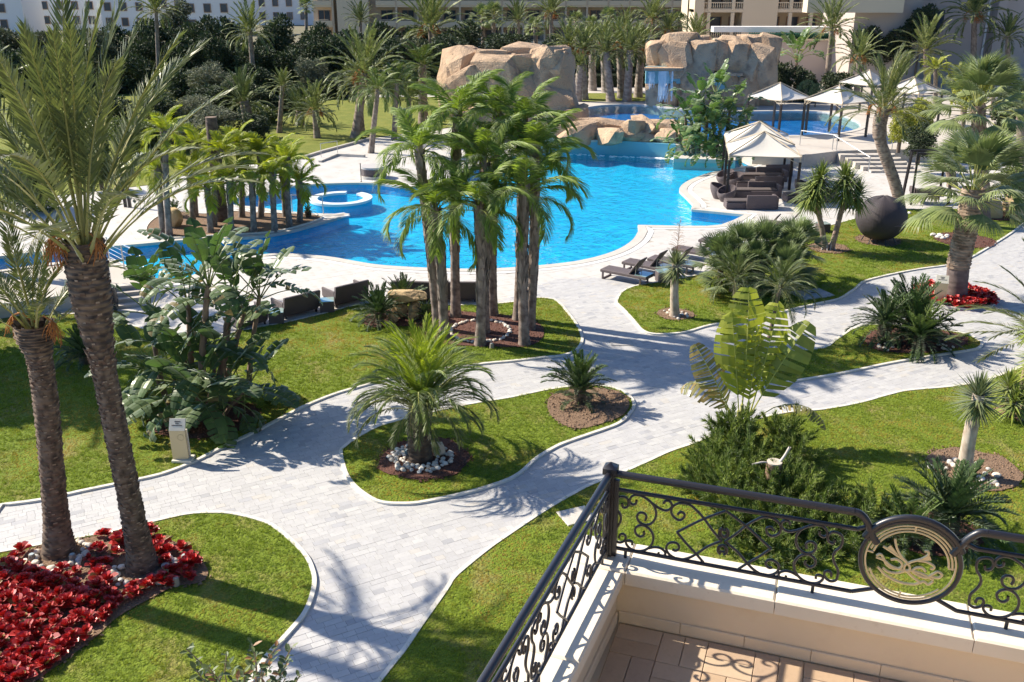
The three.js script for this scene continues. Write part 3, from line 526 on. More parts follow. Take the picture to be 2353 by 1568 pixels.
function stubs(pts, t0, t1, n, r, size, s, wk = 1) {       // cut leaf bases standing off a palm trunk
  srand(s); const c = new THREE.CatmullRomCurve3(pts), t = new TB();
  for (let i = 0; i < n; i++) {
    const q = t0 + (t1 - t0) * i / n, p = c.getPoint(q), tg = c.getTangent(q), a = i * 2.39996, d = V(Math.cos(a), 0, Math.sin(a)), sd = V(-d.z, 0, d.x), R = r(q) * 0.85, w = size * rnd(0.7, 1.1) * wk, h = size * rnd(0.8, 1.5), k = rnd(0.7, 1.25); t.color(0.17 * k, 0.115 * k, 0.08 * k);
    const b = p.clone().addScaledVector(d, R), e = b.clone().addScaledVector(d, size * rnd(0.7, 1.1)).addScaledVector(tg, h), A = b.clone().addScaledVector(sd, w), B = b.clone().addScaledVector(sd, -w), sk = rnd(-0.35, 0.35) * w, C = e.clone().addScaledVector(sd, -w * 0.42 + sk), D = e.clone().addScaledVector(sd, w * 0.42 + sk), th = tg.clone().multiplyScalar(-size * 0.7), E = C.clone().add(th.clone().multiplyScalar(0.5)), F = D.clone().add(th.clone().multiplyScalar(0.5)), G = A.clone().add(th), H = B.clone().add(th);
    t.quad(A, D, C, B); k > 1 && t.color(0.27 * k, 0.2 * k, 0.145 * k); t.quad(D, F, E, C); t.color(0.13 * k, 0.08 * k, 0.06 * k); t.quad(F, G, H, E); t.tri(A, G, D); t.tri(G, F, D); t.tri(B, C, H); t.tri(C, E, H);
  }
  return t.geo();
}
function fruitStalks(parent, top, list) {
  for (const [az, len, drop] of list) {
    const l = [], e = V(Math.cos(az) * len * 0.55, 0.1, Math.sin(az) * len * 0.55).add(top); l.push(tube([top, top.clone().lerp(e, 0.5).add(V(0, 0.12, 0)), e], 0.018, 8, 4));
    for (let i = 0; i < 26; i++) { const q = e.clone().add(V(rnd(-0.18, 0.18), rnd(-drop, -drop * 0.4), rnd(-0.18, 0.18))); l.push(tube([e, e.clone().lerp(q, 0.5).add(V(rnd(-0.06, 0.06), 0.05, rnd(-0.06, 0.06))), q], 0.007, 4, 3)); }
    part(parent, 'fruit_stalk', merge(l), M.fruit);
  }
}
{ // the two tall date palms of the red bed
  const z = P(330, 1310, 0).z, abs = upPts([[330, 1312], [308, 1200], [278, 1050], [248, 900], [222, 760], [204, 650], [190, 552]], z), b = abs[0].clone(), pts = abs.map((p) => p.clone().sub(b));
  const g = thing('date_palm', 'tallest date palm leaning left out of the red flower bed', 'palm tree', b);
  const R = (q) => 0.195 + 0.15 * Math.exp(-q * 16) + (q > 0.58 ? 0.13 * Math.min(1, (q - 0.58) / 0.2) : 0);
  part(g, 'trunk', trunkGeo(pts, R, 250, 26, (l, a, q) => q < 0.6 ? scales(0.085, 8, 0.035)(l, a) : scales(0.15, 7, 0.05)(l, a), barkCol([0.06, 0.04, 0.03], [0.2, 0.14, 0.1])), M.bark);
  part(g, 'leaf_bases', stubs(pts, 0.56, 0.985, 190, R, 0.088, 5), M.bark); part(g, 'bark_scales', stubs(pts, 0.01, 0.62, 560, R, 0.062, 6, 1.3), M.bark);
  const v = [fr({ L: 4.2, pet: 0.3, n: 56, ll: 0.52, lw: 0.02, bend: 0.35, ...dateC, rr: 0.035, s: 1 }), fr({ L: 4.1, pet: 0.3, n: 56, ll: 0.52, lw: 0.02, bend: 0.6, ...dateC, rr: 0.035, s: 11 }), fr({ L: 3.7, pet: 0.28, n: 54, ll: 0.5, lw: 0.02, bend: 1.0, ...dateC, rr: 0.035, s: 21 })];
  srand(11); crown(g, pts[6], 38, v, { e0: 88, e1: 36, mat: M.date, r0: 0.26, pw: 1.1 }); fruitStalks(g, pts[6], [[2.6, 0.9, 0.5], [2.2, 0.8, 0.6], [0.6, 0.7, 0.5]]);
}
{
  const z = P(135, 1275, 0).z, abs = upPts([[137, 1278], [125, 1150], [112, 1000], [98, 870], [84, 790], [76, 742]], z), b = abs[0].clone(), pts = abs.map((p) => p.clone().sub(b));
  const g = thing('date_palm', 'shorter date palm at the picture edge beside the tallest palm', 'palm tree', b);
  const R = (q) => 0.205 + 0.15 * Math.exp(-q * 14) + (q > 0.72 ? 0.12 * Math.min(1, (q - 0.72) / 0.14) : 0);
  part(g, 'trunk', trunkGeo(pts, R, 200, 26, (l, a, q) => q < 0.72 ? scales(0.09, 8, 0.04)(l, a) : scales(0.15, 7, 0.05)(l, a), barkCol([0.06, 0.04, 0.03], [0.2, 0.14, 0.1])), M.bark);
  part(g, 'leaf_bases', stubs(pts, 0.7, 0.98, 130, R, 0.07, 8), M.bark); part(g, 'bark_scales', stubs(pts, 0.01, 0.74, 480, R, 0.062, 9, 1.3), M.bark);
  const v = [fr({ L: 2.5, pet: 0.22, n: 48, ll: 0.42, lw: 0.018, bend: 0.5, ...dateC, rr: 0.03, s: 31 }), fr({ L: 2.6, pet: 0.22, n: 48, ll: 0.42, lw: 0.018, bend: 1.0, ...dateC, rr: 0.03, s: 41 }), fr({ L: 2.5, pet: 0.22, n: 46, ll: 0.4, lw: 0.018, bend: 1.4, ...dateC, rr: 0.03, s: 51 })];
  srand(12); crown(g, pts[5], 15, v, { e0: 85, e1: 42, sc: 0.88, mat: M.date, r0: 0.22 }); fruitStalks(g, pts[5], [[0.4, 0.9, 0.5], [3.4, 0.8, 0.5]]);
}
{ // a third date palm just outside the left edge: its fronds and its shadow reach in
  const b = V(-13, 0.05, -16.9), pts = [V(0, -0.1, 0), V(0.2, 4, 0), V(0.5, 8.4, 0.1)], g = thing('date_palm', 'date palm at the left edge of which only fronds show', 'palm tree', b), R = (q) => 0.2 + 0.14 * Math.exp(-q * 14);
  part(g, 'trunk', trunkGeo(pts, R, 160, 22, scales(0.09, 8, 0.035), barkCol([0.06, 0.04, 0.03], [0.2, 0.14, 0.1])), M.bark);
  const v = [fr({ L: 3.2, pet: 0.2, n: 56, ll: 0.48, lw: 0.02, bend: 0.35, ...dateC, c0: [0.16, 0.22, 0.03], rr: 0.03, s: 15 }), fr({ L: 3.3, pet: 0.2, n: 56, ll: 0.48, lw: 0.02, bend: 0.8, ...dateC, rr: 0.03, s: 18 })];
  srand(19); crown(g, pts[2], 34, v, { e0: 86, e1: 10, mat: M.date, r0: 0.24 });
}
[[-19.5, -27.5, 6.4, 'second'], [-21.5, -31, 6.8, 'third'], [-20, -34.5, 6.2, 'fourth']].forEach(([x, z, h, nth]) => {      // palms outside the left edge: their shade lies on the lawn
  const g = thing('date_palm', nth + ' date palm outside the left edge, known by its shade on the lawn', 'palm tree', V(x, 0.05, z)), pts = [V(0, -0.1, 0), V(0.1, h / 2, 0), V(0.2, h, 0)]; srand(x * -7);
  part(g, 'trunk', trunkGeo(pts, (q) => 0.2 + 0.14 * Math.exp(-q * 14), 60, 16, scales(0.12, 8, 0.035), barkCol([0.06, 0.04, 0.03], [0.2, 0.14, 0.1])), M.bark);
  crown(g, pts[2], 34, [fr({ L: 3.1, pet: 0.2, n: 34, ll: 0.5, lw: 0.03, bend: 0.6, ...dateC, rr: 0.03, s: 25 }, 1), fr({ L: 3.2, pet: 0.2, n: 34, ll: 0.5, lw: 0.03, bend: 1.2, ...dateC, rr: 0.03, s: 28 }, 1)], { e0: 84, e1: -5, mat: M.date, r0: 0.24 });
});
{ // short date palm on the island
  const b = P(965, 1056, 0.06), top = AT(969, 918, b.z).sub(b);
  const g = thing('short_date_palm', 'short stout palm with a full arching crown on the island lawn', 'palm tree', b);
  part(g, 'trunk', trunkGeo([V(0, -0.08, 0), V(0.01, top.y * 0.5, 0), top], (q) => 0.26 + 0.06 * Math.exp(-q * 9), 90, 28, scales(0.11, 9, 0.045), barkCol([0.035, 0.022, 0.018], [0.12, 0.085, 0.06])), M.bark);
  const c = { c0: [0.13, 0.19, 0.02], c1: [0.07, 0.12, 0.03], cr: [0.28, 0.32, 0.07], ll: 0.33, lw: 0.011, n: 64, rr: 0.02, droop: 0.2, pet: 0.1 };
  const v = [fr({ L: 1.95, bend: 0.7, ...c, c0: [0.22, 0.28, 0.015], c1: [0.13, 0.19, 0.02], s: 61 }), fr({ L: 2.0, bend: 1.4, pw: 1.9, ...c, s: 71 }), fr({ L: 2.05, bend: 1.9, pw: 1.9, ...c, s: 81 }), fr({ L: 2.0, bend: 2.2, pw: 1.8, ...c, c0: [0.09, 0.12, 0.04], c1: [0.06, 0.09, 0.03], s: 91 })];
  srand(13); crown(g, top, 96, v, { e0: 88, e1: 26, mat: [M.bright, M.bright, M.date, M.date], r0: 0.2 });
}
// group of tall feather palms by the pool
function smoothPalm(name, label, group, bu, bv, tu, tv, R, n, vars, o, seedN) {
  const b = P(bu, bv, 0.05), top = AT(tu, tv, b.z + (o.dz ?? 0)).sub(b), mid = top.clone().multiplyScalar(0.5).add(V(o.bow ?? 0, 0, 0));
  const g = thing(name, label, 'palm tree', b, group), h = top.y, cut = o.boots ?? 0.45;
  const c0 = o.b0 ?? [0.12, 0.085, 0.07], c1 = o.b1 ?? [0.34, 0.27, 0.23];
  part(g, 'trunk', trunkGeo([V(0, -0.1, 0), mid, top], (q) => R * (1 + 0.45 * Math.exp(-q * 22) - 0.22 * q), Math.round(h * 22), 18, rings(0.13, R * 0.05), barkCol(c0, c1, 4)), M.bark);
  if (cut) {  // peeling leaf sheaths on the upper trunk
    srand(seedN * 3 + 1); const t = new TB(), cv = new THREE.CatmullRomCurve3([V(0, 0, 0), mid, top]);
    for (let i = 0; i < h * 26; i++) {
      const q = cut + (0.98 - cut) * rnd(), p = cv.getPoint(q), a = rnd(6.283), d = V(Math.cos(a), 0, Math.sin(a)), sd = V(-d.z, 0, d.x), r = R * (1 - 0.2 * q) * 0.98, w = R * rnd(0.25, 0.6), l = R * rnd(1.6, 4), k = rnd(0.6, 1.2); t.color(0.3 * k, 0.24 * k, 0.2 * k);
      const A = p.clone().addScaledVector(d, r * 1.03), B = A.clone().add(V(0, l * 0.6, 0)).addScaledVector(d, R * 0.1), C = A.clone().add(V(0, l, 0)).addScaledVector(d, R * rnd(0.1, 0.55)).addScaledVector(sd, rnd(-0.4, 0.4) * w);
      t.quad(A.clone().addScaledVector(sd, w), B.clone().addScaledVector(sd, w * 0.8), B.clone().addScaledVector(sd, -w * 0.8), A.clone().addScaledVector(sd, -w)); t.tri(B.clone().addScaledVector(sd, w * 0.8), C, B.clone().addScaledVector(sd, -w * 0.8));
    }
    part(g, 'old_sheaths', t.geo(), M.bark);
  }
  srand(seedN); crown(g, top.add(V(0, -0.03, 0)), n, vars, o.cr); return g;
}
const qc = { c0: [0.16, 0.23, 0.03], c1: [0.08, 0.14, 0.03], cr: [0.22, 0.26, 0.06], seg: 3, ll: 0.64, lw: 0.0125, n: 76, rr: 0.022, droop: 0.45, vee: 0.1, pet: 0.14, a0: 1.0, a1: 0.5 };
const queenV = [fr({ L: 1.9, bend: 1.0, ...qc, s: 101 }), fr({ L: 2.2, bend: 1.7, ...qc, s: 111 }), fr({ L: 2.25, bend: 2.3, pw: 1.4, ...qc, s: 121 })];
const queens = [[1008, 757, 962, 345, 'leftmost trunk of the tall feather palm group by the pool'], [1022, 778, 1000, 478, 'low crowned feather palm left in the group, bright new leaves'], [1047, 727, 1052, 262, 'tall ringed feather palm behind the left pair of the group'], [1103, 793, 1098, 470, 'front middle feather palm with shaggy trunk inside the pebble ring'], [1113, 764, 1116, 372, 'thin middle feather palm touching the front shaggy one'], [1132, 724, 1146, 268, 'rear middle feather palm with ringed lower trunk'], [1190, 735, 1202, 285, 'tall rear feather palm on the right of the group'], [1205, 792, 1205, 440, 'front right feather palm with peeling pale trunk'], [1217, 757, 1228, 352, 'rightmost feather palm, crown hanging over the pool']];
queens.forEach((q, i) => smoothPalm('feather_palm', q[4], 'tall feather palms by the pool', q[0], q[1], q[2], q[3], 0.165, 14, queenV, { cr: { e0: 75, e1: 0, mat: M.bright, r0: 0.12 }, bow: rnd(-0.12, 0.12), boots: 0.3 }, 200 + i));
// small yellow green palms on the pool island
const sc = { c0: [0.28, 0.32, 0.02], c1: [0.15, 0.2, 0.02], cr: [0.26, 0.28, 0.06], seg: 2, ll: 0.5, lw: 0.02, n: 50, rr: 0.018, droop: 0.42, vee: 0.1, pet: 0.12, a0: 1.0, a1: 0.5 };
const smallV = [fr({ L: 1.25, bend: 1.0, ...sc, s: 131 }), fr({ L: 1.4, bend: 1.8, ...sc, s: 141 }), fr({ L: 1.4, bend: 2.4, pw: 1.4, ...sc, s: 151 })];
const smalls = [[375, 538, 362, 388], [388, 541, 378, 300], [442, 516, 436, 402], [448, 498, 450, 330], [483, 534, 476, 432], [490, 520, 508, 345], [530, 534, 528, 412], [555, 499, 545, 330], [583, 532, 580, 415], [598, 499, 598, 350], [631, 531, 628, 400], [656, 497, 640, 352], [665, 520, 660, 368], [688, 510, 688, 418]];
const ord = ['first', 'second', 'third', 'fourth', 'fifth', 'sixth', 'seventh', 'eighth', 'ninth', 'tenth', 'eleventh', 'twelfth', 'thirteenth', 'fourteenth', 'fifteenth', 'sixteenth', 'seventeenth', 'eighteenth', 'nineteenth', 'twentieth', 'twenty-first', 'twenty-second', 'twenty-third', 'twenty-fourth', 'twenty-fifth', 'twenty-sixth'];
smalls.forEach((q, i) => smoothPalm('small_feather_palm', ord[i] + ' small yellow green palm from the left on the pool island', 'small palms on the pool island', q[0], q[1], q[2], q[3], 0.15, 13, smallV, { cr: { e0: 75, e1: 5, mat: M.bright, r0: 0.1 }, boots: 0.55, b0: [0.12, 0.095, 0.08], b1: [0.29, 0.24, 0.21], bow: rnd(-0.1, 0.1) }, 300 + i));
{ // dead cut trunk among them
  const b = P(510, 508, 0.05), top = AT(484, 270, b.z).sub(b); const g = thing('cut_palm_trunk', 'thick dark palm trunk without a crown among the small palms', 'palm trunk', b);
  part(g, 'trunk', trunkGeo([V(0, -0.1, 0), top.clone().multiplyScalar(0.5), top], (q) => 0.3 - 0.05 * q, 90, 20, scales(0.1, 8, 0.03), barkCol([0.07, 0.05, 0.045], [0.16, 0.12, 0.1])), M.bark);
  part(g, 'cut_top', new THREE.CylinderGeometry(0.26, 0.26, 0.04, 18).translate(top.x, top.y, top.z), std([0.2, 0.14, 0.1], 0.9));
}
// cycads
const cc = { c0: [0.05, 0.085, 0.025], c1: [0.028, 0.055, 0.022], cr: [0.1, 0.12, 0.03], ll: 0.17, lw: 0.016, n: 44, rr: 0.012, droop: 0.05, vee: 0.45, pet: 0.1, a0: 1.15, a1: 0.7, sway: 0.15 };
const cycV = [fr({ L: 1, bend: 0.35, ...cc, s: 161 }), fr({ L: 1, bend: 0.8, ...cc, s: 171 }), fr({ L: 1, bend: 1.2, ...cc, s: 181 })];
const cycB = [fr({ L: 1, bend: 0.35, ...cc, c0: [0.1, 0.14, 0.02], c1: [0.05, 0.09, 0.02], s: 191 })];
function cycad(u, v, h, L, n, label, o = {}) {
  const b = P(u, v, 0.06), g = thing('cycad', label, 'cycad', b);
  part(g, 'trunk', trunkGeo([V(0, -0.06, 0), V(0.01, h * 0.5, 0), V(0, h, 0)], (q) => (o.r ?? 0.14) * (1 + 0.1 * Math.sin(q * 3)), Math.max(24, Math.round(h * 70)), 18, scales(0.06, 8, 0.03), barkCol([0.05, 0.035, 0.025], [0.17, 0.12, 0.08])), M.bark);
  srand(u + v); crown(g, V(0, h, 0), Math.round(n * 1.3), [o.young ? cycB[0] : cycV[0], cycV[1], cycV[2]], { e0: o.e0 ?? 76, e1: o.e1 ?? 0, mat: M.cyc, sc: L, r0: 0.1 }); return g;
}
{ const g = cycad(1332, 926, 0.5, 1.0, 36, 'bushy cycad with red brown head at the tip of the island lawn', { e0: 86, e1: 38, young: true }); srand(77); crown(g, V(0, 0.32, 0), 26, [cycV[1], cycV[2], cycV[2]], { e0: 30, e1: -22, mat: M.cyc, sc: 0.72, r0: 0.25 }); part(g, 'woolly_head', new THREE.SphereGeometry(0.13, 14, 10).scale(1, 0.6, 1).translate(0, 0.5, 0), std([0.25, 0.11, 0.06], 1)); }
cycad(872, 742, 0.42, 1.0, 40, 'front cycad beside the stacked stone blocks near the sofas', { e1: -12 });
cycad(925, 716, 0.45, 0.95, 34, 'middle cycad behind the stone blocks near the sofas', { e1: -10 });
cycad(978, 738, 0.25, 0.6, 26, 'low cycad between the stone blocks and the feather palms', { e1: -10 });
cycad(2028, 786, 0.75, 1.15, 36, 'left one of three cycads with a bare trunk', { r: 0.17, e1: -8 });
cycad(2088, 775, 0.8, 1.3, 38, 'tallest one of three cycads, standing at the back', { r: 0.17, e1: -8 });
cycad(2106, 802, 0.5, 1.3, 40, 'front right one of three cycads, lowest trunk', { r: 0.16, e1: -12, young: true });
cycad(2172, 1232, 0.55, 1.28, 40, 'large dark cycad beyond the balcony railing medallion', { r: 0.2, e1: 0 });
cycad(2082, 1250, 0.3, 0.95, 26, 'smaller cycad left of the large one beyond the railing', { e1: 5, young: true });
cycad(196, 836, 0.4, 0.95, 34, 'dark cycad on the lawn behind the two tall palms', { e1: 0 });
cycad(708, 498, 0.3, 0.42, 22, 'tiny cycad at the point of the pool island', { e1: 0 });
cycad(400, 497, 0.3, 0.6, 24, 'cycad beside the boulder on the pool island', { e1: 0 });
cycad(2262, 482, 0.5, 0.9, 30, 'left cycad beside the yellow boulders', { e1: -5 });
cycad(2312, 492, 0.4, 0.9, 30, 'right cycad in front of the yellow boulders', { e1: -5 });

// bird of paradise clumps
const padV = [[0, 1, 2].map((s) => paddle({ s: 10 + s, L: 1.15, W: 0.3, stalk: 0.75, bend: 0.55, tears: 5 })), [0, 1, 2].map((s) => paddle({ s: 20 + s, L: 1.25, W: 0.33, stalk: 0.85, bend: 1.1, tears: 7 })), [0, 1, 2].map((s) => paddle({ s: 30 + s, L: 1.15, W: 0.3, stalk: 0.8, bend: 1.7, tears: 9, brown: 0.06 }))];
function bananaStem(g, b, top, R, n, sc, e1 = 5, e0 = 82, mat = M.paddle) {
  part(g, 'stem', trunkGeo([b, b.clone().lerp(top, 0.5).add(V(rnd(-0.06, 0.06), 0, rnd(-0.06, 0.06))), top], (q) => R * (1 - 0.35 * q), 26, 10, (l, a) => noise(Math.cos(a) * 2, l * 4, Math.sin(a) * 2) * R * 0.3, barkCol([0.13, 0.08, 0.06], [0.3, 0.22, 0.16], 3)), M.bark);
  crown(g, top, n, padV, { e0, e1, mat, sc, r0: 0.08, name: 'leaf' });
}
{
  const b = P(470, 972, 0.05), z = b.z, g = thing('bird_of_paradise_clump', 'large dark bird of paradise clump with broad torn leaves behind the sign', 'plant', b), loc = (u, v, dz) => AT(u, v, z + dz).sub(b), gr = (u, v, dz) => { const q = loc(u, v, dz); q.y = -0.05; return q; };
  srand(21);
  for (const [u0, u1, v1, dz, R, n, s] of [[462, 478, 655, -0.3, 0.11, 12, 0.95], [492, 528, 690, -0.7, 0.12, 11, 0.95], [505, 560, 720, -1.1, 0.09, 9, 0.85], [440, 432, 700, -0.9, 0.1, 9, 0.9]]) bananaStem(g, gr(u0, 960, dz), loc(u1, v1, dz), R, n - 1, s * 1.1, 22, 84, M.strelitzia);
  bananaStem(g, gr(565, 900, -1.4), loc(596, 680, -1.4), 0.08, 10, 0.95, 15, 84, M.strelitzia); bananaStem(g, gr(375, 880, -1.6), loc(345, 715, -1.6), 0.08, 10, 1.0, 15, 84, M.strelitzia);
  for (const [u, v, dz, n, s] of [[400, 850, -0.2, 11, 0.9], [450, 880, 0.2, 13, 0.95], [510, 880, 0.1, 12, 0.95], [350, 830, -0.9, 9, 0.85], [560, 880, -0.4, 10, 0.85], [420, 780, -0.9, 9, 0.9], [500, 790, -0.6, 9, 0.9]]) bananaStem(g, gr(450 + (u - 450) * 0.5, 960, dz * 0.6), loc(u, v + 22, dz), 0.06, n + 2, s * 1.12, -30, 72, M.strelitzia);
}
{ // clump on the planter wall beside the upper pool
  const b = P(1620, 352, 0.85), z = b.z, g = thing('bird_of_paradise_clump', 'tall green bird of paradise clump between the two pools', 'plant', b), loc = (u, v, dz = 0) => AT(u, v, z + dz).sub(b); srand(22);
  for (const [u, v, n, s, dz] of [[1575, 265, 11, 1.1, 0], [1610, 235, 12, 1.15, 0.5], [1645, 215, 12, 1.1, -0.5], [1680, 240, 11, 1.1, 0], [1600, 310, 12, 1.1, 1], [1650, 320, 12, 1.1, 1], [1700, 285, 10, 1, 0.2], [1565, 330, 9, 0.9, 0.8], [1625, 280, 11, 1.1, 0.8], [1690, 330, 9, 0.9, 0.6], [1660, 270, 11, 1.1, 0.6], [1580, 345, 10, 0.9, 1.4], [1620, 348, 10, 0.9, 1.5], [1660, 348, 10, 0.9, 1.4], [1640, 300, 11, 1.1, 0.9], [1590, 290, 11, 1.1, 0.8]]) { const t = loc(u, v, dz), f = t.clone(); f.y = -0.02; f.x *= 0.75; f.z = dz * 0.5; bananaStem(g, f, t, 0.12, n, s, -15); }
}
{ // bright banana in the foreground
  const b = P(1698, 1012, 0.05), g = thing('banana_plant', 'bright yellow green banana plant with upright leaves above the junipers', 'plant', b);
  const pc = { c0: [0.17, 0.2, 0.012], c1: [0.25, 0.27, 0.018], cs: [0.4, 0.4, 0.12] };
  const big = (o) => paddle({ L: 2.0, W: 0.46, stalk: 0.9, bend: 0.35, fold: -0.22, ...pc, ...o });
  const put = (geo, x, z, az, el, roll, s = 1) => { const m = part(g, 'leaf', geo, M.paddle, V(x, 0.3, z)); m.rotation.order = 'YZX'; m.rotation.set(roll, az, el); m.scale.setScalar(s * 1.17); return m; };
  put(big({ s: 41, tears: 15, bend: 0.25 }), 0, 0, 0.15, 1.57, 1.5, 1.1); put(big({ s: 42, tears: 14, bend: 0.4 }), 0.12, 0.02, 0.2, 1.36, 1.35); put(big({ s: 43, tears: 13, bend: 0.3 }), -0.02, 0.08, 2.9, 1.44, -1.4, 0.92); put(big({ s: 44, tears: 12, bend: 0.6, c0: [0.12, 0.15, 0.03], c1: [0.18, 0.2, 0.03] }), 0.1, -0.1, -0.3, 1.2, 1.2, 0.95); put(big({ s: 47, tears: 14, bend: 0.3 }), 0.05, 0.1, 0.3, 1.46, 1.7, 0.82);
  const old = { c0: [0.09, 0.1, 0.035], c1: [0.16, 0.14, 0.05], brown: 0.25, tears: 20 };
  put(big({ s: 45, ...old, bend: 0.55, L: 1.5, W: 0.34, stalk: 0.7 }), -0.05, 0.1, 3.1, 1.12, -1.3); put(big({ s: 46, ...old, bend: 2.5, L: 1.5, W: 0.36, stalk: 0.6 }), -0.1, 0.05, 2.9, 1.2, -0.5, 0.95); put(big({ s: 48, ...old, bend: 2.4, L: 1.5, W: 0.28 }), 0.15, 0.05, -0.2, 1.0, -0.4, 0.9);
  for (const [x, z, h] of [[0, 0, 1.0], [0.13, 0.03, 0.95], [-0.08, 0.06, 0.85]]) part(g, 'stem', bar(V(x, -0.1, z), V(x * 1.1, h, z), 0.06, 10, 0.045), std([0.42, 0.42, 0.14], 0.55));
}
// thick fan palm in the round bed and a second behind it
const fanV = range(4).map((i) => fan({ s: i + 1, st: 1.0, R: 0.95, n: 38, w: 0.028, droop: 0.35, c0: [0.1, 0.14, 0.05], c1: [0.16, 0.2, 0.07] }));
function fanPalm(name, label, bu, bv, mids, R0, n, sc, o) {
  const b = P(bu, bv, 0.05), pts = [V(0, -0.05, 0), ...upPts(mids, b.z).map((p) => p.sub(b))], top = pts[pts.length - 1], g = thing(name, label, 'palm tree', b);
  part(g, 'trunk', trunkGeo(pts, (q) => R0 * (1 - 0.06 * q + 0.12 * Math.exp(-q * 10)), 110, 26, (l, a, q) => q < 0.28 ? noise(Math.cos(a) * 3, l * 6, Math.sin(a) * 3) * 0.02 : scales(0.12, 9, 0.07)(l, a), (l, a, q) => q < 0.28 ? barkCol([0.11, 0.085, 0.08], [0.18, 0.14, 0.13], 8)(l, a) : barkCol([0.14, 0.09, 0.06], [0.36, 0.27, 0.2], 5)(l, a)), M.bark);
  part(g, 'leaf_bases', stubs(pts, o.st ?? 0.28, 0.99, Math.round(140 * top.y / 4), (q) => R0, 0.075, bu), M.bark);
  srand(bu); crown(g, top, n, [fanV], { e0: 85, e1: o.e1 ?? -25, mat: M.sword, sc, r0: 0.3 }); return g;
}
fanPalm('fan_palm', 'thick trunked fan palm in the round red bed', 2196, 686, [[2205, 600], [2222, 520], [2238, 432]], 0.37, 40, 1.15, {});
fanPalm('fan_palm', 'fan palm behind the thick trunked one, crown higher up', 2262, 520, [[2255, 400], [2248, 240]], 0.3, 38, 1.25, { st: 0.5 });
{ // curved date palm beside the terrace steps
  const z = P(2068, 482, 0).z, b = P(2068, 482, 0.05), pts = upPts([[2068, 486], [2062, 440], [2042, 378], [2024, 325], [2022, 285], [2032, 248]], z).map((p) => p.sub(b)), g = thing('date_palm', 'date palm with a curved trunk beside the terrace steps', 'palm tree', b);
  const R = (q) => 0.26 + 0.04 * Math.exp(-q * 10) + (q > 0.65 ? 0.06 : 0);
  part(g, 'trunk', trunkGeo(pts, R, 170, 22, scales(0.1, 8, 0.04), barkCol([0.16, 0.11, 0.09], [0.36, 0.28, 0.22])), M.bark); part(g, 'leaf_bases', stubs(pts, 0.7, 0.98, 90, R, 0.07, 33), M.bark);
  const v = [fr({ L: 2.9, pet: 0.2, n: 50, ll: 0.42, lw: 0.02, bend: 0.5, ...dateC, rr: 0.03, s: 201 }), fr({ L: 3.0, pet: 0.2, n: 50, ll: 0.42, lw: 0.02, bend: 1.0, ...dateC, rr: 0.03, s: 211 }), fr({ L: 2.8, pet: 0.2, n: 50, ll: 0.42, lw: 0.02, bend: 1.4, ...dateC, rr: 0.03, s: 221 })];
  srand(14); crown(g, pts[5], 40, v, { e0: 85, e1: 8, mat: M.date, r0: 0.22 }); fruitStalks(g, pts[5], [[3.3, 1.2, 0.5], [0.8, 1, 0.5], [2.2, 1.1, 0.5]]);
}
{ // screw pine
  const b = P(1903, 574, 0.06), z = b.z, L = (u, v, dz = 0) => AT(u, v, z + dz).sub(b), g = thing('screw_pine', 'two stemmed screw pine with spiky heads near the globe chair', 'tree', b);
  const st = (l, r0, r1) => part(g, 'stem', trunkGeo(l, (q) => r0 + (r1 - r0) * q, 40, 12, rings(0.08, 0.008), barkCol([0.2, 0.14, 0.11], [0.4, 0.3, 0.25], 5)), M.bark);
  st([V(-0.12, -0.05, 0), L(1890, 530), L(1880, 480), L(1878, 432)], 0.13, 0.09); st([V(0.14, -0.05, 0), L(1922, 530), L(1935, 480), L(1948, 430)], 0.13, 0.09); st([L(1884, 500), L(1868, 478), L(1858, 455)], 0.06, 0.05); st([L(1934, 485), L(1962, 465), L(1972, 450)], 0.06, 0.05);
  for (let i = 0; i < 9; i++) { const a = i * 0.7, x = i % 2 ? 0.13 : -0.12; part(g, 'prop_root', bar(V(x + Math.cos(a) * 0.22, -0.05, Math.sin(a) * 0.22), V(x, 0.42, 0), 0.025, 6, 0.03), M.pebble[2]); }
  const rz = [1, 2, 3].map((s) => rosette({ n: 150, L: 1.3, w: 0.042, e0: 88, e1: -50, s, c0: [0.08, 0.12, 0.025], c1: [0.15, 0.19, 0.03], droop: 0.45 }));
  for (const [u, v, k, s] of [[1876, 428, 0, 1], [1860, 448, 1, 0.8], [1888, 405, 2, 0.85], [1948, 428, 1, 1], [1972, 446, 2, 0.85], [1940, 405, 0, 0.85]]) { const m = part(g, 'leaf_head', rz[k], M.sword, L(u, v)); m.scale.setScalar(s); m.rotation.y = u; }
}
const yuc = [1, 2].map((s) => rosette({ n: 210, L: 0.76, w: 0.026, e0: 88, e1: -60, s: s + 5, c0: [0.06, 0.09, 0.045], c1: [0.15, 0.18, 0.08], droop: 0.12 }));
function yucca(bu, bv, tu, tv, R, label, k, s = 1) {
  const b = P(bu, bv, 0.06), top = AT(tu, tv, b.z).sub(b), g = thing('yucca', label, 'yucca', b);
  part(g, 'trunk', trunkGeo([V(0, -0.06, 0), top.clone().multiplyScalar(0.5).add(V(-0.03, 0, 0)), top], (q) => R * (1 + 0.35 * Math.exp(-q * 12) - 0.25 * q), 50, 16, rings(0.09, 0.006), barkCol([0.34, 0.26, 0.2], [0.58, 0.49, 0.4], 3)), M.bark);
  const m = part(g, 'leaf_head', yuc[k], M.sword, top); m.scale.setScalar(s); return [g, top];
}
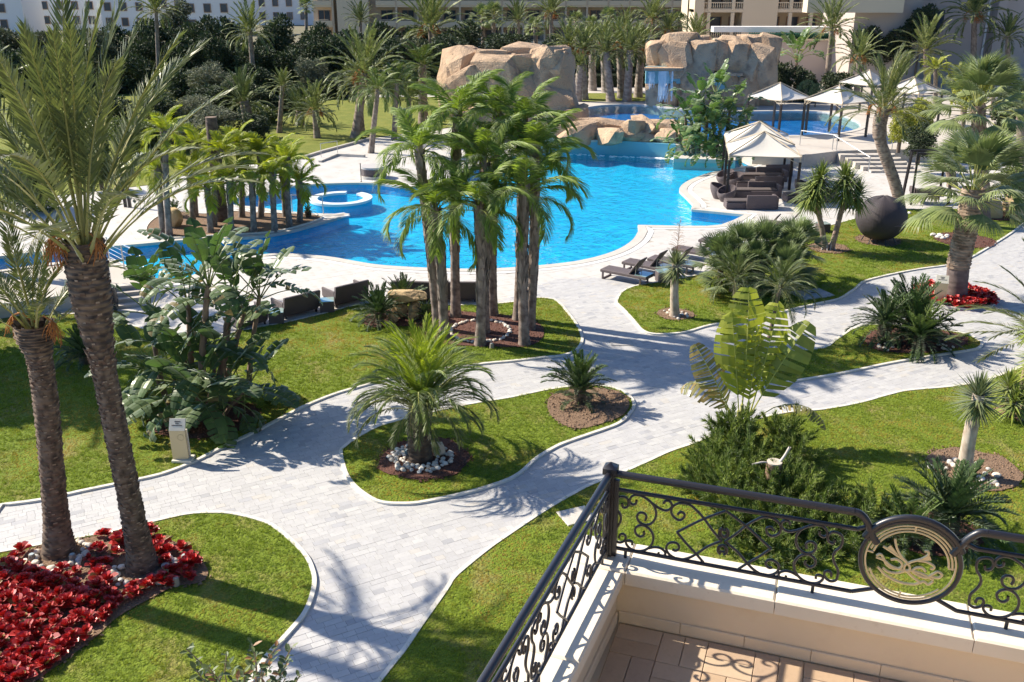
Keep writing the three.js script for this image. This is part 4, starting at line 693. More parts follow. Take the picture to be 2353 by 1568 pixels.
{ const [g, top] = yucca(1551, 727, 1553, 605, 0.16, 'slim yucca with a dry flower spike on the lawn by the loungers', 0, 1.0);
  srand(5); const l = [bar(top.clone(), top.clone().add(V(0.06, 1.6, 0)), 0.015, 5, 0.005)]; for (let i = 0; i < 60; i++) { const q = rnd(0.25, 0.95), a = rnd(6.28), o = top.clone().add(V(0.06 * q, 1.5 * q, 0)), e = o.clone().add(V(Math.cos(a) * 0.42 * (1.1 - q), rnd(0, 0.2), Math.sin(a) * 0.42 * (1.1 - q))); l.push(tube([o, o.clone().lerp(e, 0.5).add(V(0, 0.04, 0)), e], 0.004, 4, 3)); } part(g, 'dry_flower_spike', merge(l), std([0.35, 0.2, 0.12], 1)); }
yucca(2215, 1092, 2250, 905, 0.17, 'leaning yucca with a pale bottle shaped trunk in the pebble bed', 1, 1.0);
{ const g = thing('yucca', 'group of slim green yuccas at the right picture edge', 'yucca', P(2340, 955, 0.06)); srand(6);
  const rg = rosette({ n: 120, L: 0.7, w: 0.03, s: 14, c0: [0.12, 0.17, 0.03], c1: [0.2, 0.24, 0.04], e1: -35, droop: 0.25 }); for (const [x, z, h, lx] of [[-0.3, 0, 0.9, -0.1], [0, 0.2, 1.9, 0.05], [0.3, -0.2, 1.4, 0.1], [0.1, -0.3, 2.5, 0.0], [0.6, 0.1, 2.0, 0.1], [-0.05, 0.3, 0.6, -0.3]]) { part(g, 'stem', bar(V(x, -0.05, z), V(x + lx, h, z), 0.07, 10, 0.05), std([0.3, 0.22, 0.16], 0.95)); const m = part(g, 'leaf_head', rg, M.sword, V(x + lx, h, z)); m.rotation.y = h * 9; } }
{ // dwarf fan palm thicket and a small date palm in front
  const b = P(1722, 668, 0.05), g = thing('dwarf_fan_palm', 'dense dwarf fan palm thicket behind the loungers', 'palm', b); srand(31);
  const fv = range(3).map((i) => fan({ s: 20 + i, st: 0.55, R: 0.62, n: 26, w: 0.022, droop: 0.12, c0: [0.07, 0.11, 0.04], c1: [0.12, 0.16, 0.06] }));
  for (const [x, z, h, n] of [[-1.0, -0.6, 0.9, 24], [-0.2, -0.9, 1.25, 26], [0.7, -1.0, 1.3, 26], [1.5, -0.7, 1.0, 24], [0.2, -0.1, 0.9, 24], [-0.7, 0.2, 0.6, 22], [1.2, 0.1, 0.7, 22], [2.0, -1.4, 1.3, 22]]) { part(g, 'stem', bar(V(x, -0.05, z), V(x, h, z), 0.11, 10, 0.12), std([0.16, 0.11, 0.08], 1)); crown(g, V(x, h, z), n, [fv], { e0: 85, e1: -15, mat: M.sword, r0: 0.12, sc: 1.15 }); }
}
const pyg = { c0: [0.1, 0.14, 0.03], c1: [0.06, 0.1, 0.03], cr: [0.2, 0.22, 0.07], ll: 0.26, lw: 0.009, n: 46, rr: 0.014, droop: 0.25, pet: 0.12 };
const pygV = [fr({ L: 1.2, bend: 0.8, ...pyg, s: 231 }), fr({ L: 1.35, bend: 1.4, ...pyg, s: 241 }), fr({ L: 1.3, bend: 1.9, ...pyg, s: 251 })];
smoothPalm('dwarf_date_palm', 'small date palm with slanting thin trunk in front of the fan palm thicket', null, 1768, 775, 1795, 652, 0.07, 40, pygV, { cr: { e0: 82, e1: -5, mat: M.date, r0: 0.12 }, boots: 0, b0: [0.1, 0.07, 0.055], b1: [0.24, 0.17, 0.13] }, 61);
smoothPalm('dwarf_date_palm', 'low date palm filling the left foot of the fan palm thicket', null, 1690, 690, 1692, 640, 0.1, 40, pygV, { cr: { e0: 80, e1: -5, mat: M.date, r0: 0.12 }, boots: 0, b0: [0.1, 0.07, 0.055], b1: [0.24, 0.17, 0.13] }, 62);
{ // date palm outside the right edge whose fronds reach in
  const b = P(2405, 880, 0.05), g = thing('date_palm', 'date palm reaching in with long fronds at the right picture edge', 'palm tree', b); srand(15);
  part(g, 'trunk', trunkGeo([V(0, -0.1, 0), V(0, 0.7, 0), V(0.05, 1.4, 0)], () => 0.24, 60, 20, scales(0.1, 8, 0.04), barkCol([0.13, 0.09, 0.07], [0.3, 0.22, 0.16])), M.bark);
  const v = [fr({ L: 2.9, pet: 0.15, n: 52, ll: 0.42, lw: 0.02, bend: 0.5, ...dateC, rr: 0.025, s: 261 }), fr({ L: 3.1, pet: 0.15, n: 46, ll: 0.4, lw: 0.018, bend: 0.95, ...dateC, rr: 0.025, s: 271 })];
  crown(g, V(0.05, 1.4, 0), 36, v, { e0: 80, e1: 12, mat: M.date, r0: 0.2 });
}
{ // juniper thicket below the balcony
  const g = thing('juniper_thicket', 'feathery green juniper thicket below the banana plant and balcony', 'shrub', P(1800, 1150, 0.05)), b = g.position, lob = [];
  const put = (u, v, zz, r, k = 1) => { const q = AT(u, v, zz).sub(b); lob.push([q.x, q.y, q.z, r, k]); };
  for (const [u, v, zz, r] of [[1690, 1000, -20.8, 0.5], [1680, 1045, -20.4, 0.55], [1650, 1080, -19.6, 0.6], [1720, 1080, -19.4, 0.6], [1795, 1020, -20.6, 0.55], [1820, 1075, -19.6, 0.55], [1620, 1130, -18.9, 0.45], [1670, 1140, -18.4, 0.6], [1740, 1150, -18.2, 0.6], [1810, 1160, -18, 0.65], [1880, 1170, -18, 0.55], [1700, 1210, -17.4, 0.55], [1780, 1220, -17.2, 0.6], [1870, 1235, -17, 0.65], [1950, 1210, -17.4, 0.6], [2010, 1190, -17.6, 0.45], [1950, 1280, -16.6, 0.55], [1850, 1300, -16.4, 0.5], [1690, 1270, -16.8, 0.45], [1770, 1290, -16.5, 0.5], [2030, 1240, -17, 0.4]]) put(u, v, zz, r);
  part(g, 'foliage', sprayMass(lob, { c0: [0.06, 0.1, 0.015], c1: [0.15, 0.2, 0.03], s: 3 }), leafMat([1.3, 1.3, 1], 0.3, 0));
  const wood = []; for (const [x, y, z] of lob) wood.push(tube([V(x * 0.8, -0.1, z * 0.9), V(x * 0.9, y * 0.5, z), V(x, y, z)], 0.03, 5, 5)); part(g, 'branches', merge(wood), std([0.12, 0.085, 0.06], 1));
  const sp = AT(1776, 1100, -18.4), s2 = thing('tree_stump', 'cut brown stump with a pale dead branch in the juniper thicket', 'stump', V(sp.x, 0, sp.z));
  part(s2, 'trunk', trunkGeo([V(0, 0, 0), V(0, sp.y * 0.6, 0), V(0, sp.y + 0.4, 0)], () => 0.17, 24, 14, (l, a) => noise(a, l * 3, 2) * 0.02, barkCol([0.16, 0.1, 0.07], [0.3, 0.2, 0.14])), M.bark);
  part(s2, 'cut_face', new THREE.CylinderGeometry(0.165, 0.165, 0.03, 16).translate(0, sp.y + 0.41, 0), std([0.55, 0.48, 0.4], 0.9));
  part(s2, 'dead_branch', merge([tube([V(0.08, sp.y + 0.35, 0), V(0.2, sp.y + 0.55, 0), V(0.28, sp.y + 0.8, 0.05)], 0.03, 10, 6), tube([V(-0.5, sp.y + 0.38, 0.05), V(-0.25, sp.y + 0.42, 0.02), V(-0.1, sp.y + 0.38, 0)], 0.02, 8, 5)]), std([0.55, 0.5, 0.46], 0.9));
}
{ // glossy leaved shrub at the lower edge
  const c0 = AT(560, 1620, -10.4), g = thing('rubber_shrub', 'glossy oval leaved shrub tips at the bottom edge of the picture', 'shrub', V(c0.x, 0.05, c0.z)), b = g.position; srand(41); const t = new TB(), wood = [];
  const tips = [[428, 1492], [480, 1535], [520, 1505], [560, 1540], [585, 1500], [600, 1545], [640, 1480], [660, 1520], [690, 1550], [620, 1515], [450, 1540], [545, 1565], [670, 1490], [700, 1580], [400, 1580], [500, 1580], [580, 1480], [655, 1560], [610, 1580]];
  tips.forEach(([u, v], i) => {
    const tip = AT(u, v, c0.z + rnd(-0.5, 0.5)).sub(b), root = V(tip.x * 0.3, tip.y - 1.1, tip.z * 0.3); wood.push(tube([root, root.clone().lerp(tip, 0.6).add(V(rnd(-0.1, 0.1), 0, 0)), tip], 0.008, 8, 5));
    for (let k = 0; k < 13; k++) { const q = 1 - k * 0.04, c = root.clone().lerp(tip, q), az = k * 2.4 + i, el = rnd(0.1, 0.9), d = V(Math.cos(az) * Math.cos(el), Math.sin(el), Math.sin(az) * Math.cos(el)), sd = V(-Math.sin(az), 0.2, Math.cos(az)).normalize(), Ln = rnd(0.1, 0.17), w = Ln * 0.24, e = rnd(), m = e < 0.15 ? [0.34, 0.16, 0.05] : mix([0.05, 0.09, 0.02], [0.11, 0.15, 0.03], rnd()); t.color(...m);
      const m1 = c.clone().addScaledVector(d, Ln * 0.35), m2 = c.clone().addScaledVector(d, Ln * 0.7), tp = c.clone().addScaledVector(d, Ln), dn = V(0, -0.012, 0); for (const sg of [-1, 1]) { const a = m1.clone().addScaledVector(sd, sg * w).add(V(0, 0.012, 0)), bb = m2.clone().addScaledVector(sd, sg * w * 0.85).add(V(0, 0.01, 0)); t.tri(c, a, m1); t.quad(m1, a, bb, m2); t.tri(m2, bb, tp); } }
  });
  wood.push(bar(V(0, -0.05, 0), V(0, 1.6, 0), 0.04)); for (let i = 0; i < 9; i++) wood.push(tube([V(0, 0.7, 0), V(Math.cos(i) * 0.3, 1.2, Math.sin(i) * 0.3), V(Math.cos(i) * 0.35, 1.5, Math.sin(i) * 0.35)], 0.014, 6, 5));
  part(g, 'leaves', t.geo(), leafMat([1, 1, 1], 0.2, 0.8)); part(g, 'branches', merge(wood), std([0.2, 0.15, 0.1], 1));
}
// ---------------------------------------------------------------- terrace, upper pool, rocks
const TY = 0.8;
M.terrace = new THREE.MeshStandardMaterial({ map: tex(512, 4, (i) => mix(mix([0.46, 0.41, 0.36], [0.54, 0.5, 0.45], N1[i]), [0.38, 0.34, 0.29], Math.max(0, (N2[i] - 0.6) * 2))), roughness: 0.8 });
const upPool = outline([[1318, 262], [1345, 248], [1400, 241], [1480, 241], [1560, 250], [1640, 255], [1720, 256], [1820, 255], [1890, 257], [1945, 268], [1978, 285], [1968, 298], [1910, 308], [1820, 312], [1720, 312], [1670, 322], [1560, 328], [1440, 321], [1300, 320], [1290, 300]], TY, 5);
const stepL = P(1925, 347, TY), stepR = P(2032, 343, TY), frontZ = stepL.z;
const weir = [P(1240, 348, 0), P(1289, 349, 0), P(1420, 351, 0), P(1551, 361, 0)].map((p) => V(p.x, 0, p.z - 0.05));
const terr = [...weir, P(1676, 366.5, 0), P(1700, 366.5, 0), P(1728, 378, 0), P(1845, 386, 0), V(stepL.x, 0, frontZ), V(stepR.x, 0, stepR.z), V(66, 0, -58), V(66, 0, -128), V(-3, 0, -128), V(-3, 0, -80), V(0.5, 0, -68)];
const terrace = struct('terrace', slab(terr, 0, TY, [upPool]), M.terrace, 'raised cream terrace around the upper pool');
part(terrace, 'pool_floor', flat(offset(upPool, 0.05), 0.06), M.upperTile);
part(terrace, 'coping', band(offset(upPool, -0.05), 0, 0.4, TY - 0.1, TY + 0.03), M.coping);
struct('upper_pool_water', flat(upPool, TY - 0.06), M.calm, 'still blue water of the upper pool');
M.weir = std([0.16, 0.42, 0.52], 0.35);
{ // blue tiled weir wall under the rock bridge, with thin falling water
  const w = new THREE.Group(); w.name = 'weir_wall'; w.userData = { kind: 'structure', label: 'pale blue tiled weir wall below the rock bridge' }; scene.add(w);
  const t = new TB(); for (let i = 0; i < 3; i++) { const a = weir[i], b = weir[i + 1]; t.quad(V(a.x, -0.9, a.z + 0.12), V(b.x, -0.9, b.z + 0.12), V(b.x, TY + 0.02, b.z + 0.12), V(a.x, TY + 0.02, a.z + 0.12)); t.quad(V(a.x, TY + 0.02, a.z + 0.12), V(b.x, TY + 0.02, b.z + 0.12), V(b.x, TY + 0.02, b.z - 0.3), V(a.x, TY + 0.02, a.z - 0.3)); } part(w, 'tiled_face', t.geo(), M.weir);
  M.foam = new THREE.MeshStandardMaterial({ color: 0xffffff, roughness: 0.6, transparent: true, opacity: 0.75 });
  srand(8); const f = []; for (let i = 0; i < 260; i++) { const q = rnd() < 0.7 ? rnd(0.7, 1) : rnd(), a = weir[1].clone().lerp(weir[3], q); const g = new THREE.IcosahedronGeometry(rnd(0.02, 0.075), 1); g.scale(rnd(1, 2.4), 0.5, 1); g.translate(a.x, WATER + rnd(0, 0.05), a.z + rnd(0.2, 0.62)); f.push(g); } const fm = part(w, 'foam', merge(f), M.foam); fm.userData.kind = 'stuff';
}
struct('planter_ledge', boxUV(slab([P(1548, 366, 0.1), P(1690, 370, 0.1), P(1690, 352, 0.1), P(1548, 349, 0.1)], -1, 0.16)), M.coping, 'stone ledge below the bird of paradise clump at the pool edge');
// rocks: pixel centre, depth, half sizes in metres
function rockGroup(name, label, zc, list, soft) {
  const c = P(list[0][0], 300, 0.5), g = thing(name, label, 'rock', V(c.x, 0, zc));
  list.forEach(([u, v, dz, rx, ry, rz, m, o], i) => { const p = AT(u, v, zc + dz).sub(g.position); const k = part(g, 'boulder', soft ? boulder(rx, ry, rz, i * 7 + Math.round(u), { det: 14, ...(o || {}) }) : crag(rx * 1.02, ry * 1.02, rz, i * 7 + Math.round(u), 22 + (i % 3) * 8), M.rock, p); k.rotation.set(soft ? 0 : 0.12 * Math.sin(i * 3), i * 0.9, soft ? 0 : 0.14 * Math.cos(i * 5)); });
  return g;
}
rockGroup('rock_grotto', 'large brown artificial rock grotto rising behind the feather palms', -71, [
  [1180, 262, 0, 4.2, 3.2, 3, 1], [1110, 235, -1, 3.2, 3.4, 2.6, 1], [1250, 230, 0.5, 2.0, 4.0, 2.2, 1], [1268, 175, 0.4, 1.7, 1.8, 1.8, 1], [1080, 160, -1.5, 2.2, 1.7, 2, 0], [1130, 150, -1, 2.2, 1.3, 2, 0, { flatTop: 0.6 }], [1190, 165, -0.5, 2.4, 1.6, 2.2, 1], [1200, 128, -1, 1.9, 0.9, 1.6, 0, { flatTop: 0.7 }], [1260, 140, 0.2, 1.7, 0.9, 1.5, 1, { flatTop: 0.7 }], [1245, 122, 0.2, 0.7, 0.55, 0.7, 0], [1285, 130, 0.3, 0.8, 0.7, 0.8, 1], [1228, 128, 0, 0.6, 0.6, 0.6, 0], [1070, 128, -1.8, 1.4, 0.8, 1.2, 0], [1290, 255, 1.5, 1.7, 2.2, 1.7, 1], [1302, 285, 2.6, 1.8, 1.2, 1.5, 1], [1325, 268, 1.5, 0.9, 1.0, 0.9, 1], [1060, 200, -1.5, 1.8, 2.4, 1.8, 1], [1150, 215, 0.6, 2, 3.2, 2, 1]]);
rockGroup('rock_bridge', 'low tan rock bridge lying across the weir between the pools', -64.8, [
  [1290, 308, 0.1, 1.5, 0.85, 0.9, 1], [1335, 310, 0.2, 2.4, 0.75, 0.9, 0], [1390, 313, 0.2, 2.5, 0.62, 0.8, 0], [1440, 314, 0.15, 2.5, 0.6, 0.8, 0], [1490, 314, 0.2, 2.4, 0.62, 0.8, 0], [1530, 315, 0.2, 1.8, 0.65, 0.8, 0], [1553, 312, 0.1, 1.1, 1.0, 0.9, 0], [1395, 292, -1.4, 2.4, 0.55, 0.8, 1], [1455, 298, 0.35, 1.0, 0.75, 0.7, 0], [1480, 290, -0.6, 1.6, 0.5, 0.7, 0], [1530, 295, -0.4, 1.5, 0.7, 0.8, 0], [1340, 298, -0.3, 1.3, 0.6, 0.8, 1], [1555, 345, 0.3, 0.45, 0.9, 0.4, 0]]);
{
  const g = rockGroup('waterfall_rock', 'pale faceted rock waterfall at the far end of the upper pool', -84, [
    [1525, 128, 0, 1.7, 1.5, 1.6, 0, { cuts: 18 }], [1560, 108, 0.2, 1.6, 1.3, 1.6, 0, { cuts: 18 }], [1545, 140, 0.8, 1.9, 1.6, 1.5, 0, { cuts: 18 }], [1600, 135, 0.6, 2.0, 2.0, 1.7, 0], [1640, 130, 0.4, 1.8, 1.4, 1.6, 0, { cuts: 18 }], [1600, 175, 0.8, 1.7, 2.2, 1.5, 0], [1675, 115, 0, 1.3, 1.3, 1.4, 0], [1690, 140, 0.6, 1.2, 1.9, 1.3, 0], [1720, 145, 0.3, 1.7, 2.3, 1.6, 0], [1745, 180, 0.5, 1.7, 3.2, 1.7, 1], [1760, 130, 0, 1.2, 2.0, 1.4, 0], [1650, 165, 0, 2.0, 1.4, 1.4, 1], [1505, 215, 0.8, 0.7, 2.0, 0.9, 1], [1545, 222, 1.0, 0.8, 1.6, 0.9, 0], [1580, 232, 1.2, 1.0, 1.2, 1.0, 0], [1620, 225, 0.9, 1.6, 1.6, 1.2, 0], [1700, 225, 0.6, 2.2, 2.0, 1.4, 1], [1580, 90, -0.5, 1.0, 0.6, 1.0, 0], [1610, 96, -0.5, 0.9, 0.6, 0.9, 0], [1720, 97, -0.4, 1.2, 0.7, 1.2, 0], [1650, 200, 0.2, 2.4, 2.2, 1.2, 1]]);
  const A = (u, v, dz) => AT(u, v, -84 + dz).sub(g.position);
  part(g, 'ledge', slab([A(1480, 160, 3.2), A(1568, 162, 3.2), A(1575, 154, 0.4), A(1490, 150, 0.4)].map((p) => V(p.x, 0, p.z)), 0, 0.22), M.rock, V(0, A(1530, 160, 2).y, 0));
  part(g, 'ledge', slab([A(1628, 170, 3), A(1708, 172, 3), A(1708, 160, 0.8), A(1628, 160, 0.8)].map((p) => V(p.x, 0, p.z)), 0, 0.2), M.rock, V(0, A(1660, 172, 2).y, 0));
  const blue = std([0.2, 0.42, 0.48], 0.4); part(g, 'blue_wall', box(3.4, 1.4, 0.4), blue, A(1530, 172, 1.6)); part(g, 'blue_wall', box(2.6, 1.5, 0.4), blue, A(1668, 188, 1.6));
  const fall = new THREE.MeshStandardMaterial({ color: new THREE.Color(0.85, 0.93, 0.97), roughness: 0.3, transparent: true, opacity: 0.55 }); srand(14);
  for (const [u0, u1, v0, v1, n] of [[1490, 1505, 165, 205, 10], [1512, 1548, 164, 235, 34]]) { const t = new TB(); for (let i = 0; i < n; i++) { const u = rnd(u0, u1), a = A(u, v0, 3.1 + rnd(0.3)), h = A(u, v1 - rnd(18), 3.1).y, w = rnd(0.015, 0.05); let p = a.clone(); for (let k = 0; k < 6; k++) { const q = V(a.x + rnd(-0.05, 0.05), a.y + (h - a.y) * (k + 1) / 6, a.z + 0.25 * Math.sqrt((k + 1) / 6)); t.quad(V(p.x - w, p.y, p.z), V(p.x + w, p.y, p.z), V(q.x + w, q.y, q.z), V(q.x - w, q.y, q.z)); p = q; } } part(g, 'falling_water', t.geo(), fall).userData.kind = 'stuff'; }
}
// jacuzzi ring standing in the shallow basin
{
  const c = P(783, 458, 0), g = thing('whirlpool_ring', 'round white walled whirlpool standing in the shallow end', 'whirlpool', V(c.x, -0.55, c.z)), r = P(855, 458, 0).x - c.x, t = new TB();
  const ringGeo = (r0, r1, y0, y1, a0, a1) => { const u = new TB(), n = 56; for (let i = 0; i < n; i++) { const a = a0 + (a1 - a0) * i / n, b = a0 + (a1 - a0) * (i + 1) / n, q = (x, R, y) => V(Math.cos(x) * R, y, Math.sin(x) * R); u.quad(q(a, r0, y1), q(b, r0, y1), q(b, r1, y1), q(a, r1, y1)); u.quad(q(a, r1, y0), q(a, r1, y1), q(b, r1, y1), q(b, r1, y0)); u.quad(q(b, r0, y0), q(b, r0, y1), q(a, r0, y1), q(a, r0, y0)); } for (const a of [a0, a1]) { const q = (R, y) => V(Math.cos(a) * R, y, Math.sin(a) * R); u.quad(q(r0, y0), q(r0, y1), q(r1, y1), q(r1, y0)); } return u.geo(); };
  part(g, 'wall', ringGeo(r - 0.42, r - 0.02, 0, 0.52, -1.0, 4.75), M.ripplePaintTile); part(g, 'rim', ringGeo(r - 0.44, r, 0.52, 0.64, -1.0, 4.75), std([0.68, 0.72, 0.74], 0.5));
}
// raised deck at the left with steps, wall, rails
M.metal = new THREE.MeshStandardMaterial({ color: new THREE.Color(0.55, 0.56, 0.58), metalness: 0.9, roughness: 0.3 });
M.darkMetal = std([0.02, 0.019, 0.022], 0.45);
{
  const y = 0.52, o = [[-90, 716], [0, 702], [160, 678], [245, 663], [330, 654], [346, 645], [290, 613], [262, 600], [232, 593], [107, 608], [-90, 636]].map((p) => P(...p, y)), d = struct('raised_deck', boxUV(slab(o, -0.05, y)), M.terrace, 'raised pale deck with a low wall at the left end of the pool');
  part(d, 'edge_slab', boxUV(band(offset(o, -0.3), 0, 0.34, y - 0.02, y + 0.04)), M.coping);
  const a = P(245, 663, y), b = P(332, 654, y), n = V(0.22, 0, 0.97), st = thing('deck_steps', 'three pale steps coming down from the raised deck beside the pool', 'steps', V(0, 0, 0));
  for (let i = 0; i < 3; i++) { const q = (p, k) => V(p.x + n.x * k, 0, p.z + n.z * k); part(st, 'step', boxUV(slab([q(a, i * 0.34), q(b, i * 0.34), q(b, (i + 1) * 0.34 + 0.02), q(a, (i + 1) * 0.34 + 0.02)], -0.02, y - (i + 1) * 0.13)), M.terrace); }
  // balustrade beside the pool
  const rail = thing('pool_balustrade', 'sloping steel balustrade with four thin bars beside the deck steps', 'railing', V(0, 0, 0));
  const R0 = P(252, 600, y), R1 = P(286, 622, y), R2 = P(328, 640, y), R3 = V(R2.x + 0.5, 0, R2.z + 0.9), up = (p, h) => V(p.x, p.y + h, p.z);
  for (const p of [R0, R1, R2]) part(rail, 'post', bar(p, up(p, 1.0), 0.03), M.metal);
  part(rail, 'handrail', merge([bar(up(R0, 1), up(R2, 1), 0.03), bar(up(R2, 1), up(R3, 0.95), 0.03)]), M.metal);
  for (let i = 1; i <= 4; i++) part(rail, 'bar', bar(up(R0, i * 0.18), up(R2, i * 0.18), 0.01, 6), M.metal);
  const r2 = thing('step_handrail', 'thin steel handrail running down beside the deck steps', 'railing', V(0, 0, 0)), S0 = P(255, 650, y), S1 = V(a.x + 0.25, 0, a.z + 1.05);
  part(r2, 'rail', merge([bar(up(S0, 0), up(S0, 0.95), 0.02), bar(up(S0, 0.95), up(S1, 0.92), 0.022), bar(S1, up(S1, 0.92), 0.02)]), M.metal);
  const pt = P(252, 716, 0.02), pot = thing('black_pot', 'large glossy black planter pot beside the deck steps', 'pot', pt);
  part(pot, 'body', new THREE.LatheGeometry([[0, 0], [0.24, 0], [0.3, 0.1], [0.34, 0.4], [0.32, 0.75], [0.28, 0.85], [0.31, 0.9], [0.27, 0.91], [0.24, 0.8], [0, 0.78]].map((q) => new THREE.Vector2(...q)), 28), std([0.012, 0.012, 0.014], 0.25));
}
// terrace steps at the right with curved ends and rails
{
  const st = thing('terrace_steps', 'five broad pale steps leading up to the terrace by the curved palm', 'steps', V(0, 0, 0)), dx = stepR.x - stepL.x;
  for (let i = 0; i < 5; i++) { const z0 = frontZ + i * 0.62, z1 = z0 + 0.64, x0 = stepL.x + i * 0.28, x1 = stepR.x + 0.1 + i * 0.16, pts = [V(x0, 0, z0), V(x1 + 0.3, 0, z0)]; for (let k = 0; k <= 6; k++) { const a = k / 6 * Math.PI / 2; pts.push(V(x1 - 0.3 + 0.6 * Math.cos(a), 0, z1 - 0.5 + 0.5 * Math.sin(a))); } pts.push(V(x0, 0, z1)); part(st, 'step', boxUV(slab(pts, -0.02, TY - (i + 1) * 0.135)), M.terrace); }
  const up = (p, h) => V(p.x, p.y + h, p.z);
  [['left handrail of the terrace steps, painted white', stepL.x - 0.25, 0], ['right handrail of the terrace steps, painted white', stepR.x + 0.35, 0.35]].forEach(([lab, x, k]) => { const g = thing('step_handrail', lab, 'railing', V(0, 0, 0)), a = V(x, TY, frontZ - 0.3), b = V(x + 1.2, 0.05, frontZ + 3.1); part(g, 'rail', bar(up(a, 0.95), up(b, 0.9), 0.03), std([0.75, 0.75, 0.76], 0.35)); part(g, 'post', bar(a, up(a, 0.95), 0.03), M.metal); part(g, 'post', bar(b, up(b, 0.9), 0.03), M.metal); });
  const g = thing('terrace_handrail', 'level white handrail along the terrace edge behind the canopies', 'railing', V(0, 0, 0)), a = P(1838, 334, TY), b = P(1922, 346, TY); part(g, 'rail', bar(up(a, 0.95), up(b, 0.95), 0.03), std([0.75, 0.75, 0.76], 0.35)); for (const q of [a, b]) part(g, 'post', bar(q, up(q, 0.95), 0.03), M.metal);
}
// ---------------------------------------------------------------- canopies
M.canvas = new THREE.MeshPhysicalMaterial({ color: new THREE.Color(0.72, 0.68, 0.61), roughness: 0.97, transmission: 0.22, thickness: 0, side: THREE.DoubleSide });
M.post = std([0.018, 0.012, 0.013], 0.4); M.frame = std([0.5, 0.41, 0.3], 0.6);
function canopy(label, c, y, w, d, rot, h = 2.45, rise = 0.95) {
  const g = thing('canopy_tent', label, 'canopy', V(c.x, y, c.z), 'pool canopies'); g.rotation.y = rot;
  const cn = [[-1, 1], [1, 1], [1, -1], [-1, -1]].map(([a, b]) => V(a * w / 2, h, b * d / 2)), ap = V(0, h + rise, 0);
  for (let i = 0; i < 4; i++) {
    const A = cn[i], B = cn[(i + 1) % 4], t = new TB(), K = 8, pt = (s, r) => { const e = A.clone().lerp(B, s), p = e.lerp(ap, r); p.y -= 0.16 * Math.sin(Math.PI * r) * (0.5 + 0.5 * Math.sin(Math.PI * s)) + 0.05 * Math.sin(Math.PI * s) * (1 - r); return p; };
    for (let a = 0; a < K; a++) for (let b = 0; b < K; b++) t.quad(pt(a / K, b / K), pt((a + 1) / K, b / K), pt((a + 1) / K, (b + 1) / K), pt(a / K, (b + 1) / K));
    part(g, 'canvas_panel', t.geo(), M.canvas);
    part(g, 'ridge_bar', beam(A.clone().add(V(0, 0.03, 0)), ap.clone().add(V(0, 0.04, 0)), 0.05, 0.06), M.frame);
    const eA = A.clone().add(V(0, -0.05, 0)), eB = B.clone().add(V(0, -0.05, 0)); part(g, 'eave_bar', beam(eA, eB, 0.04, 0.05), M.frame);
    part(g, 'post', box(0.13, h - 0.28, 0.13, A.x * 0.97, (h - 0.28) / 2, A.z * 0.97), M.post); part(g, 'post_head', box(0.06, 0.32, 0.06, A.x * 0.97, h - 0.14, A.z * 0.97), M.frame);
    part(g, 'brace', merge([beam(V(A.x * 0.97, h - 0.4, A.z * 0.97), A.clone().lerp(B, 0.2).add(V(0, -0.08, 0)), 0.03, 0.03), beam(V(A.x * 0.97, h - 0.4, A.z * 0.97), A.clone().lerp(cn[(i + 3) % 4], 0.2).add(V(0, -0.08, 0)), 0.03, 0.03)]), M.frame);
  }
  return g;
}
{ const a = P(1669, 464, 0), b = P(1829, 470, 0), rot = Math.atan2(-(b.z - a.z), b.x - a.x), w = a.distanceTo(b) + 0.1, c = a.clone().add(b).multiplyScalar(0.5), n = V(-Math.sin(rot), 0, -Math.cos(rot)); canopy('nearest cream canopy tent over the wicker daybeds at the pool', c.clone().addScaledVector(n, w * 0.5), 0.01, w, w, rot); canopy('second canopy tent touching the back of the nearest one', c.clone().addScaledVector(n, w * 1.53), 0.01, w, w, rot); }
canopy('left one of the canopy tents on the terrace, against the upper pool', P(1782, 304, TY), TY, 3.0, 3.0, 0.62);
canopy('middle canopy tent on the terrace, corner towards the pool end', P(1915, 313, TY), TY, 3.1, 3.1, 0.62);
canopy('right canopy tent on the terrace behind the curved palm', P(2085, 285, TY), TY, 3.1, 3.1, 0.62);
canopy('farthest canopy tent on the terrace, half hidden by palm fronds', P(1985, 262, TY), TY, 3.1, 3.1, 0.62);
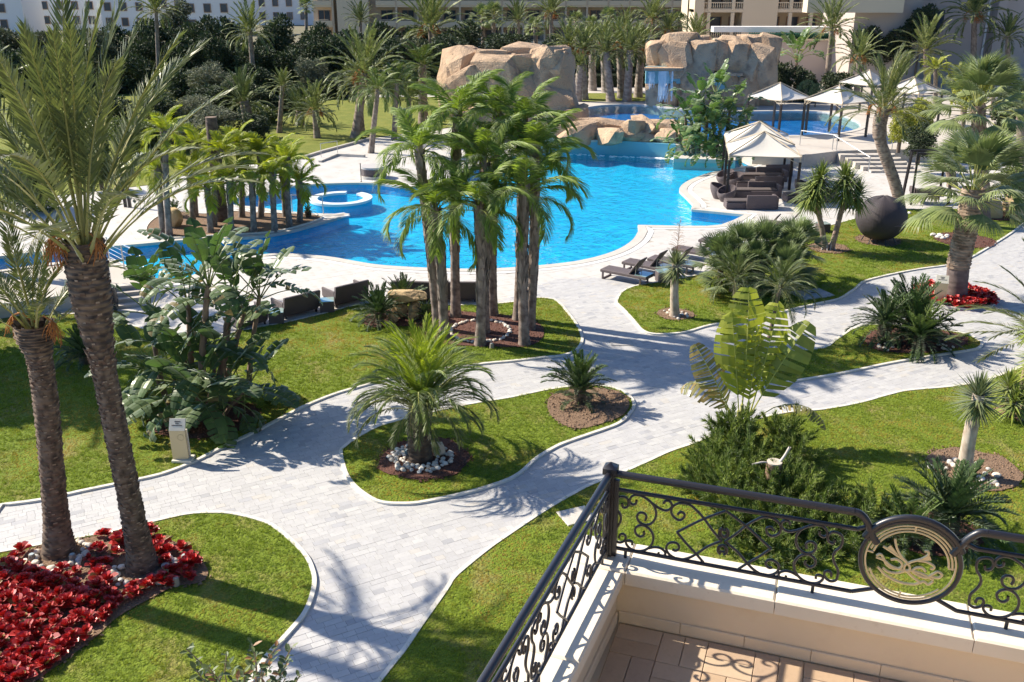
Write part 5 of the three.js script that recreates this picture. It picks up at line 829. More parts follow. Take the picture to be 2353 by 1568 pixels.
// ---------------------------------------------------------------- wicker furniture
const wick = tex(256, 0.16, (i) => { const x = i % 256, y = Math.floor(i / 256), a = Math.floor(x / 32), b = Math.floor(y / 16); return ((a + b) % 2 ? 0.35 : 0.9) * (0.6 + 0.4 * Math.sin(Math.PI * ((x % 32) / 32))) ; }, false);
M.wicker = new THREE.MeshStandardMaterial({ color: new THREE.Color(0.12, 0.092, 0.095), roughness: 0.6, bumpMap: wick, bumpScale: 0.008 });
M.glass = new THREE.MeshPhysicalMaterial({ color: new THREE.Color(0.25, 0.36, 0.34), roughness: 0.06, clearcoat: 1 });
M.cushion = std([0.45, 0.43, 0.42], 0.95);
const bx = (w, h, d, x, y, z, b = 0.02) => boxUV(cbox(w, h, d, b, x, y, z));
function makeSofa() {      // faces -z (the pool); back towards +z
  const g = thing('wicker_sofa', 'x', 'sofa', V(0, 0, 0), 'wicker sofas along the lawn');
  part(g, 'seat_base', bx(2.0, 0.28, 0.8, 0, 0.24, -0.05), M.wicker); part(g, 'cushion', bx(1.84, 0.13, 0.72, 0, 0.45, -0.08, 0.04), M.cushion);
  const bk = part(g, 'backrest', bx(2.1, 0.66, 0.09, 0, 0.33, 0), M.wicker, V(0, 0.18, 0.36)); bk.rotation.x = 0.2;
  for (const s of [-1, 1]) { part(g, 'armrest', bx(0.1, 0.34, 0.82, s * 1.0, 0.45, -0.05), M.wicker); for (const z of [-0.4, 0.3]) part(g, 'foot', bx(0.09, 0.1, 0.09, s * 0.9, 0.05, z), M.darkMetal); }
  return g;
}
const sofa0 = makeSofa();
function seatLine(u0, v0, u1, v1) { const a = P(u0, v0, 0.01), b = P(u1, v1, 0.01); return [a.clone().add(b).multiplyScalar(0.5), Math.atan2(-(b.z - a.z), b.x - a.x)]; }
[[655, 738, 737, 717, 'second wicker sofa from the left along the lawn edge'], [772, 711, 848, 692, 'third wicker sofa from the left, next to the cycads'], [548, 764, 618, 747, 'leftmost wicker sofa of the row, behind the large leaves'], [902, 694, 988, 697, 'wicker sofa behind the cycads and stone blocks'], [1022, 697, 1096, 697, 'rightmost wicker sofa, behind the feather palm trunks']].forEach(([a, b, c, d, lab], i) => {
  const [p, r] = seatLine(a, b, c, d), o = i ? copyOf(sofa0, lab, p, r) : sofa0; if (!i) { o.position.copy(p); o.rotation.y = r; o.userData.label = lab; } o.scale.x = P(a, b, 0).distanceTo(P(c, d, 0)) / 2.1; o.translateZ(-0.45);
});
function makeTable() { const g = thing('wicker_side_table', 'x', 'table', V(0, 0, 0), 'wicker side tables'); part(g, 'body', bx(0.5, 0.42, 0.5, 0, 0.21, 0), M.wicker); part(g, 'glass_top', bx(0.52, 0.02, 0.52, 0, 0.436, 0, 0.004), M.glass); return g; }
const tab0 = makeTable();
[[752, 716, 'glass topped wicker table between the second and third sofas'], [636, 742, 'glass topped wicker table left of the second sofa'], [868, 700, 'glass topped wicker table right of the third sofa'], [1524, 648, 'square glass topped wicker table behind the near lounger'], [2872 / 1.632 - 0 + 130, 534, 'glass topped wicker table beside the lounger pair near the screw pine']].forEach(([u, v, lab], i) => { const p = P(u, v, 0.01), o = i ? copyOf(tab0, lab, p, 0.2) : tab0; if (!i) { o.position.copy(p); o.rotation.y = 0.2; o.userData.label = lab; } });
function makeLounger() {     // head at +x
  const g = thing('wicker_lounger', 'x', 'sun lounger', V(0, 0, 0), 'wicker sun loungers by the pool');
  part(g, 'bed', bx(2.0, 0.12, 0.68, 0, 0.34, 0), M.wicker); const bk = part(g, 'backrest', bx(0.72, 0.06, 0.66, 0.36, 0, 0), M.wicker, V(0.25, 0.41, 0)); bk.rotation.z = 0.95;
  for (const x of [-0.9, 0.75]) part(g, 'leg_frame', merge([box(0.06, 0.3, 0.06, x, 0.15, 0.3), box(0.06, 0.3, 0.06, x, 0.15, -0.3), box(0.06, 0.05, 0.66, x, 0.025, 0)]), M.wicker);
  part(g, 'tray', bx(0.5, 0.02, 0.66, 0.74, 0.412, 0, 0.004), M.glass); part(g, 'back_strut', merge([bar(V(0.5, 0.38, 0.25), V(0.52, 0.8, 0.25), 0.012), bar(V(0.5, 0.38, -0.25), V(0.52, 0.8, -0.25), 0.012)]), M.metal); return g;
}
const lng = makeLounger();
[[1440, 646, -0.62, 'front lounger with raised back and glass tray near the slim yucca'], [1488, 628, -0.62, 'lounger directly behind the front one'], [1546, 620, -0.62, 'third lounger of the near row, behind the yucca head'], [1600, 596, -0.62, 'lounger peeking over the left of the fan palm thicket'], [1660, 575, -0.62, 'low lounger behind the fan palm thicket'], [1752, 540, -0.5, 'left lounger of the pair behind the fan palm thicket'], [1800, 532, -0.5, 'right lounger of the pair, back raised, near the screw pine']].forEach(([u, v, r, lab], i) => { const p = P(u, v, 0.01), o = i ? copyOf(lng, lab, p, r) : lng; if (!i) { o.position.copy(p); o.rotation.y = r; o.userData.label = lab; } });
// daybeds and tub chairs below the canopies
function makeDaybed() { const g = thing('wicker_daybed', 'x', 'daybed', V(0, 0, 0), 'wicker daybeds below the canopies'); part(g, 'chaise', bx(1.0, 0.34, 0.75, -1.05, 0.19, 0), M.wicker); part(g, 'seat', bx(1.5, 0.36, 0.8, 0.2, 0.2, 0), M.wicker); part(g, 'cushion', bx(2.4, 0.08, 0.68, -0.35, 0.41, 0, 0.03), std([0.1, 0.08, 0.078], 0.95)); part(g, 'backrest', bx(1.5, 0.72, 0.12, 0.2, 0.38, 0.42), M.wicker); part(g, 'armrest', bx(0.16, 0.62, 0.8, 1.0, 0.33, 0), M.wicker); return g; }
const db = makeDaybed();
[[1735, 478, 0, 'front daybed below the nearest canopy, closed back towards the lawn'], [1745, 452, 3.1416, 'second daybed below the nearest canopy'], [1752, 432, 0.02, 'middle daybed below the canopies'], [1762, 416, 3.16, 'fourth daybed below the canopies'], [1775, 404, 0.03, 'rear daybed below the second canopy'], [1868, 462, 0.1, 'daybed right of the nearest canopy, half behind the screw pine']].forEach(([u, v, r, lab], i) => { const p = P(u, v, 0.01), o = i ? copyOf(db, lab, p, r) : db; if (!i) { o.position.copy(p); o.rotation.y = r; o.userData.label = lab; } if (Math.abs(r) > 3) o.scale.x = -1; });
function makeTub() { const g = thing('wicker_tub_chair', 'x', 'chair', V(0, 0, 0), 'woven tub chairs below the canopy'); const t = new TB(), n = 36, K = 8, pt = (i, k, r) => { const a = i / n * 6.283, h = 0.42 + 0.36 * Math.pow(0.5 + 0.5 * Math.cos(a), 0.8), q = k / K, R = (0.3 + 0.2 * Math.sin(q * 1.9)) * r; return V(Math.cos(a) * R, 0.04 + h * q, Math.sin(a) * R); }; for (let i = 0; i < n; i++) for (let k = 0; k < K; k++) { t.quad(pt(i, k, 1), pt(i + 1, k, 1), pt(i + 1, k + 1, 1), pt(i, k + 1, 1)); t.quad(pt(i, k, 0.9), pt(i, k + 1, 0.9), pt(i + 1, k + 1, 0.9), pt(i + 1, k, 0.9)); } for (let i = 0; i < n; i++) t.quad(pt(i, K, 0.9), pt(i, K, 1), pt(i + 1, K, 1), pt(i + 1, K, 0.9)); part(g, 'shell', boxUV(t.geo()), M.wicker); part(g, 'seat_cushion', new THREE.CylinderGeometry(0.38, 0.34, 0.14, 24).translate(0, 0.32, 0), std([0.3, 0.25, 0.23], 0.9)); part(g, 'base_ring', new THREE.CylinderGeometry(0.29, 0.29, 0.05, 24).translate(0, 0.025, 0), M.wicker); return g; }
const tub = makeTub();
[[1652, 456, 2.6, 'left one of the front pair of woven tub chairs'], [1668, 463, 2.5, 'right one of the front pair of woven tub chairs'], [1665, 424, 2.6, 'left one of the rear pair of woven tub chairs'], [1685, 430, 2.5, 'right one of the rear pair of woven tub chairs'], [1845, 448, 0.4, 'woven tub chair by the right posts of the nearest canopy']].forEach(([u, v, r, lab], i) => { const p = P(u, v, 0.01), o = i ? copyOf(tub, lab, p, r) : tub; if (!i) { o.position.copy(p); o.rotation.y = r; o.userData.label = lab; } });
{ // wicker globe chair under its cover
  const b = P(2018, 556, 0.06), g = thing('globe_chair', 'big dark wicker globe chair standing on the lawn', 'chair', b), r = 1.03, s = new THREE.SphereGeometry(r, 56, 40), p = s.attributes.position;
  for (let i = 0; i < p.count; i++) { const x = p.getX(i), y = p.getY(i), z = p.getZ(i), a = Math.atan2(z, x), k = 1 + 0.018 * noise(x * 2, y * 2, z * 2) + 0.01 * Math.sin(a * 7); p.setXYZ(i, x * k * 1.05, y * k * 0.96, z * k); } s.computeVertexNormals();
  part(g, 'globe', s, new THREE.MeshStandardMaterial({ color: new THREE.Color(0.05, 0.04, 0.045), roughness: 0.72, bumpMap: wick, bumpScale: 0.006 }), V(0, 1.08, 0)); part(g, 'hood_seam', new THREE.TorusGeometry(1.0, 0.02, 6, 60).rotateY(0.5).scale(1.06, 0.97, 1.01), M.darkMetal, V(0.02, 1.08, 0));
  part(g, 'opening_rim', new THREE.TorusGeometry(0.78, 0.03, 8, 50).scale(1, 0.5, 1).rotateX(1.2), M.wicker, V(0.1, 0.82, 0.62)); for (let i = 0; i < 6; i++) { const a = i * 1.047 + 0.4; part(g, 'leg', bar(V(Math.cos(a) * 0.75, -0.03, Math.sin(a) * 0.7), V(Math.cos(a) * 0.55, 0.35, Math.sin(a) * 0.5), 0.022, 6), M.darkMetal); }
}
{ // hanging swing bench
  const a = P(2089, 468, 0.01), b = P(2180, 472, 0.01), g = thing('swing_bench', 'dark swing bench hanging between two slanting posts on the deck', 'swing', a.clone().add(b).multiplyScalar(0.5)), w = a.distanceTo(b) / 2;
  for (const s of [-1, 1]) { part(g, 'post', beam(V(s * w, 0, 0.1), V(s * w * 0.92, 2.6, -0.1), 0.11, 0.11), M.post); part(g, 'post', beam(V(s * w, 0, -1.1), V(s * w * 0.92, 2.6, -0.9), 0.11, 0.11), M.post); part(g, 'rope', bar(V(s * w * 0.78, 0.75, -0.4), V(s * w * 0.8, 2.55, -0.4), 0.012, 5), std([0.6, 0.56, 0.5], 0.9)); part(g, 'armrest', bx(0.12, 0.3, 0.7, s * w * 0.78, 0.68, -0.4), M.wicker); }
  part(g, 'roof_frame', merge([beam(V(-w, 2.62, -0.1), V(w, 2.62, -0.1), 0.1, 0.1), beam(V(-w, 2.62, -0.95), V(w, 2.62, -0.95), 0.1, 0.1)]), M.post); part(g, 'seat', bx(w * 1.56, 0.14, 0.7, 0, 0.45, -0.4), M.wicker); part(g, 'backrest', bx(w * 1.5, 0.45, 0.08, 0, 0.62, -0.02), M.wicker);
}
// ---------------------------------------------------------------- balcony below the viewer
M.cream = new THREE.MeshStandardMaterial({ map: tex(512, 1.6, (i) => mix(mix([0.7, 0.57, 0.41], [0.76, 0.64, 0.48], N1[i]), [0.62, 0.49, 0.35], Math.max(0, (N2[i] - 0.62) * 2.2))), roughness: 0.8 });
M.copingB = new THREE.MeshStandardMaterial({ map: tex(512, 1.2, (i) => mix(mix([0.74, 0.65, 0.52], [0.8, 0.72, 0.6], N1[i]), [0.64, 0.54, 0.42], Math.max(0, (N3[i] - 0.66) * 2.5))), roughness: 0.75 });
M.tileB = [[0.5, 0.36, 0.24], [0.54, 0.4, 0.28], [0.47, 0.34, 0.24], [0.57, 0.43, 0.3]].map((c) => new THREE.MeshStandardMaterial({ color: new THREE.Color(...c.map((x) => x * 1.7)), map: stoneTex, roughness: 0.6 }));
M.iron = new THREE.MeshPhysicalMaterial({ color: new THREE.Color(0.017, 0.016, 0.022), roughness: 0.42, clearcoat: 0.5, clearcoatRoughness: 0.3, metalness: 0.2 });
M.gold = new THREE.MeshStandardMaterial({ color: new THREE.Color(0.72, 0.57, 0.32), roughness: 0.5, metalness: 0.1 });
const BO = V(0.62, 0, -5.24), BR = -Math.atan2(0.322, 0.947), PY = 7.5, FY = 7.08;
{
  const g = thing('balcony', 'cream stone balcony with a low parapet in the lower corner', 'balcony', BO); g.rotation.y = BR;
  const lean = (m) => { m.rotation.y = -0.05; return m; };
  const bxp = (x0, x1, y0, y1, z0, z1, b = 0.012) => boxUV(cbox(x1 - x0, y1 - y0, z1 - z0, b, (x0 + x1) / 2, (y0 + y1) / 2, (z0 + z1) / 2));
  // coping slabs along both wings, with thin joints
  const yC = PY - 0.11; let x = 0.155; for (const L of [0.92, 1.1, 1.1, 1.1, 1.1]) { part(g, 'coping_slab', bxp(x, x + L - 0.004, yC, PY, -0.19, 0.155), M.copingB); x += L; }
  let z = 0.16; for (const L of [0.9, 1.05, 1.05, 1.05, 1.05, 0.9]) { lean(part(g, 'coping_slab', bxp(-0.215, 0.15, yC, PY - 0.003, z, z + L - 0.004), M.copingB)); z += L; }
  part(g, 'coping_slab', bxp(-0.215, 0.151, yC, PY, -0.19, 0.156), M.copingB);
  part(g, 'parapet_wall', bxp(-0.17, 5.4, FY - 0.5, yC, -0.15, 0.105), M.cream); lean(part(g, 'parapet_wall', bxp(-0.17, 0.105, FY - 0.5, yC, 0.105, 6.2), M.cream));
  part(g, 'floor_slab', bxp(-0.1, 5.3, FY - 0.45, FY - 0.02, 0, 6.2), M.cream);
  for (let i = 0; i < 12; i++) { part(g, 'skirting_tile', bxp(0.12 + i * 0.4, 0.516 + i * 0.4, FY, FY + 0.085, 0.104, 0.12, 0.004), M.cream); if (i < 9) lean(part(g, 'skirting_tile', bxp(0.104, 0.12, FY, FY + 0.085, 0.125 + i * 0.4, 0.521 + i * 0.4, 0.004), M.cream)); }
  srand(3); const T = 0.145, tg = bxp(-T + 0.002, T - 0.002, -0.02, 0, -T / 2 + 0.002, T / 2 - 0.002, 0.003);       // basket weave of long tiles
  for (let i = 0; i < 12; i++) for (let j = 0; j < 8; j++) for (let k = 0; k < 2; k++) { const cx = 0.27 + i * 2 * T, cz = 0.27 + j * 2 * T, up = (i + j) % 2, m = part(g, 'floor_tile', tg, pick(M.tileB)); m.position.set(cx + (up ? (k - 0.5) * T : 0), FY + rnd(0.001), cz + (up ? 0 : (k - 0.5) * T)); m.rotation.y = up ? Math.PI / 2 : 0; }
  // the facade that carries it
  part(g, 'facade_wall', bxp(-0.05, 5.3, -0.3, FY - 0.5, 0.4, 6.2), M.cream); part(g, 'facade_wall', bxp(-0.05, 14, FY - 0.5, 17, 6.2, 6.6), M.cream);
}
{
  const g = thing('balcony_railing', 'black wrought iron scroll railing with a gold medallion on the balcony parapet', 'railing', V(BO.x, PY, BO.z)); g.rotation.y = BR;
  const H1 = 0.6, H2 = 0.49, H0 = 0.06, Z = 0, XM = 1.79, R = 0.27, xe = 4.6;
  part(g, 'post', boxUV(cbox(0.062, 0.6, 0.062, 0.006, 0, 0.3, 0)), M.iron); part(g, 'post', boxUV(cbox(0.03, 0.56, 0.03, 0.004, 0.045, 0.28, 0.0)), M.iron); part(g, 'post', boxUV(cbox(0.03, 0.56, 0.03, 0.004, 0, 0.28, 0.045)), M.iron);
  { const cp = part(g, 'post_cap', new THREE.ConeGeometry(0.062, 0.035, 4).rotateY(Math.PI / 4), M.iron, V(0, 0.66, 0)); part(g, 'post_cap_base', boxUV(cbox(0.086, 0.045, 0.086, 0.004, 0, 0.622, 0)), M.iron); }
  const at = (p, side) => side ? V(-0.05 * p[0], p[1], p[0]) : V(p[0], p[1], 0);
  const line = (pts, r, side, name, m = M.iron, sharp) => part(g, name, sharp ? merge(pts.slice(1).map((p, i) => bar(at(pts[i], side), at(p, side), r, 7))) : tube(pts.map((p) => at(p, side)), r, pts.length * 5, 6), m);
  // rails, right wing
  line([[0.03, H1], [1.45, H1]], 0.024, 0, 'top_rail', M.iron, 1); line([[1.45, H1], [1.48, 0.595], [1.52, 0.56], [1.57, 0.46], [1.6, 0.42]], 0.023, 0, 'top_rail'); line([[2.0, 0.43], [2.04, 0.5], [2.08, 0.56], [2.12, 0.595], [2.16, H1]], 0.023, 0, 'top_rail'); line([[2.16, H1], [xe, H1]], 0.024, 0, 'top_rail', M.iron, 1);
  { const a = []; for (let i = 0; i <= 16; i++) { const q = Math.PI * (0.86 - 0.72 * i / 16); a.push([XM + Math.cos(q) * 0.29, 0.32 + Math.sin(q) * 0.3]); } line(a, 0.021, 0, 'arch_rail'); }
  line([[0.03, H2], [1.48, H2], [1.55, 0.525]], 0.014, 0, 'middle_rail', M.iron, 1); line([[2.03, 0.525], [2.12, H2], [xe, H2]], 0.014, 0, 'middle_rail', M.iron, 1);
  line([[0.03, H0], [1.5, H0], [1.62, 0.11]], 0.013, 0, 'bottom_rail', M.iron, 1); line([[1.97, 0.11], [2.08, H0], [xe, H0]], 0.013, 0, 'bottom_rail', M.iron, 1);
  // left wing
  line([[0.03, H1], [5.6, H1]], 0.024, 1, 'top_rail', M.iron, 1); line([[0.03, H2], [5.6, H2]], 0.014, 1, 'middle_rail', M.iron, 1); line([[0.03, H0], [5.6, H0]], 0.013, 1, 'bottom_rail', M.iron, 1);
  for (const [x, s] of [[0.12, 0], [1.28, 0], [2.35, 0], [3.5, 0], [0.12, 1], [1.3, 1], [2.5, 1]]) part(g, 'foot', bar(at([x, -0.01], s), at([x, H0], s), 0.011, 6), M.iron);
  // scrollwork of half a panel, in metres from the post
  const cv = (l) => l.map(([a, b]) => [(a - 390) / 2354, 0.06 + (1390 + 0.14 * (a - 390) - b) / 2116]);
  const S = [
    [[500, 700], [520, 760], [580, 750], [600, 680], [560, 610], [490, 595], [420, 620], [400, 690], [420, 780], [480, 870], [495, 950], [460, 1040], [405, 1120], [400, 1190], [415, 1270], [480, 1310], [550, 1290], [580, 1230], [555, 1180], [500, 1180], [480, 1240]],
    [[715, 640], [710, 690], [660, 710], [615, 670], [630, 600], [690, 565], [780, 575], [880, 630], [970, 710], [1015, 820], [1005, 920], [940, 1000], [850, 1015], [770, 970], [735, 890], [770, 835], [840, 840], [875, 890], [860, 950]],
    [[850, 1120], [855, 1170], [800, 1205], [740, 1170], [715, 1100], [750, 1045], [830, 1025], [920, 1070], [985, 1160], [995, 1270], [950, 1360], [860, 1420], [760, 1430], [660, 1400], [595, 1330], [590, 1290], [630, 1270], [680, 1290], [685, 1340]],
    [[960, 690], [1050, 750], [1150, 785], [1215, 760], [1240, 700], [1200, 645], [1140, 640], [1115, 680]],
    [[940, 1380], [1020, 1360], [1110, 1370], [1180, 1420], [1190, 1470], [1150, 1490], [1095, 1480], [1090, 1440]],
    [[1330, 840], [1370, 800], [1430, 830], [1420, 890], [1360, 925], [1290, 890], [1240, 820], [1245, 740], [1310, 680], [1400, 665], [1500, 690], [1600, 770], [1700, 870], [1850, 1060], [1990, 1215]],
    [[1290, 1380], [1340, 1400], [1390, 1350], [1360, 1290], [1290, 1270], [1220, 1300], [1200, 1370], [1240, 1450], [1330, 1510], [1430, 1530], [1540, 1500], [1650, 1430], [1800, 1310], [1990, 1215]],
    [[1990, 1010], [1950, 1060], [1960, 1130], [2010, 1150], [2060, 1110], [2050, 1050], [2015, 1050]], [[1990, 1420], [1950, 1370], [1960, 1300], [2010, 1280], [2060, 1320], [2050, 1380], [2015, 1380]],
  ];
  const dia = cv([[2014, 760], [1800, 850], [1640, 930], [1340, 1110], [1490, 1280], [1660, 1450], [1760, 1560]]), XC = 0.69;
  const panel = (off, side) => { for (const m of [0, 1]) { for (const c of S) line(cv(c).map(([x, y]) => [off + (m ? 2 * XC - x : x), Math.max(H0, Math.min(H2 - 0.004, y))]), 0.0085, side, 'scroll'); line(dia.map(([x, y]) => [off + (m ? 2 * XC - x : x), Math.max(H0, Math.min(H2 - 0.004, y))]), 0.0085, side, 'diamond_bar', M.iron, 1); } };
  panel(0.035, 0); panel(2.13, 0); panel(0.035, 1); panel(1.45, 1); panel(2.865, 1);
  // medallion
  const md = new THREE.Group(); md.name = 'medallion'; md.position.set(XM, 0.325, 0); g.add(md); md.userData.label = 'round gold emblem of interlaced curves inside a black ring';
  part(md, 'ring', new THREE.TorusGeometry(R, 0.014, 8, 72), M.iron);
  for (const [r, a0, a1] of [[0.245, 0, 6.2832], [0.226, 0.0, 2.9], [0.207, 0.05, 2.95], [0.226, 3.5, 5.6]]) part(md, 'gold_ring', new THREE.TorusGeometry(r, 0.0065, 6, 72, a1 - a0).rotateZ(a0), M.gold);
  for (const a of [0.03, 1.57, 3.0, 4.6]) part(md, 'gold_bridge', bar(V(Math.cos(a) * 0.205, Math.sin(a) * 0.205, 0), V(Math.cos(a) * 0.247, Math.sin(a) * 0.247, 0), 0.006, 6), M.gold);
  const G = [[[-0.78, 0.4], [-0.45, 0.22], [-0.12, 0.02], [0.02, -0.14], [0, -0.3], [-0.1, -0.28], [-0.12, -0.12], [0.02, 0.03], [0.3, 0.2], [0.45, 0.38], [0.42, 0.48], [0.33, 0.47]], [[-0.5, 0.72], [-0.42, 0.45], [-0.28, 0.2], [-0.08, 0]], [[0.2, 0.12], [0.45, 0.12], [0.66, 0], [0.62, -0.08], [0.56, -0.06]], [[-0.92, 0.05], [-0.82, 0.12], [-0.72, 0], [-0.62, -0.18], [-0.45, -0.28], [-0.22, -0.22], [-0.2, -0.08], [-0.36, 0.04], [-0.52, 0]], [[0.46, -0.2], [0.34, -0.1], [0.18, -0.14], [0.12, -0.26], [0.26, -0.36], [0.5, -0.4], [0.64, -0.26], [0.78, -0.14], [0.9, -0.22], [0.8, -0.34], [0.6, -0.32]], [[-0.92, 0], [-0.7, -0.06], [-0.5, -0.2], [-0.3, -0.26], [-0.05, -0.3], [0.12, -0.44], [0.4, -0.62]], [[0.7, -0.44], [0.5, -0.34], [0.3, -0.28], [0, -0.26], [-0.3, -0.42], [-0.55, -0.42], [-0.7, -0.32]], [[-0.84, -0.32], [-0.6, -0.54], [-0.3, -0.68], [0, -0.72], [0.25, -0.68], [0.46, -0.55], [0.58, -0.62], [0.7, -0.48]]];
  for (const c of G) part(md, 'gold_curve', tube(c.map(([x, y]) => V(x * 0.2, y * 0.2, 0)), 0.0075, c.length * 7, 6), M.gold);
  const lf = (a, b, w) => { const t = new TB(), d = b.clone().sub(a), n = V(-d.y, d.x, 0).normalize(); for (const zz of [-0.004, 0.004]) { t.tri(V(a.x, a.y, zz), V(b.x + n.x * w, b.y + n.y * w, zz), V(b.x - n.x * w, b.y - n.y * w, zz)); } return t.geo(); };
  part(md, 'gold_leaf', lf(V(-0.05, 0.02, 0), V(-0.125, 0.085, 0), 0.014), M.gold); part(md, 'gold_leaf', lf(V(0.03, 0.02, 0), V(0.105, 0.055, 0), 0.014), M.gold);
}
// ---------------------------------------------------------------- far garden
struct('far_lawn', flat([[-300, 500], [0, 462], [200, 442], [350, 424], [480, 388], [600, 374], [700, 363], [738, 348], [850, 318], [1040, 292], [1060, 200], [900, 178], [-400, 178]].map((p) => P(...p, 0.03)), 0.03), M.farLawn, 'shaded lawn below the far palms');
struct('back_lawn', flat([[1240, 236], [1300, 233], [1480, 233], [1500, 224], [1480, 214], [1240, 214]].map((p) => P(...p, TY + 0.02)), TY + 0.02), M.farLawn, 'narrow sunlit lawn below the palm grove behind the upper pool');
struct('undergrowth_ground', flat([V(-62, 0, -88), V(0, 0, -88), V(0, 0, -128), V(70, 0, -128), V(70, 0, -175), V(-62, 0, -175)], 0.02), M.ground, 'dry ground below the far trees');
struct('garden_path', flat([[640, 226], [1000, 222], [1000, 217], [640, 220]].map((p) => P(...p, 0.05)), 0.05), M.kerb, 'pale path crossing the far lawn');
{ const a = P(700, 366, 0), g = struct('ramp_kerb', merge([beam(P(690, 364, 0.08), P(738, 349, 0.08), 0.2, 0.18), beam(P(738, 349, 0.08), P(850, 319, 0.08), 0.2, 0.18), beam(P(772, 356, 0.08), P(838, 359, 0.08), 0.25, 0.2), beam(P(735, 372, 0.05), P(772, 356, 0.1), 0.2, 0.16)]), M.coping, 'low stone kerbs of the ramp below the far lawn');
  const r = thing('ramp_handrail', 'thin steel handrail at the ramp below the far lawn', 'railing', V(0, 0, 0)), p = P(776, 357, 0), q = P(738, 362, 0); part(r, 'rail', merge([bar(p, V(p.x, 0.95, p.z), 0.022), bar(V(p.x, 0.95, p.z), V(q.x, 0.9, q.z), 0.022), bar(q, V(q.x, 0.9, q.z), 0.022)]), M.metal); }
M.farLeaf = leafMat([1.6, 1.5, 1.1], 0.35, 0.3); M.conifer = leafMat([1.15, 1.15, 1], 0.2, 0.1);  // second one: darker foliage tone shared by conifers, other trees, hedges and some palms
const fd = { n: 24, lw: 0.045, pet: 0.15, rr: 0.03, c0: [0.13, 0.16, 0.055], c1: [0.07, 0.1, 0.03], cr: [0.22, 0.22, 0.08] };
srand(71);
const farDate = [0, 1].map((k) => crownGeo(40, [fr({ L: 2.6, bend: 0.5, ll: 0.42, ...fd, s: 301 + k * 9 }), fr({ L: 2.7, bend: 1.0, ll: 0.42, ...fd, s: 311 + k * 9 }), fr({ L: 2.5, bend: 1.5, ll: 0.4, ...fd, s: 321 + k * 9 })], { e0: 86, e1: -12, r0: 0.2 }));
const fq = { ...fd, n: 30, lw: 0.03, seg: 2, droop: 0.42, vee: 0.1, a0: 1, a1: 0.5 };
const farFeather = [0, 1].map((k) => crownGeo(24, [fr({ L: 2.0, bend: 1.0, ll: 0.55, ...fq, c0: [0.13, 0.18, 0.03], c1: [0.07, 0.11, 0.03], s: 331 + k * 9 }), fr({ L: 2.3, bend: 1.7, ll: 0.55, ...fq, c0: [0.12, 0.17, 0.03], c1: [0.06, 0.1, 0.03], s: 341 + k * 9 })], { e0: 78, e1: -18, r0: 0.15 }));
const farYellow = crownGeo(22, [fr({ L: 1.7, bend: 1.0, ll: 0.5, ...fq, c0: [0.24, 0.26, 0.02], c1: [0.14, 0.18, 0.02], s: 351 }), fr({ L: 1.9, bend: 1.7, ll: 0.5, ...fq, c0: [0.2, 0.23, 0.02], c1: [0.12, 0.16, 0.02], s: 361 })], { e0: 78, e1: -10, r0: 0.15 });
const farFan = crownGeo(30, [range(2).map((i) => fan({ s: 40 + i, st: 0.8, R: 0.75, n: 16, w: 0.045, droop: 0.3, c0: [0.09, 0.14, 0.05], c1: [0.15, 0.19, 0.07] }))], { e0: 85, e1: -35, r0: 0.2 });
const farTrunkMat = M.bark;
function farPalm(kind, label, bu, bv, tu, tv, rpx, o = {}) {
  const y0 = o.y ?? 0, b = o.z ? (() => { const q = AT(bu, bv, o.z); return V(q.x, y0, q.z); })() : P(bu, bv, y0), top = AT(tu, tv, b.z).sub(b);
  const zc = -b.z * CT + (EYE - (top.y + b.y)) * ST, s = rpx / (FOC / zc) / 2.4, g = thing(kind === 'fan' ? 'fan_palm' : kind === 'date' ? 'date_palm' : 'feather_palm', label, 'palm tree', b, o.group);
  const R = (o.R ?? 0.22); part(g, 'trunk', trunkGeo([V(0, -0.1, 0), top.clone().multiplyScalar(0.5).add(V(o.bow ?? 0, 0, 0)), top], (q) => R * (1.15 - 0.3 * q + 0.3 * Math.exp(-q * 14)), 40, 12, scales(0.3, 6, R * 0.14), barkCol(o.b0 ?? [0.15, 0.11, 0.09], o.b1 ?? [0.32, 0.26, 0.21])), M.bark);
  const geo = kind === 'date' ? farDate[Math.round(bu) % 2] : kind === 'feather' ? farFeather[Math.round(bu) % 2] : kind === 'yellow' ? farYellow : farFan;
  const c = part(g, 'crown', geo, o.dark ? M.conifer : M.farLeaf, top); c.scale.setScalar(s); c.rotation.y = bu * 0.7;  // palms marked dark get the darker foliage tone on the same crown
  if (o.fruit) { srand(bu); const l = []; for (let i = 0; i < 5; i++) { const a = rnd(6.28), e = V(Math.cos(a) * 0.6 * s, -0.1 * s, Math.sin(a) * 0.6 * s); l.push(tube([V(0, 0, 0), e.clone().multiplyScalar(0.6).add(V(0, 0.2 * s, 0)), e], 0.03 * s, 6, 4)); for (let k = 0; k < 14; k++) l.push(tube([e, e.clone().add(V(rnd(-0.15, 0.15), -0.2, rnd(-0.15, 0.15)).multiplyScalar(s)), e.clone().add(V(rnd(-0.25, 0.25), rnd(-0.6, -0.2), rnd(-0.25, 0.25)).multiplyScalar(s))], 0.014 * s, 3, 3)); } part(g, 'fruit_stalk', merge(l), M.fruit, top); }
  return g;
}
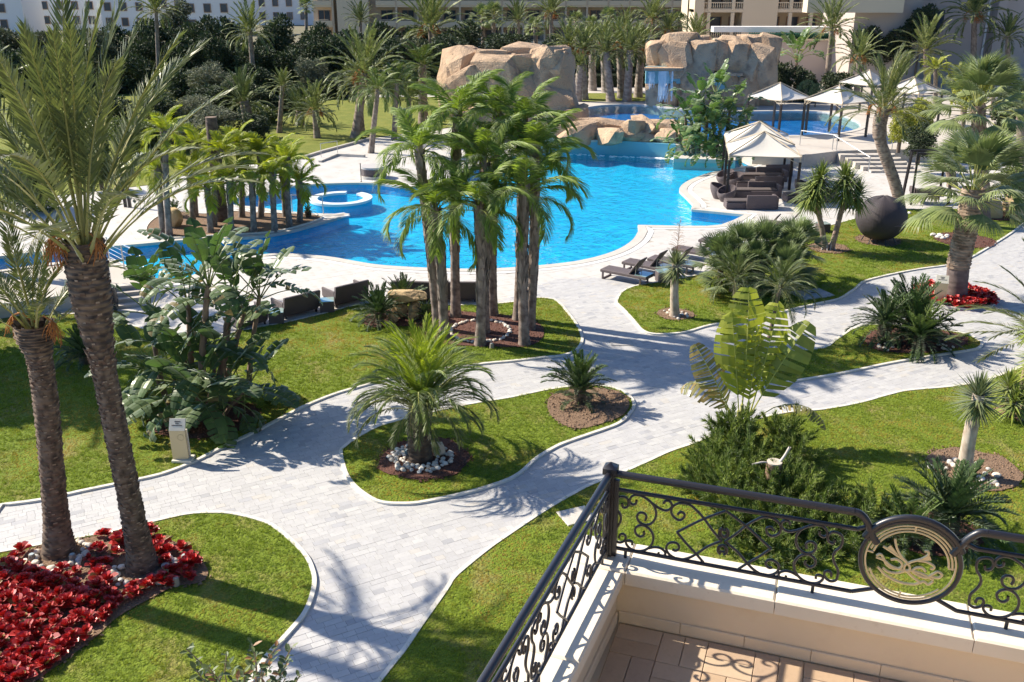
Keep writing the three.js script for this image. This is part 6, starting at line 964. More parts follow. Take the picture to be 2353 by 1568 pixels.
// left far garden
farPalm('date', 'slender palm with a small tuft on the far lawn, left of the olive shrubs', 641, 306, 649, 196, 38, { R: 0.17 });
farPalm('date', 'wide crowned young date palm with orange stalks on the far lawn', 729, 318, 723, 252, 62, { R: 0.22, fruit: 1 });
farPalm('date', 'low date palm with a stub trunk in the shade of the far lawn', 688, 288, 690, 255, 58, { R: 0.35, dark: 1 });
farPalm('date', 'large date palm at the end of the ramp, crown over the rocks', 816, 317, 838, 168, 105, { R: 0.3, fruit: 1 });
farPalm('date', 'second trunk right beside the large date palm at the ramp', 830, 311, 822, 195, 55, { R: 0.26 });
farPalm('feather', 'drooping feather palm right of the ramp', 852, 352, 868, 205, 72, { R: 0.17 });
farPalm('feather', 'dense dark feather palm left of the rock grotto', 973, 284, 970, 150, 85, { R: 0.34, dark: 1 });
farPalm('feather', 'feather palm between the ramp and the dark feather palm', 905, 322, 912, 190, 75, { R: 0.17 });
farPalm('feather', 'short feather palm in front of the rock grotto', 938, 312, 940, 225, 62, { R: 0.17 });
farPalm('date', 'bushy low date palm among the dark far trees on the left', 575, 292, 560, 232, 70, { R: 0.4, dark: 1 });
farPalm('date', 'tall thin palm above the white houses on the left', 366, 205, 358, 22, 58, { R: 0.2 });
farPalm('date', 'palm above the dark trees in front of the white houses', 585, 215, 574, 72, 62, { R: 0.24 });
farPalm('fan', 'tall thin fan palm in front of the sunlit hotel corner', 705, 160, 703, 14, 36, { R: 0.2 });
farPalm('date', 'date palm with orange fruit in front of the beige hotel', 996, 175, 988, 62, 95, { R: 0.3, fruit: 1 });
farPalm('date', 'small palm top beside the sunlit hotel corner', 830, 150, 828, 45, 42, { R: 0.2, dark: 1 });
farPalm('fan', 'fan palm pair, left one, above the rock grotto', 1112, 140, 1108, 40, 52, { R: 0.24 });
farPalm('fan', 'fan palm pair, right one, above the rock grotto', 1136, 142, 1134, 34, 52, { R: 0.26 });
farPalm('date', 'date palm behind the grotto top, right of the fan palm pair', 1196, 150, 1190, 45, 45, { R: 0.22, dark: 1 });
// grove behind the upper pool
const grove = [[1311, 226, 1306, 105, 52], [1326, 233, 1334, 150, 30], [1342, 229, 1340, 112, 55], [1404, 233, 1392, 118, 52], [1429, 226, 1424, 100, 55], [1441, 233, 1448, 115, 58], [1466, 224, 1474, 108, 55], [1392, 212, 1386, 92, 48], [1362, 208, 1360, 95, 45]];
grove.sort((a, b) => a[0] - b[0]).forEach((q, i) => farPalm('date', ord[i] + ' trunk from the left in the palm grove behind the upper pool', q[0], q[1], q[2], q[3], q[4], { y: TY, R: 0.33, fruit: i % 2 === 0, group: 'palm grove behind the upper pool', b0: [0.2, 0.16, 0.14], b1: [0.4, 0.34, 0.29] }));
const backRow = [[1269, 168, 1266, 28, 55, 'date'], [1326, 165, 1324, 48, 40, 'fan'], [1362, 160, 1358, 58, 40, 'fan'], [1396, 165, 1398, 42, 44, 'fan'], [1440, 162, 1440, 62, 44, 'date'], [1500, 165, 1500, 42, 55, 'date'], [1538, 168, 1536, 68, 44, 'date'], [1570, 165, 1562, 50, 38, 'fan'], [1602, 160, 1600, 82, 50, 'date'], [1232, 165, 1230, 62, 42, 'fan']];
backRow.sort((a, b) => a[0] - b[0]).forEach((q, i) => farPalm(q[5], ord[i] + ' palm from the left in the back row before the beige hotel', q[0], q[1], q[2], q[3], q[4], { y: TY, R: 0.26, fruit: q[5] === 'date', group: 'back row of palms before the hotel' }));
// right far garden
farPalm('date', 'date palm with orange fruit before the green tiled wall', 1898, 212, 1912, 62, 68, { y: TY, R: 0.24, fruit: 1 });
farPalm('date', 'tall date palm before the shaded building, crown at the picture top', 2236, 205, 2240, 30, 78, { y: TY, R: 0.26, fruit: 1 });
farPalm('date', 'broad date palm behind the canopies on the right', 2135, 215, 2128, 112, 72, { y: TY, R: 0.3 });
farPalm('yellow', 'yellow green feather palm right of the canopies', 2150, 262, 2150, 158, 58, { y: TY, R: 0.16 });
farPalm('yellow', 'second yellow green feather palm towards the right edge', 2215, 262, 2206, 175, 55, { y: TY, R: 0.16 });
farPalm('yellow', 'yellow green feather palm just above the thick fan palm', 2285, 300, 2280, 180, 55, { y: 0, R: 0.16 });
farPalm('date', 'date palm left behind the curved one, orange fruit', 1968, 235, 1975, 130, 62, { y: TY, R: 0.24, fruit: 1 });
farPalm('date', 'dark palm before the shaded wall at the right edge', 2318, 210, 2316, 82, 52, { y: TY, R: 0.22, dark: 1 });
farPalm('fan', 'fan palm at the right edge above the yuccas', 2352, 420, 2348, 250, 80, { y: 0, R: 0.3 });
farPalm('fan', 'low fan palm between the swing bench and the thick fan palm', 2190, 430, 2180, 360, 62, { y: 0, R: 0.24 });
{ const b = P(1832, 215, TY), g = thing('bird_of_paradise_tree', 'single tall bird of paradise before the pink shaded wall', 'plant', b), t = AT(1831, 135, b.z).sub(b); srand(44); bananaStem(g, V(0, -0.05, 0), t, 0.2, 16, 1.6, 25); }
// shrubs and trees, each its own
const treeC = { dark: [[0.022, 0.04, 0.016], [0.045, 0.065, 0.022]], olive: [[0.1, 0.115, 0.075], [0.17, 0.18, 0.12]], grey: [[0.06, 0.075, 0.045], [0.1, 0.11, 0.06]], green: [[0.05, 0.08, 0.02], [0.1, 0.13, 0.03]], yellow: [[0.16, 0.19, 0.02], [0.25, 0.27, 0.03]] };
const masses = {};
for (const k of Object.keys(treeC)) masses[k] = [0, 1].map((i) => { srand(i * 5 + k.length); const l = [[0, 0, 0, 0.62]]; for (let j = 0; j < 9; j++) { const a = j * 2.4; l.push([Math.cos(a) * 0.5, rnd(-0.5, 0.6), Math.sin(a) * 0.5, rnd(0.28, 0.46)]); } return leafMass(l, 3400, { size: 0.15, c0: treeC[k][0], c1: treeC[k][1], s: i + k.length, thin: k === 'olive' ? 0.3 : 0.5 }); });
function farTree(kind, label, cat, u, vc, rx, ry, z, y0 = 0) {     // centre and half sizes in pixels at depth z
  const c = AT(u, vc, z), k = FOC / (-z * CT + (EYE - c.y) * ST), b = V(c.x, y0, z), g = thing(cat === 'shrub' ? 'leafy_shrub' : cat === 'cypress' ? 'cypress_tree' : 'leafy_tree', label, cat === 'shrub' ? 'shrub' : 'tree', b);
  const m = part(g, 'crown', masses[kind][Math.round(u) % 2], kind === 'yellow' || kind === 'green' ? M.farLeaf : M.conifer, V(0, c.y - y0, 0)); m.scale.set(rx / k, ry / k, rx / k); m.rotation.y = u;
  const low = part(g, 'lower_crown', masses[kind][(Math.round(u) + 1) % 2], m.material, V(0, Math.max(0.3, c.y - y0 - ry / k * 0.85), 0)); low.scale.set(rx / k * 0.95, Math.min(ry / k, c.y - y0) * 0.8 + 0.15, rx / k * 0.95);
  part(g, 'trunk', bar(V(0, -0.1, 0), V(0, Math.max(0.2, c.y - y0), 0), 0.14, 8, 0.08), std([0.13, 0.1, 0.08], 1)); return g;
}
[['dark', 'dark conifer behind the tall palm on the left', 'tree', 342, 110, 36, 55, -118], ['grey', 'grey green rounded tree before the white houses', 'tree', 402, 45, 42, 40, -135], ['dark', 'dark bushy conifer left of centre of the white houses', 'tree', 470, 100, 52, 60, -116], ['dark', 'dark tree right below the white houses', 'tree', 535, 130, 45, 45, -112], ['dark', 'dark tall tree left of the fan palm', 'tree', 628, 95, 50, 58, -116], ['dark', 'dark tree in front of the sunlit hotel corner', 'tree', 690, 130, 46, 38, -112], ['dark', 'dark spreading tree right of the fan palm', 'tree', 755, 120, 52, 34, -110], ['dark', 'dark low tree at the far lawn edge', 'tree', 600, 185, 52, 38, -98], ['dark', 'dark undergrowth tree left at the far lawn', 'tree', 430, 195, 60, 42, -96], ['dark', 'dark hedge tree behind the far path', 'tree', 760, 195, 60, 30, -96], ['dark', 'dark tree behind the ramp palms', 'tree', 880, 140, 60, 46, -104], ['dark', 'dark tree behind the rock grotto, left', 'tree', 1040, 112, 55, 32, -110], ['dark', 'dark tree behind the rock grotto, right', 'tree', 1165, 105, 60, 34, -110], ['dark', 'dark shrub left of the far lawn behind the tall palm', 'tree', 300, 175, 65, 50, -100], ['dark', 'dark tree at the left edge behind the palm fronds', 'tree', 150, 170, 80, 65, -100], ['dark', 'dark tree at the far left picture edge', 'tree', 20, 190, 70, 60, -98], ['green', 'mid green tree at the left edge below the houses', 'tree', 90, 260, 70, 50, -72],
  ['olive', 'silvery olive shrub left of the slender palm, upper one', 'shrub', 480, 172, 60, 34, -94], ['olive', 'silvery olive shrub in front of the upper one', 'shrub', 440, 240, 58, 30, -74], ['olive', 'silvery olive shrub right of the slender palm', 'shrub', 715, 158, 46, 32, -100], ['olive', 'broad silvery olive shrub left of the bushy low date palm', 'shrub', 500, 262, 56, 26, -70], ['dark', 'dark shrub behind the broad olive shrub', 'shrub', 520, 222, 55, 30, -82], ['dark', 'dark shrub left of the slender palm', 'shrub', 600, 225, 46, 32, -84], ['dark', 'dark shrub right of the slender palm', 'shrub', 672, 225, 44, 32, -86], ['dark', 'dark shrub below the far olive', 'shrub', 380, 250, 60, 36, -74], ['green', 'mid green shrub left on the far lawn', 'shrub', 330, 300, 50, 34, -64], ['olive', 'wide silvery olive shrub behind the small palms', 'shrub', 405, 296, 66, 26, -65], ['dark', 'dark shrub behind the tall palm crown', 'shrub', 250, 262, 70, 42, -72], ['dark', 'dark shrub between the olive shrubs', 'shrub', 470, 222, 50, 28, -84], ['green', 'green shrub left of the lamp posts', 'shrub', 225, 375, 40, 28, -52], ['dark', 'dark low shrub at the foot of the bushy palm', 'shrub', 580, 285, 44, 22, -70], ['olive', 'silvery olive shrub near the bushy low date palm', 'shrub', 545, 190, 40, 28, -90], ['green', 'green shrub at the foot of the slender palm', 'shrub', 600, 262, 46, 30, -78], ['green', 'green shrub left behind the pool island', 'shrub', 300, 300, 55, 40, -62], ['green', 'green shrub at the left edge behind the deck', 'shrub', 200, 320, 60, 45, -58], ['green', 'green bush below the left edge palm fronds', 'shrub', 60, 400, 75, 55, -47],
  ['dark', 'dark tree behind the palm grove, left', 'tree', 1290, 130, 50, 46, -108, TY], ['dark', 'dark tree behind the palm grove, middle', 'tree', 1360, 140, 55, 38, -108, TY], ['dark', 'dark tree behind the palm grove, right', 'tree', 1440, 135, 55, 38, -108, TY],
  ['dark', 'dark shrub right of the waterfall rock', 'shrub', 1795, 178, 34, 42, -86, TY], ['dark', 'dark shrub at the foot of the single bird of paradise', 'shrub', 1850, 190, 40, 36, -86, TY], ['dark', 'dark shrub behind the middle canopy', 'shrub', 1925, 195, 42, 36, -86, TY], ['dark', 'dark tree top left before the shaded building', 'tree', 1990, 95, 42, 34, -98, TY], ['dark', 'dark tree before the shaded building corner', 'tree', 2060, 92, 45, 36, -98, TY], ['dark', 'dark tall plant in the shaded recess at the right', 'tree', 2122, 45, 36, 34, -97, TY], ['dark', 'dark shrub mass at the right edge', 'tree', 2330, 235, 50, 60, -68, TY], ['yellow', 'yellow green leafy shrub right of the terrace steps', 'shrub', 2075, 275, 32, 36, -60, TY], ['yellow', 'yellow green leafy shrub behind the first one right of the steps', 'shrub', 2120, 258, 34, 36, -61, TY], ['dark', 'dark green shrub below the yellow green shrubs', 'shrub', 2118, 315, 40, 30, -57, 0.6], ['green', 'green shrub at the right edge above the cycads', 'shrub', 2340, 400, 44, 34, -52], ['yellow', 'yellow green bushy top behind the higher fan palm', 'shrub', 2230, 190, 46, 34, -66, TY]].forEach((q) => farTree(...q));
// the darker wood behind, tree by tree
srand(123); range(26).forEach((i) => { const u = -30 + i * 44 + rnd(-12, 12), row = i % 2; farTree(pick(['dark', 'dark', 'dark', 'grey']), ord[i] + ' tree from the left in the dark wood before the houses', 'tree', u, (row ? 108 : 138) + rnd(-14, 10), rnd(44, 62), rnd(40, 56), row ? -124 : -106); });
// dense tree outside the left edge: its shade lies on the lawn behind the two tall palms
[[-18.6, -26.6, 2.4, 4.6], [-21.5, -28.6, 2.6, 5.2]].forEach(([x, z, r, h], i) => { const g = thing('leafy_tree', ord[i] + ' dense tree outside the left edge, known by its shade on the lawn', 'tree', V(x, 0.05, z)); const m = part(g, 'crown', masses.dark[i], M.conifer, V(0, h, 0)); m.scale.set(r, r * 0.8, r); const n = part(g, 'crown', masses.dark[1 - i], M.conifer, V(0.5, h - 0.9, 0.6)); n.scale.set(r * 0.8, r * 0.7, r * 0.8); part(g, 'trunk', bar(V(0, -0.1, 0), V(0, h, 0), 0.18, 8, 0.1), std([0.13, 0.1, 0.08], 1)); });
// clipped ball topiaries
[[1853, 205, 'larger clipped ball topiary behind the middle canopy'], [1877, 210, 'smaller clipped ball topiary behind the middle canopy']].forEach(([u, v, lab], i) => { const z = -82, c = AT(u, v, z), g = thing('ball_topiary', lab, 'topiary', V(c.x, TY, z)); part(g, 'crown', leafMass([[0, 0, 0, 0.72 - i * 0.15]], 1600, { size: 0.12, c0: [0.06, 0.1, 0.05], c1: [0.12, 0.17, 0.08], s: 9 + i, shell: 0.85 }), M.farLeaf, V(0, c.y - TY, 0)); part(g, 'stem', bar(V(0, -0.05, 0), V(0, c.y - TY, 0), 0.06), std([0.15, 0.11, 0.08], 1)); });
{ // clipped hedges behind the upper pool and the far path
  const hg = (label, u0, u1, v, y, h, d, z) => { const a = AT(u0, v, z), b = AT(u1, v, z), w = b.x - a.x, g = thing('hedge', label, 'hedge', V((a.x + b.x) / 2, y, z)); srand(u0); const t = new TB(); for (let i = 0; i < w * 260; i++) { const f = rnd(3), c = f < 1.3 ? V(rnd(-w / 2, w / 2), rnd(h), d / 2) : f < 2.6 ? V(rnd(-w / 2, w / 2), h, rnd(-d / 2, d / 2)) : V((rnd() < 0.5 ? -1 : 1) * w / 2, rnd(h), rnd(-d / 2, d / 2)); const k = rnd(0.7, 1.3); t.color(0.035 * k, 0.05 * k, 0.02 * k); const q = () => V(rnd(-0.09, 0.09), rnd(-0.09, 0.09), rnd(-0.09, 0.09)); t.tri(c.clone().add(q()), c.clone().add(q()), c.clone().add(q())); } part(g, 'foliage', t.geo(), M.conifer); part(g, 'core', boxUV(cbox(w - 0.1, h - 0.08, d - 0.1, 0.05, 0, h / 2 - 0.02, 0)), std([0.02, 0.03, 0.012], 1)); };
  hg('low dark hedge behind the palm grove', 1290, 1500, 215, TY, 1.2, 1.0, -98); hg('dark hedge beyond the far path', 640, 1010, 215, 0, 1.0, 1.0, -99);
}
// ---------------------------------------------------------------- buildings
M.hotel = new THREE.MeshStandardMaterial({ map: tex(256, 6, (i) => mix([0.5, 0.4, 0.29], [0.56, 0.46, 0.35], N1[(i * 2) % 262144])), roughness: 0.9 });
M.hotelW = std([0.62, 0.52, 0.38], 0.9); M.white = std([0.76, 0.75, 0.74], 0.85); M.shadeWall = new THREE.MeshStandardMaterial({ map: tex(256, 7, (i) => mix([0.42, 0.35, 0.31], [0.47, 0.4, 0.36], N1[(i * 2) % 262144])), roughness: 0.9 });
M.pane = new THREE.MeshStandardMaterial({ color: new THREE.Color(0.05, 0.07, 0.1), roughness: 0.12, metalness: 0.3 }); M.shutter = std([0.32, 0.2, 0.13], 0.8);
const bal0 = new THREE.LatheGeometry([[0.05, 0], [0.06, 0.06], [0.035, 0.12], [0.075, 0.32], [0.035, 0.55], [0.06, 0.62], [0.05, 0.68]].map((q) => new THREE.Vector2(...q)), 6);
function balustrade(parent, x0, x1, y, z) { part(parent, 'balustrade_rail', box(x1 - x0, 0.12, 0.22, (x0 + x1) / 2, y + 0.82, z), M.hotelW); const l = []; for (let x = x0 + 0.15; x < x1; x += 0.27) l.push(bal0.clone().translate(x, y + 0.08, z)); part(parent, 'balusters', merge(l), M.hotelW); part(parent, 'balustrade_base', box(x1 - x0, 0.1, 0.24, (x0 + x1) / 2, y + 0.05, z), M.hotelW); }
{ // long beige hotel
  const z = -165, a = AT(716, 50, z).x, b = AT(1592, 50, z).x, g = thing('hotel', 'long beige hotel block with rows of balconies beyond the palms', 'building', V(a, 0, z)), w = b - a;
  part(g, 'wall', box(w, 18, 8, w / 2, 8.8, -6), M.hotel);
  const c0 = AT(808, 50, z).x - a; part(g, 'stair_tower', box(5.2, 18, 4, c0 + 0.4, 8.8, -1.2), M.hotelW);
  for (let f = 0; f < 4; f++) { const y = 0.4 + f * 3.15; for (let x = 0.2, i = 0; x < w - 2; x += 3.5, i++) { if (Math.abs(x + 1.6 - c0 - 0.4) < 4.2) continue; part(g, 'party_wall', box(0.3, 3.15, 2.2, x + 3.4, y + 1.57, -1.1), M.hotel); part(g, 'floor_slab', box(3.2, 0.3, 2.2, x + 1.65, y, -1.1), M.hotelW); part(g, 'parapet', box(3.2, 0.75, 0.16, x + 1.65, y + 0.5, 0.02), M.hotelW); part(g, 'balustrade_rail', box(1.9, 0.08, 0.12, x + 1.65, y + 1.02, 0.03), M.hotelW); const win = part(g, 'window', box(1.9, 2.2, 0.08, x + 1.6, y + 1.35, -1.98), M.pane); part(win, 'frame', merge([box(0.1, 2.3, 0.12, x + 0.62, y + 1.35, -1.96), box(0.1, 2.3, 0.12, x + 2.58, y + 1.35, -1.96), box(0.07, 2.2, 0.12, x + 1.6, y + 1.35, -1.95)]), M.shutter); } }
}
{ // sunny wing with columns and balustrades
  const z = -128, a = AT(1592, 60, z).x, b = AT(1962, 60, z).x, g = thing('hotel_wing', 'sunlit cream hotel wing with columns and balustrades', 'building', V(a, 0, z)), w = b - a;
  part(g, 'wall', box(w, 16, 6, w / 2, 8, -6.5), M.hotelW); part(g, 'end_wall', box(1.2, 16, 5, 0.6, 8, -2), M.hotelW); part(g, 'middle_wall', box(4.4, 16, 4.4, AT(1745, 50, z).x - a, 8, -2), M.hotelW); part(g, 'end_wall', box(0.9, 16, 5, w - 0.4, 8, -2), M.hotelW);
  for (const y of [3.6, 7.1, 10.6]) { part(g, 'floor_slab', box(w, 0.35, 3.5, w / 2, y, -1.6), M.hotelW); for (const [u0, u1] of [[1604, 1625], [1629, 1680], [1684, 1706], [1782, 1812], [1816, 1860], [1866, 1900], [1906, 1950]]) { const x0 = AT(u0, 50, z).x - a, x1 = AT(u1, 50, z).x - a; balustrade(g, x0, x1, y + 0.18, 0); const win = part(g, 'window', box((x1 - x0) * 0.6, 2.3, 0.1, (x0 + x1) / 2, y + 1.5, -3.45), M.pane); part(win, 'frame', merge([box(0.14, 2.4, 0.16, (x0 + x1) / 2 - (x1 - x0) * 0.3, y + 1.5, -3.42), box(0.14, 2.4, 0.16, (x0 + x1) / 2 + (x1 - x0) * 0.3, y + 1.5, -3.42)]), M.shutter); part(g, 'column', box(0.42, 3.2, 0.42, x1 + 0.12, y + 1.7, 0), M.hotelW); } }
}
{ // low wall with green glazed tiles
  const z = -104, a = AT(1640, 80, z).x, b = AT(1985, 80, z).x, m = AT(1742, 80, z).x, g = thing('garden_wall', 'mauve shaded garden wall capped with green glazed tiles', 'wall', V(a, 0, z)), w = b - a;
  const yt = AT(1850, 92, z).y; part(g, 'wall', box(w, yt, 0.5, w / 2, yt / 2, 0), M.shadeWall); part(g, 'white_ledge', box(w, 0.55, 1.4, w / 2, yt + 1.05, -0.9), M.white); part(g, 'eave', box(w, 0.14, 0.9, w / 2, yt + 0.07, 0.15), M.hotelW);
  const t = std([0.03, 0.12, 0.08], 0.25), tg = new THREE.CylinderGeometry(0.11, 0.13, 1.0, 7).rotateX(0.95); for (let x = m - a - 1, i = 0; x < w && i < 300; x += 0.24, i++) part(g, 'roof_tile', tg, t, V(x, yt + 0.42, 0.2));
}
{ // big shaded building at the right
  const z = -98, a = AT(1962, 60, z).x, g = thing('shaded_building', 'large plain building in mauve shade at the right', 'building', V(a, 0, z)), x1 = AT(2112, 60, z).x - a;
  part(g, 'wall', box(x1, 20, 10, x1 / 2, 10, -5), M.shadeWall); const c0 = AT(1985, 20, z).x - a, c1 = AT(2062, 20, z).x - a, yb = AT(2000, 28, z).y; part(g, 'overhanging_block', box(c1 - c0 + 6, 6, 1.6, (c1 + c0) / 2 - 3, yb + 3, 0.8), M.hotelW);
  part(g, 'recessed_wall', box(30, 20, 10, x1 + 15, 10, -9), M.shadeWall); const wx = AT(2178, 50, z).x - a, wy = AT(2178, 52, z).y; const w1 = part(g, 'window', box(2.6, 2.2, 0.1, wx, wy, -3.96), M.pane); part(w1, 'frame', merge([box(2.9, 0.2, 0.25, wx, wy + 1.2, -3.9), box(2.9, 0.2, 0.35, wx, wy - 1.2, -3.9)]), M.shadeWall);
  part(g, 'drainpipe', bar(V(AT(2312, 50, z).x - a, 0, -3.85), V(AT(2312, 50, z).x - a, 18, -3.85), 0.12), M.white); part(g, 'buttress', box(0.9, 20, 1.2, AT(2332, 50, z).x - a, 10, -3.4), M.shadeWall);
}
// white town houses on the left
srand(55);
[['white town house with two square windows at the left edge', -40, 62, 88, -205, 9], ['white town house behind the tall thin palm', 236, 340, 60, -215, 10], ['white town house with paired windows left of the dark conifer', 425, 560, 62, -205, 9.3], ['low white house row behind the fan palm', 560, 735, 62, -250, 11], ['white house behind the left edge palm crown', 95, 240, 70, -225, 9.5], ['white stepped house between the conifers', 335, 430, 60, -245, 11.5], ['distant white house on the skyline', 600, 680, 55, -330, 15]].forEach(([lab, u0, u1, v, z, h]) => {
  const a = AT(u0, v, z).x, b = AT(u1, v, z).x, w = b - a, g = thing('white_house', lab, 'house', V(a, 0, z)); part(g, 'wall', box(w, h, 9, w / 2, h / 2, -4.5), M.white); part(g, 'roof_parapet', box(w * 0.55, 1.2, 5, w * 0.35, h + 0.6, -5), M.white);
  for (let x = 1.6; x < w - 1.2; x += 3.4) for (let y = 1.6; y < h - 1.6; y += 3.1) { const n = part(g, 'window', box(1.2, 1.5, 0.12, x, y + 0.6, 0.0), M.pane); part(n, 'frame', merge([box(1.5, 0.14, 0.2, x, y + 1.42, 0.04), box(1.5, 0.14, 0.26, x, y - 0.2, 0.04), box(0.12, 1.6, 0.2, x - 0.68, y + 0.6, 0.04), box(0.12, 1.6, 0.2, x + 0.68, y + 0.6, 0.04)]), M.shutter); }
});
// dark post lamp by the left path
{ const p = P(293, 476, 0.01), g = thing('lamp_post', 'pair of dark lamp posts close together beside the left path', 'lamp post', p), h = AT(283, 378, p.z).y; part(g, 'post', box(0.14, h, 0.14, -0.1, h / 2, 0), M.post); part(g, 'post', box(0.14, h * 0.62, 0.14, 0.16, h * 0.31, 0.1), M.post); part(g, 'lamp_head', box(0.3, 0.5, 0.3, -0.08, h + 0.1, 0), M.post); }
{ const p = P(858, 408, 0.01), g = thing('round_daybed', 'dark round wicker bench with a cream cushion on the far deck', 'bench', p); part(g, 'base', new THREE.CylinderGeometry(0.75, 0.7, 0.5, 28).translate(0, 0.3, 0), M.wicker); part(g, 'cushion', new THREE.CylinderGeometry(0.72, 0.72, 0.12, 28).translate(0, 0.62, 0), M.cushion); part(g, 'plinth', new THREE.CylinderGeometry(0.8, 0.82, 0.16, 28).translate(0, 0.08, 0), M.coping); }
{ const g = thing('pool_handrail', 'chrome handrail bridging the pool steps at the island point', 'railing', V(0, 0, 0)), a = P(608, 490, 0), b = P(672, 490, 0), c = P(743, 493, 0), up = (p, h) => V(p.x, h, p.z); part(g, 'rail', merge([bar(a, up(a, 0.95), 0.025), bar(up(a, 0.95), up(c, 0.95), 0.025), bar(b, up(b, 0.95), 0.025), bar(c, up(c, 0.95), 0.025)]), M.metal); }
{ const p = P(830, 419, 0), g = thing('pool_sign_pole', 'thin pole at the far edge of the shallow basin', 'pole', p); part(g, 'pole', bar(V(0, 0, 0), V(0, 1.1, 0), 0.025), M.darkMetal); part(g, 'foot_plate', new THREE.CylinderGeometry(0.07, 0.07, 0.03, 12).translate(0, 0.015, 0), M.darkMetal); }
// ---------------------------------------------------------------- pool island bed, rocks, signs, pebbles, red rosettes
{ const o = outline([[345, 545], [338, 522], [360, 500], [400, 486], [470, 492], [540, 486], [600, 490], [680, 492], [735, 497], [720, 508], [650, 528], [590, 535], [480, 541], [400, 546]], 0.06, 4); struct('island_bed', flat(o, 0.06), M.soil, 'planted bed of the small palms on the pool island'); struct('bed_kerb', band(o, 0, 0.1, 0, 0.09), M.kerb, 'pale kerb around the pool island bed'); }
[[398, 508, 0.55, 0.75, 'large ochre boulder on the pool island']].forEach(([u, v, r, h, lab]) => solo('ochre_boulder', boulder(r, h, r * 0.8, 61), M.yellowRock, lab, 'boulder', null, P(u, v, 0.3)));
[[2278, 486, 0.6, 0.75, 'left yellow boulder behind the cycads'], [2322, 480, 0.75, 0.95, 'taller yellow boulder behind the cycads'], [2348, 486, 0.6, 0.7, 'yellow boulder at the right edge']].forEach(([u, v, r, h, lab], i) => solo('ochre_boulder', boulder(r, h, r * 0.7, 65 + i), M.yellowRock, lab, 'boulder', null, P(u, v, 0.35)));
{ // stacked stone blocks
  const z = P(935, 738, 0).z; [[918, 728, 0.42, 0.55, 0.4, 'left upright stone block below the slab'], [955, 733, 0.4, 0.6, 0.4, 'right upright stone block below the slab'], [905, 738, 0.3, 0.32, 0.3, 'small stone block beside the upright ones']].forEach(([u, v, w, h, d, lab], i) => { const p = P(u, v, 0.05); solo('stone_block', boulder(w * 0.75, h * 0.75, d * 0.75, 70 + i, { det: 8, cuts: 22, min: 0.6 }), M.yellowRock, lab, 'rock', 'stacked stones by the cycads', p.add(V(0, h * 0.42, 0))); });
  const p = P(938, 732, 0.05); solo('stone_slab', boulder(0.8, 0.26, 0.45, 75, { det: 8, cuts: 20, min: 0.6 }), M.yellowRock, 'broad pale slab lying on the upright stone blocks', 'rock', 'stacked stones by the cycads', p.add(V(0, 0.82, 0)));
}
// cream sign pedestals
M.sign = std([0.6, 0.48, 0.28], 0.55); M.signTop = std([0.66, 0.62, 0.52], 0.5); M.ink = std([0.06, 0.05, 0.05], 0.7);
function sign(label, u, v, rot, h, w, round) {
  const p = P(u, v, 0.055), g = thing('sign_pedestal', label, 'sign', p); g.rotation.y = rot;
  part(g, 'base', boxUV(cbox(w * 1.25, 0.07, w * 0.9, 0.006, 0.04, 0.035, 0)), M.signTop); part(g, 'panel', boxUV(cbox(w, h - 0.3, 0.06, 0.006, 0, 0.07 + (h - 0.3) / 2, 0.05)), M.sign); part(g, 'back_panel', boxUV(cbox(w * 0.96, h - 0.32, 0.05, 0.005, 0.02, 0.07 + (h - 0.32) / 2, -0.06)), M.signTop);
  const tp = part(g, 'reading_panel', boxUV(cbox(w, 0.3, 0.05, 0.005)), M.signTop, V(0, h - 0.11, -0.015)); tp.rotation.x = -0.55;
  [[0.34, 0.075, 0.026], [0.22, 0.03, 0.026], [0.66, -0.02, 0.022]].forEach(([k, y, hh]) => { let x = -w * k / 2; while (x < w * k / 2) { const l = 0.014; part(tp, 'letter', box(l, hh, 0.004, x + l / 2, y, 0.027), M.ink); x += l + 0.007; } });
  if (round) { const e = part(g, 'emblem', new THREE.TorusGeometry(0.085, 0.003, 4, 40).translate(w * 0.2, h * 0.62, 0.082), std([0.5, 0.4, 0.24], 0.5)); part(e, 'emblem_ring', new THREE.TorusGeometry(0.07, 0.002, 4, 40).translate(w * 0.2, h * 0.62, 0.082), std([0.5, 0.4, 0.24], 0.5)); }
  return g;
}
sign('cream sign pedestal with three lines of lettering beside the path', 418, 1058, 0.0, 1.06, 0.38, true);
sign('cream sign pedestal in the round red bed before the thick fan palm', 2157, 697, -0.3, 1.0, 0.42, false);
// paving covers
struct('drain_grate', box(0.7, 0.02, 0.5, P(1428, 788, 0.03).x, 0.03, P(1428, 788, 0.03).z), std([0.4, 0.38, 0.36], 0.6), 'metal drain cover set into the path');
{ const p = P(1866, 676, 0.07), m = struct('manhole_cover', boxUV(cbox(1.35, 0.05, 0.95, 0.01)), std([0.42, 0.43, 0.46], 0.7), 'grey inspection cover lying in the lawn'); m.position.copy(p); m.rotation.y = 0.35; part(m, 'cover_plate', boxUV(cbox(1.1, 0.03, 0.7, 0.008, 0, 0.03, 0)), std([0.46, 0.47, 0.5], 0.65)); part(m, 'handle', box(0.18, 0.015, 0.08, 0.05, 0.052, 0), M.darkMetal); }
{ const p = P(1325, 1186, 0.06), m = struct('paving_slab', boxUV(cbox(0.7, 0.04, 0.6, 0.008)), M.coping, 'pale slab lying in the lawn before the balcony'); m.position.copy(p); m.rotation.y = 0.4; }
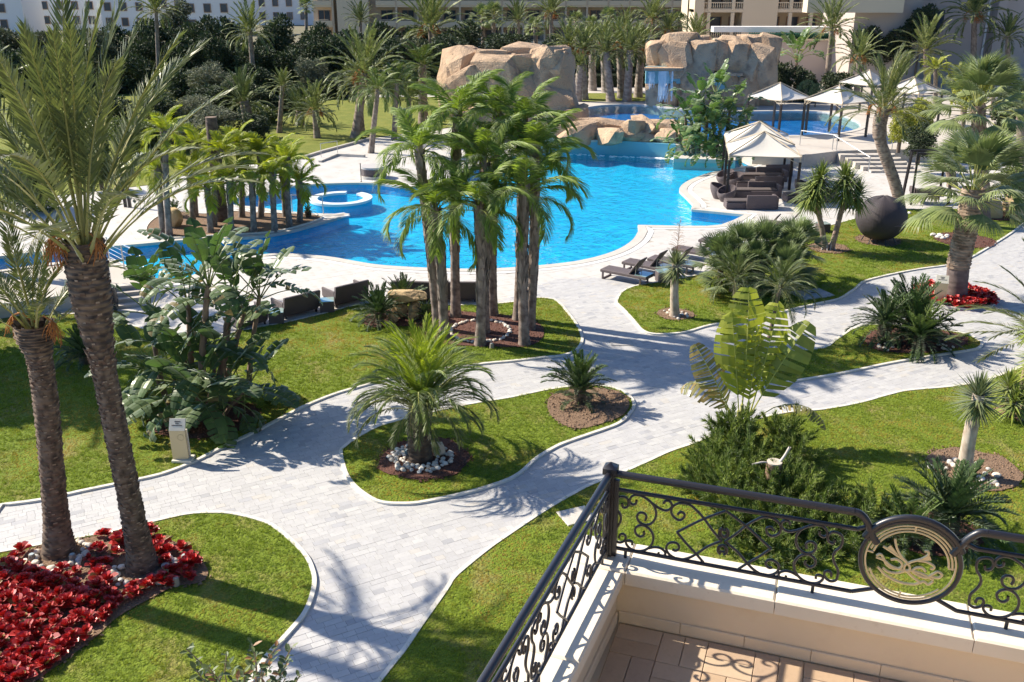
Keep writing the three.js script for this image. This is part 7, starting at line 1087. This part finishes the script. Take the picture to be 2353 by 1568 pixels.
// white pebbles, each its own
const pebG = range(5).map((i) => { const g = new THREE.IcosahedronGeometry(1, 3), p = g.attributes.position; for (let k = 0; k < p.count; k++) { const x = p.getX(k), y = p.getY(k), z = p.getZ(k), q = 1 + 0.22 * noise(x * 1.1 + i * 5, y * 1.1, z * 1.1); p.setXYZ(k, x * q, y * q * 0.62, z * q * 0.8); } g.computeVertexNormals(); return g; });
function pebble(x, z, y, s, label, group) { const m = solo('pebble', pick(pebG), pick(M.pebble), label, 'pebble', group, V(x, y, z)); m.scale.setScalar(s); m.rotation.set(rnd(-0.3, 0.3), rnd(6.28), rnd(-0.3, 0.3)); return m; }
const sideOf = (dx, dz) => Math.abs(dx) > Math.abs(dz) ? (dx < 0 ? ', on its left' : ', on its right') : (dz > 0 ? ', on the near side' : ', on the far side');
function pebRing(u, v, r0, r1, n, s, label, group, a0 = 0, a1 = 6.2832, y = 0.1) { const c = P(u, v, 0.06), put = []; let tries = 0; while (put.length < n && tries++ < n * 40) { const a = rnd(a0, a1), r = rnd(r0, r1), x = c.x + Math.cos(a) * r, z = c.z + Math.sin(a) * r, k = s * rnd(0.7, 1.25); if (put.some(([p, q, w]) => Math.hypot(p - x, q - z) < (w + k) * 0.72)) continue; put.push([x, z, k]); pebble(x, z, y, k, label + sideOf(x - c.x, z - c.z), group); } }
srand(88);
pebRing(967, 1055, 0.38, 0.78, 78, 0.072, 'white pebble in the ring around the short palm trunk', 'pebbles around the short palm');
pebRing(137, 1280, 0.4, 0.62, 28, 0.085, 'pale pebble at the foot of the shorter edge palm', 'pebbles around the shorter date palm');
pebRing(330, 1313, 0.4, 0.62, 30, 0.085, 'pale pebble at the foot of the tallest palm', 'pebbles around the tallest date palm');
{ const c = P(1104, 762, 0.06); for (let i = 0; i < 52; i++) { const a = i / 52 * 6.2832, x = c.x + Math.cos(a) * 0.98 + rnd(-0.04, 0.04), z = c.z + Math.sin(a) * 1.05 + rnd(-0.04, 0.04); pebble(x, z, 0.1, rnd(0.055, 0.085), 'white pebble in the open ring below the feather palms' + sideOf(x - c.x, z - c.z), 'pebble ring below the feather palms'); } }
pebRing(2218, 1092, 0.25, 0.75, 26, 0.08, 'pale pebble at the foot of the leaning yucca', 'pebbles around the leaning yucca');
pebRing(1553, 724, 0.2, 0.5, 12, 0.07, 'white pebble at the foot of the slim yucca', 'pebbles around the slim yucca');
pebRing(2035, 800, 0.1, 0.35, 7, 0.07, 'white pebble left below the three cycads', 'pebbles left of the cycads'); pebRing(2170, 800, 0.1, 0.35, 6, 0.08, 'white pebble right below the three cycads', 'pebbles right of the cycads');
pebRing(2165, 545, 0.05, 0.4, 8, 0.12, 'white stone on the mulch patch behind the thick trunk', 'white stones behind the thick palm'); pebRing(2065, 492, 0.3, 0.6, 8, 0.1, 'white stone at the foot of the curved palm', 'stones around the curved palm');
{ const b = P(1008, 1046, 0.06), g = thing('rock_speaker', 'pale stone shaped loudspeaker with a round grille among the pebbles', 'loudspeaker', b); part(g, 'shell', boulder(0.2, 0.2, 0.15, 5, { det: 8, cuts: 16 }), std([0.52, 0.45, 0.36], 0.85), V(0, 0.16, 0)); part(g, 'grille', new THREE.CylinderGeometry(0.085, 0.085, 0.03, 24).rotateX(1.25).translate(-0.02, 0.17, 0.125), std([0.22, 0.2, 0.18], 0.8)); }
// small garden spotlights
[[936, 1048, 'blue grey spotlight left of the short palm trunk'], [448, 978, 'small spotlight in the mulch of the large leaf clump'], [168, 1290, 'round glass topped light at the shorter edge palm'], [405, 1345, 'round glass topped light left in the red bed'], [425, 1292, 'round glass topped light right in the red bed'], [1098, 783, 'round stone light inside the pebble ring'], [1130, 800, 'second round stone light inside the pebble ring'], [75, 1290, 'round glass topped light at the left edge of the red bed']].forEach(([u, v, lab], i) => { const g = thing('garden_light', lab, 'garden light', P(u, v, 0.06)); part(g, 'body', new THREE.CylinderGeometry(0.06, 0.075, 0.16, 16).translate(0, 0.08, 0), i < 2 ? std([0.08, 0.14, 0.17], 0.4) : std([0.3, 0.26, 0.22], 0.8)); part(g, 'lens', new THREE.CylinderGeometry(0.045, 0.045, 0.012, 16).translate(0, 0.166, 0), std([0.45, 0.52, 0.52], 0.15)); });
// red rosettes
M.red = new THREE.MeshPhysicalMaterial({ vertexColors: true, roughness: 0.6, transmission: 0.16, thickness: 0, clearcoat: 0.75, clearcoatRoughness: 0.3, side: THREE.DoubleSide });
const redG = range(5).map((k) => {
  srand(600 + k); const t = new TB(), heads = 1 + (k % 3);
  for (let h = 0; h < heads; h++) { const ox = heads > 1 ? rnd(-0.1, 0.1) : 0, oz = heads > 1 ? rnd(-0.1, 0.1) : 0, n = 14;
    for (let i = 0; i < n; i++) { const q = i / n, el = (78 - 66 * q + rnd(-10, 10)) * 0.01745, az = i * 2.39996 + rnd(-0.3, 0.3), L = rnd(0.1, 0.17) * (0.7 + 0.4 * q), w = L * rnd(0.34, 0.46), d = V(Math.cos(az) * Math.cos(el), Math.sin(el), Math.sin(az) * Math.cos(el)), s = V(-Math.sin(az), 0, Math.cos(az)), u = d.clone().cross(s).multiplyScalar(-1), b = V(ox, 0.03 + (1 - q) * 0.05, oz), m = rnd() < 0.08 ? [0.24, 0.16, 0.03] : mix([0.36, 0.008, 0.01], [0.68, 0.028, 0.016], rnd());
      t.color(...m); const pt = (f, k2) => b.clone().addScaledVector(d, L * f).addScaledVector(s, w * k2).addScaledVector(u, Math.abs(k2) * w * 0.5 - f * f * L * 0.12); const prof = [0.25, 0.7, 1, 0.8, 0]; const fs = [0, 0.3, 0.65, 0.9, 1.04]; for (let j = 0; j < 4; j++) { for (const sg of [-1, 1]) t.quad(pt(fs[j], 0), pt(fs[j], sg * prof[j]), pt(fs[j + 1], sg * prof[j + 1]), pt(fs[j + 1], 0)); } }
  } return t.geo(); });
function red(x, z, s, label, group, y = 0.075) { const m = solo('red_rosette', pick(redG), M.red, label, 'plant', group, V(x, y, z)); m.rotation.y = rnd(6.28); m.scale.setScalar(s); }
{ srand(99); const trunks = [P(137, 1278, 0), P(330, 1312, 0)], put = []; let tries = 0; const inner = offset(redBed, -0.12);
  while (put.length < 190 && tries++ < 9000) { const u = rnd(-60, 480), v = rnd(1235, 1640), p = P(u, v, 0.07); if (!inside(inner, p.x, p.z) || trunks.some((t) => Math.hypot(t.x - p.x, t.z - p.z) < 0.72)) continue;
    const dense = (v - 1235) / 330 + (220 - u) / 900; if (rnd() > dense * dense * 1.6 + 0.1) continue; const s = rnd(0.9, 1.6); if (put.some((q) => Math.hypot(q[0] - p.x, q[1] - p.z) < 0.165 * s)) continue; put.push([p.x, p.z]); red(p.x, p.z, s, (s > 1.25 ? 'large' : 'small') + ' red leafed rosette ' + (v < 1300 ? 'near the path, by the two palm trunks' : u < 60 ? 'at the left picture edge of the bed' : v > 1450 ? 'in the dense lower corner of the bed' : u > 210 ? 'at the lawn edge below the tallest palm' : 'in the middle of the sandy bed'), 'red rosettes of the sandy bed'); }
  for (const [u, v] of [[345, 1250], [360, 1262], [395, 1270], [420, 1262], [440, 1290], [455, 1300], [380, 1290], [415, 1310], [430, 1325], [400, 1322], [370, 1275], [350, 1345], [380, 1345]]) { const p = P(u, v, 0.07); red(p.x, p.z, rnd(1.0, 1.35), 'red leafed rosette right of the tallest palm trunk', 'red rosettes right of the tallest palm'); }
  const c = P(2193, 683, 0.06); let n = 0; tries = 0; const put2 = []; while (n < 85 && tries++ < 4000) { const a = rnd(6.283), r = rnd(0.5, 1.28), x = c.x + Math.cos(a) * r, z = c.z + Math.sin(a) * r; if (put2.some((q) => Math.hypot(q[0] - x, q[1] - z) < 0.19)) continue; put2.push([x, z]); n++; red(x, z, rnd(1.2, 1.6), 'red leafed rosette in the round bed of the thick fan palm' + sideOf(x - c.x, z - c.z), 'red rosettes of the round bed'); } }
renderer.render(scene, camera);
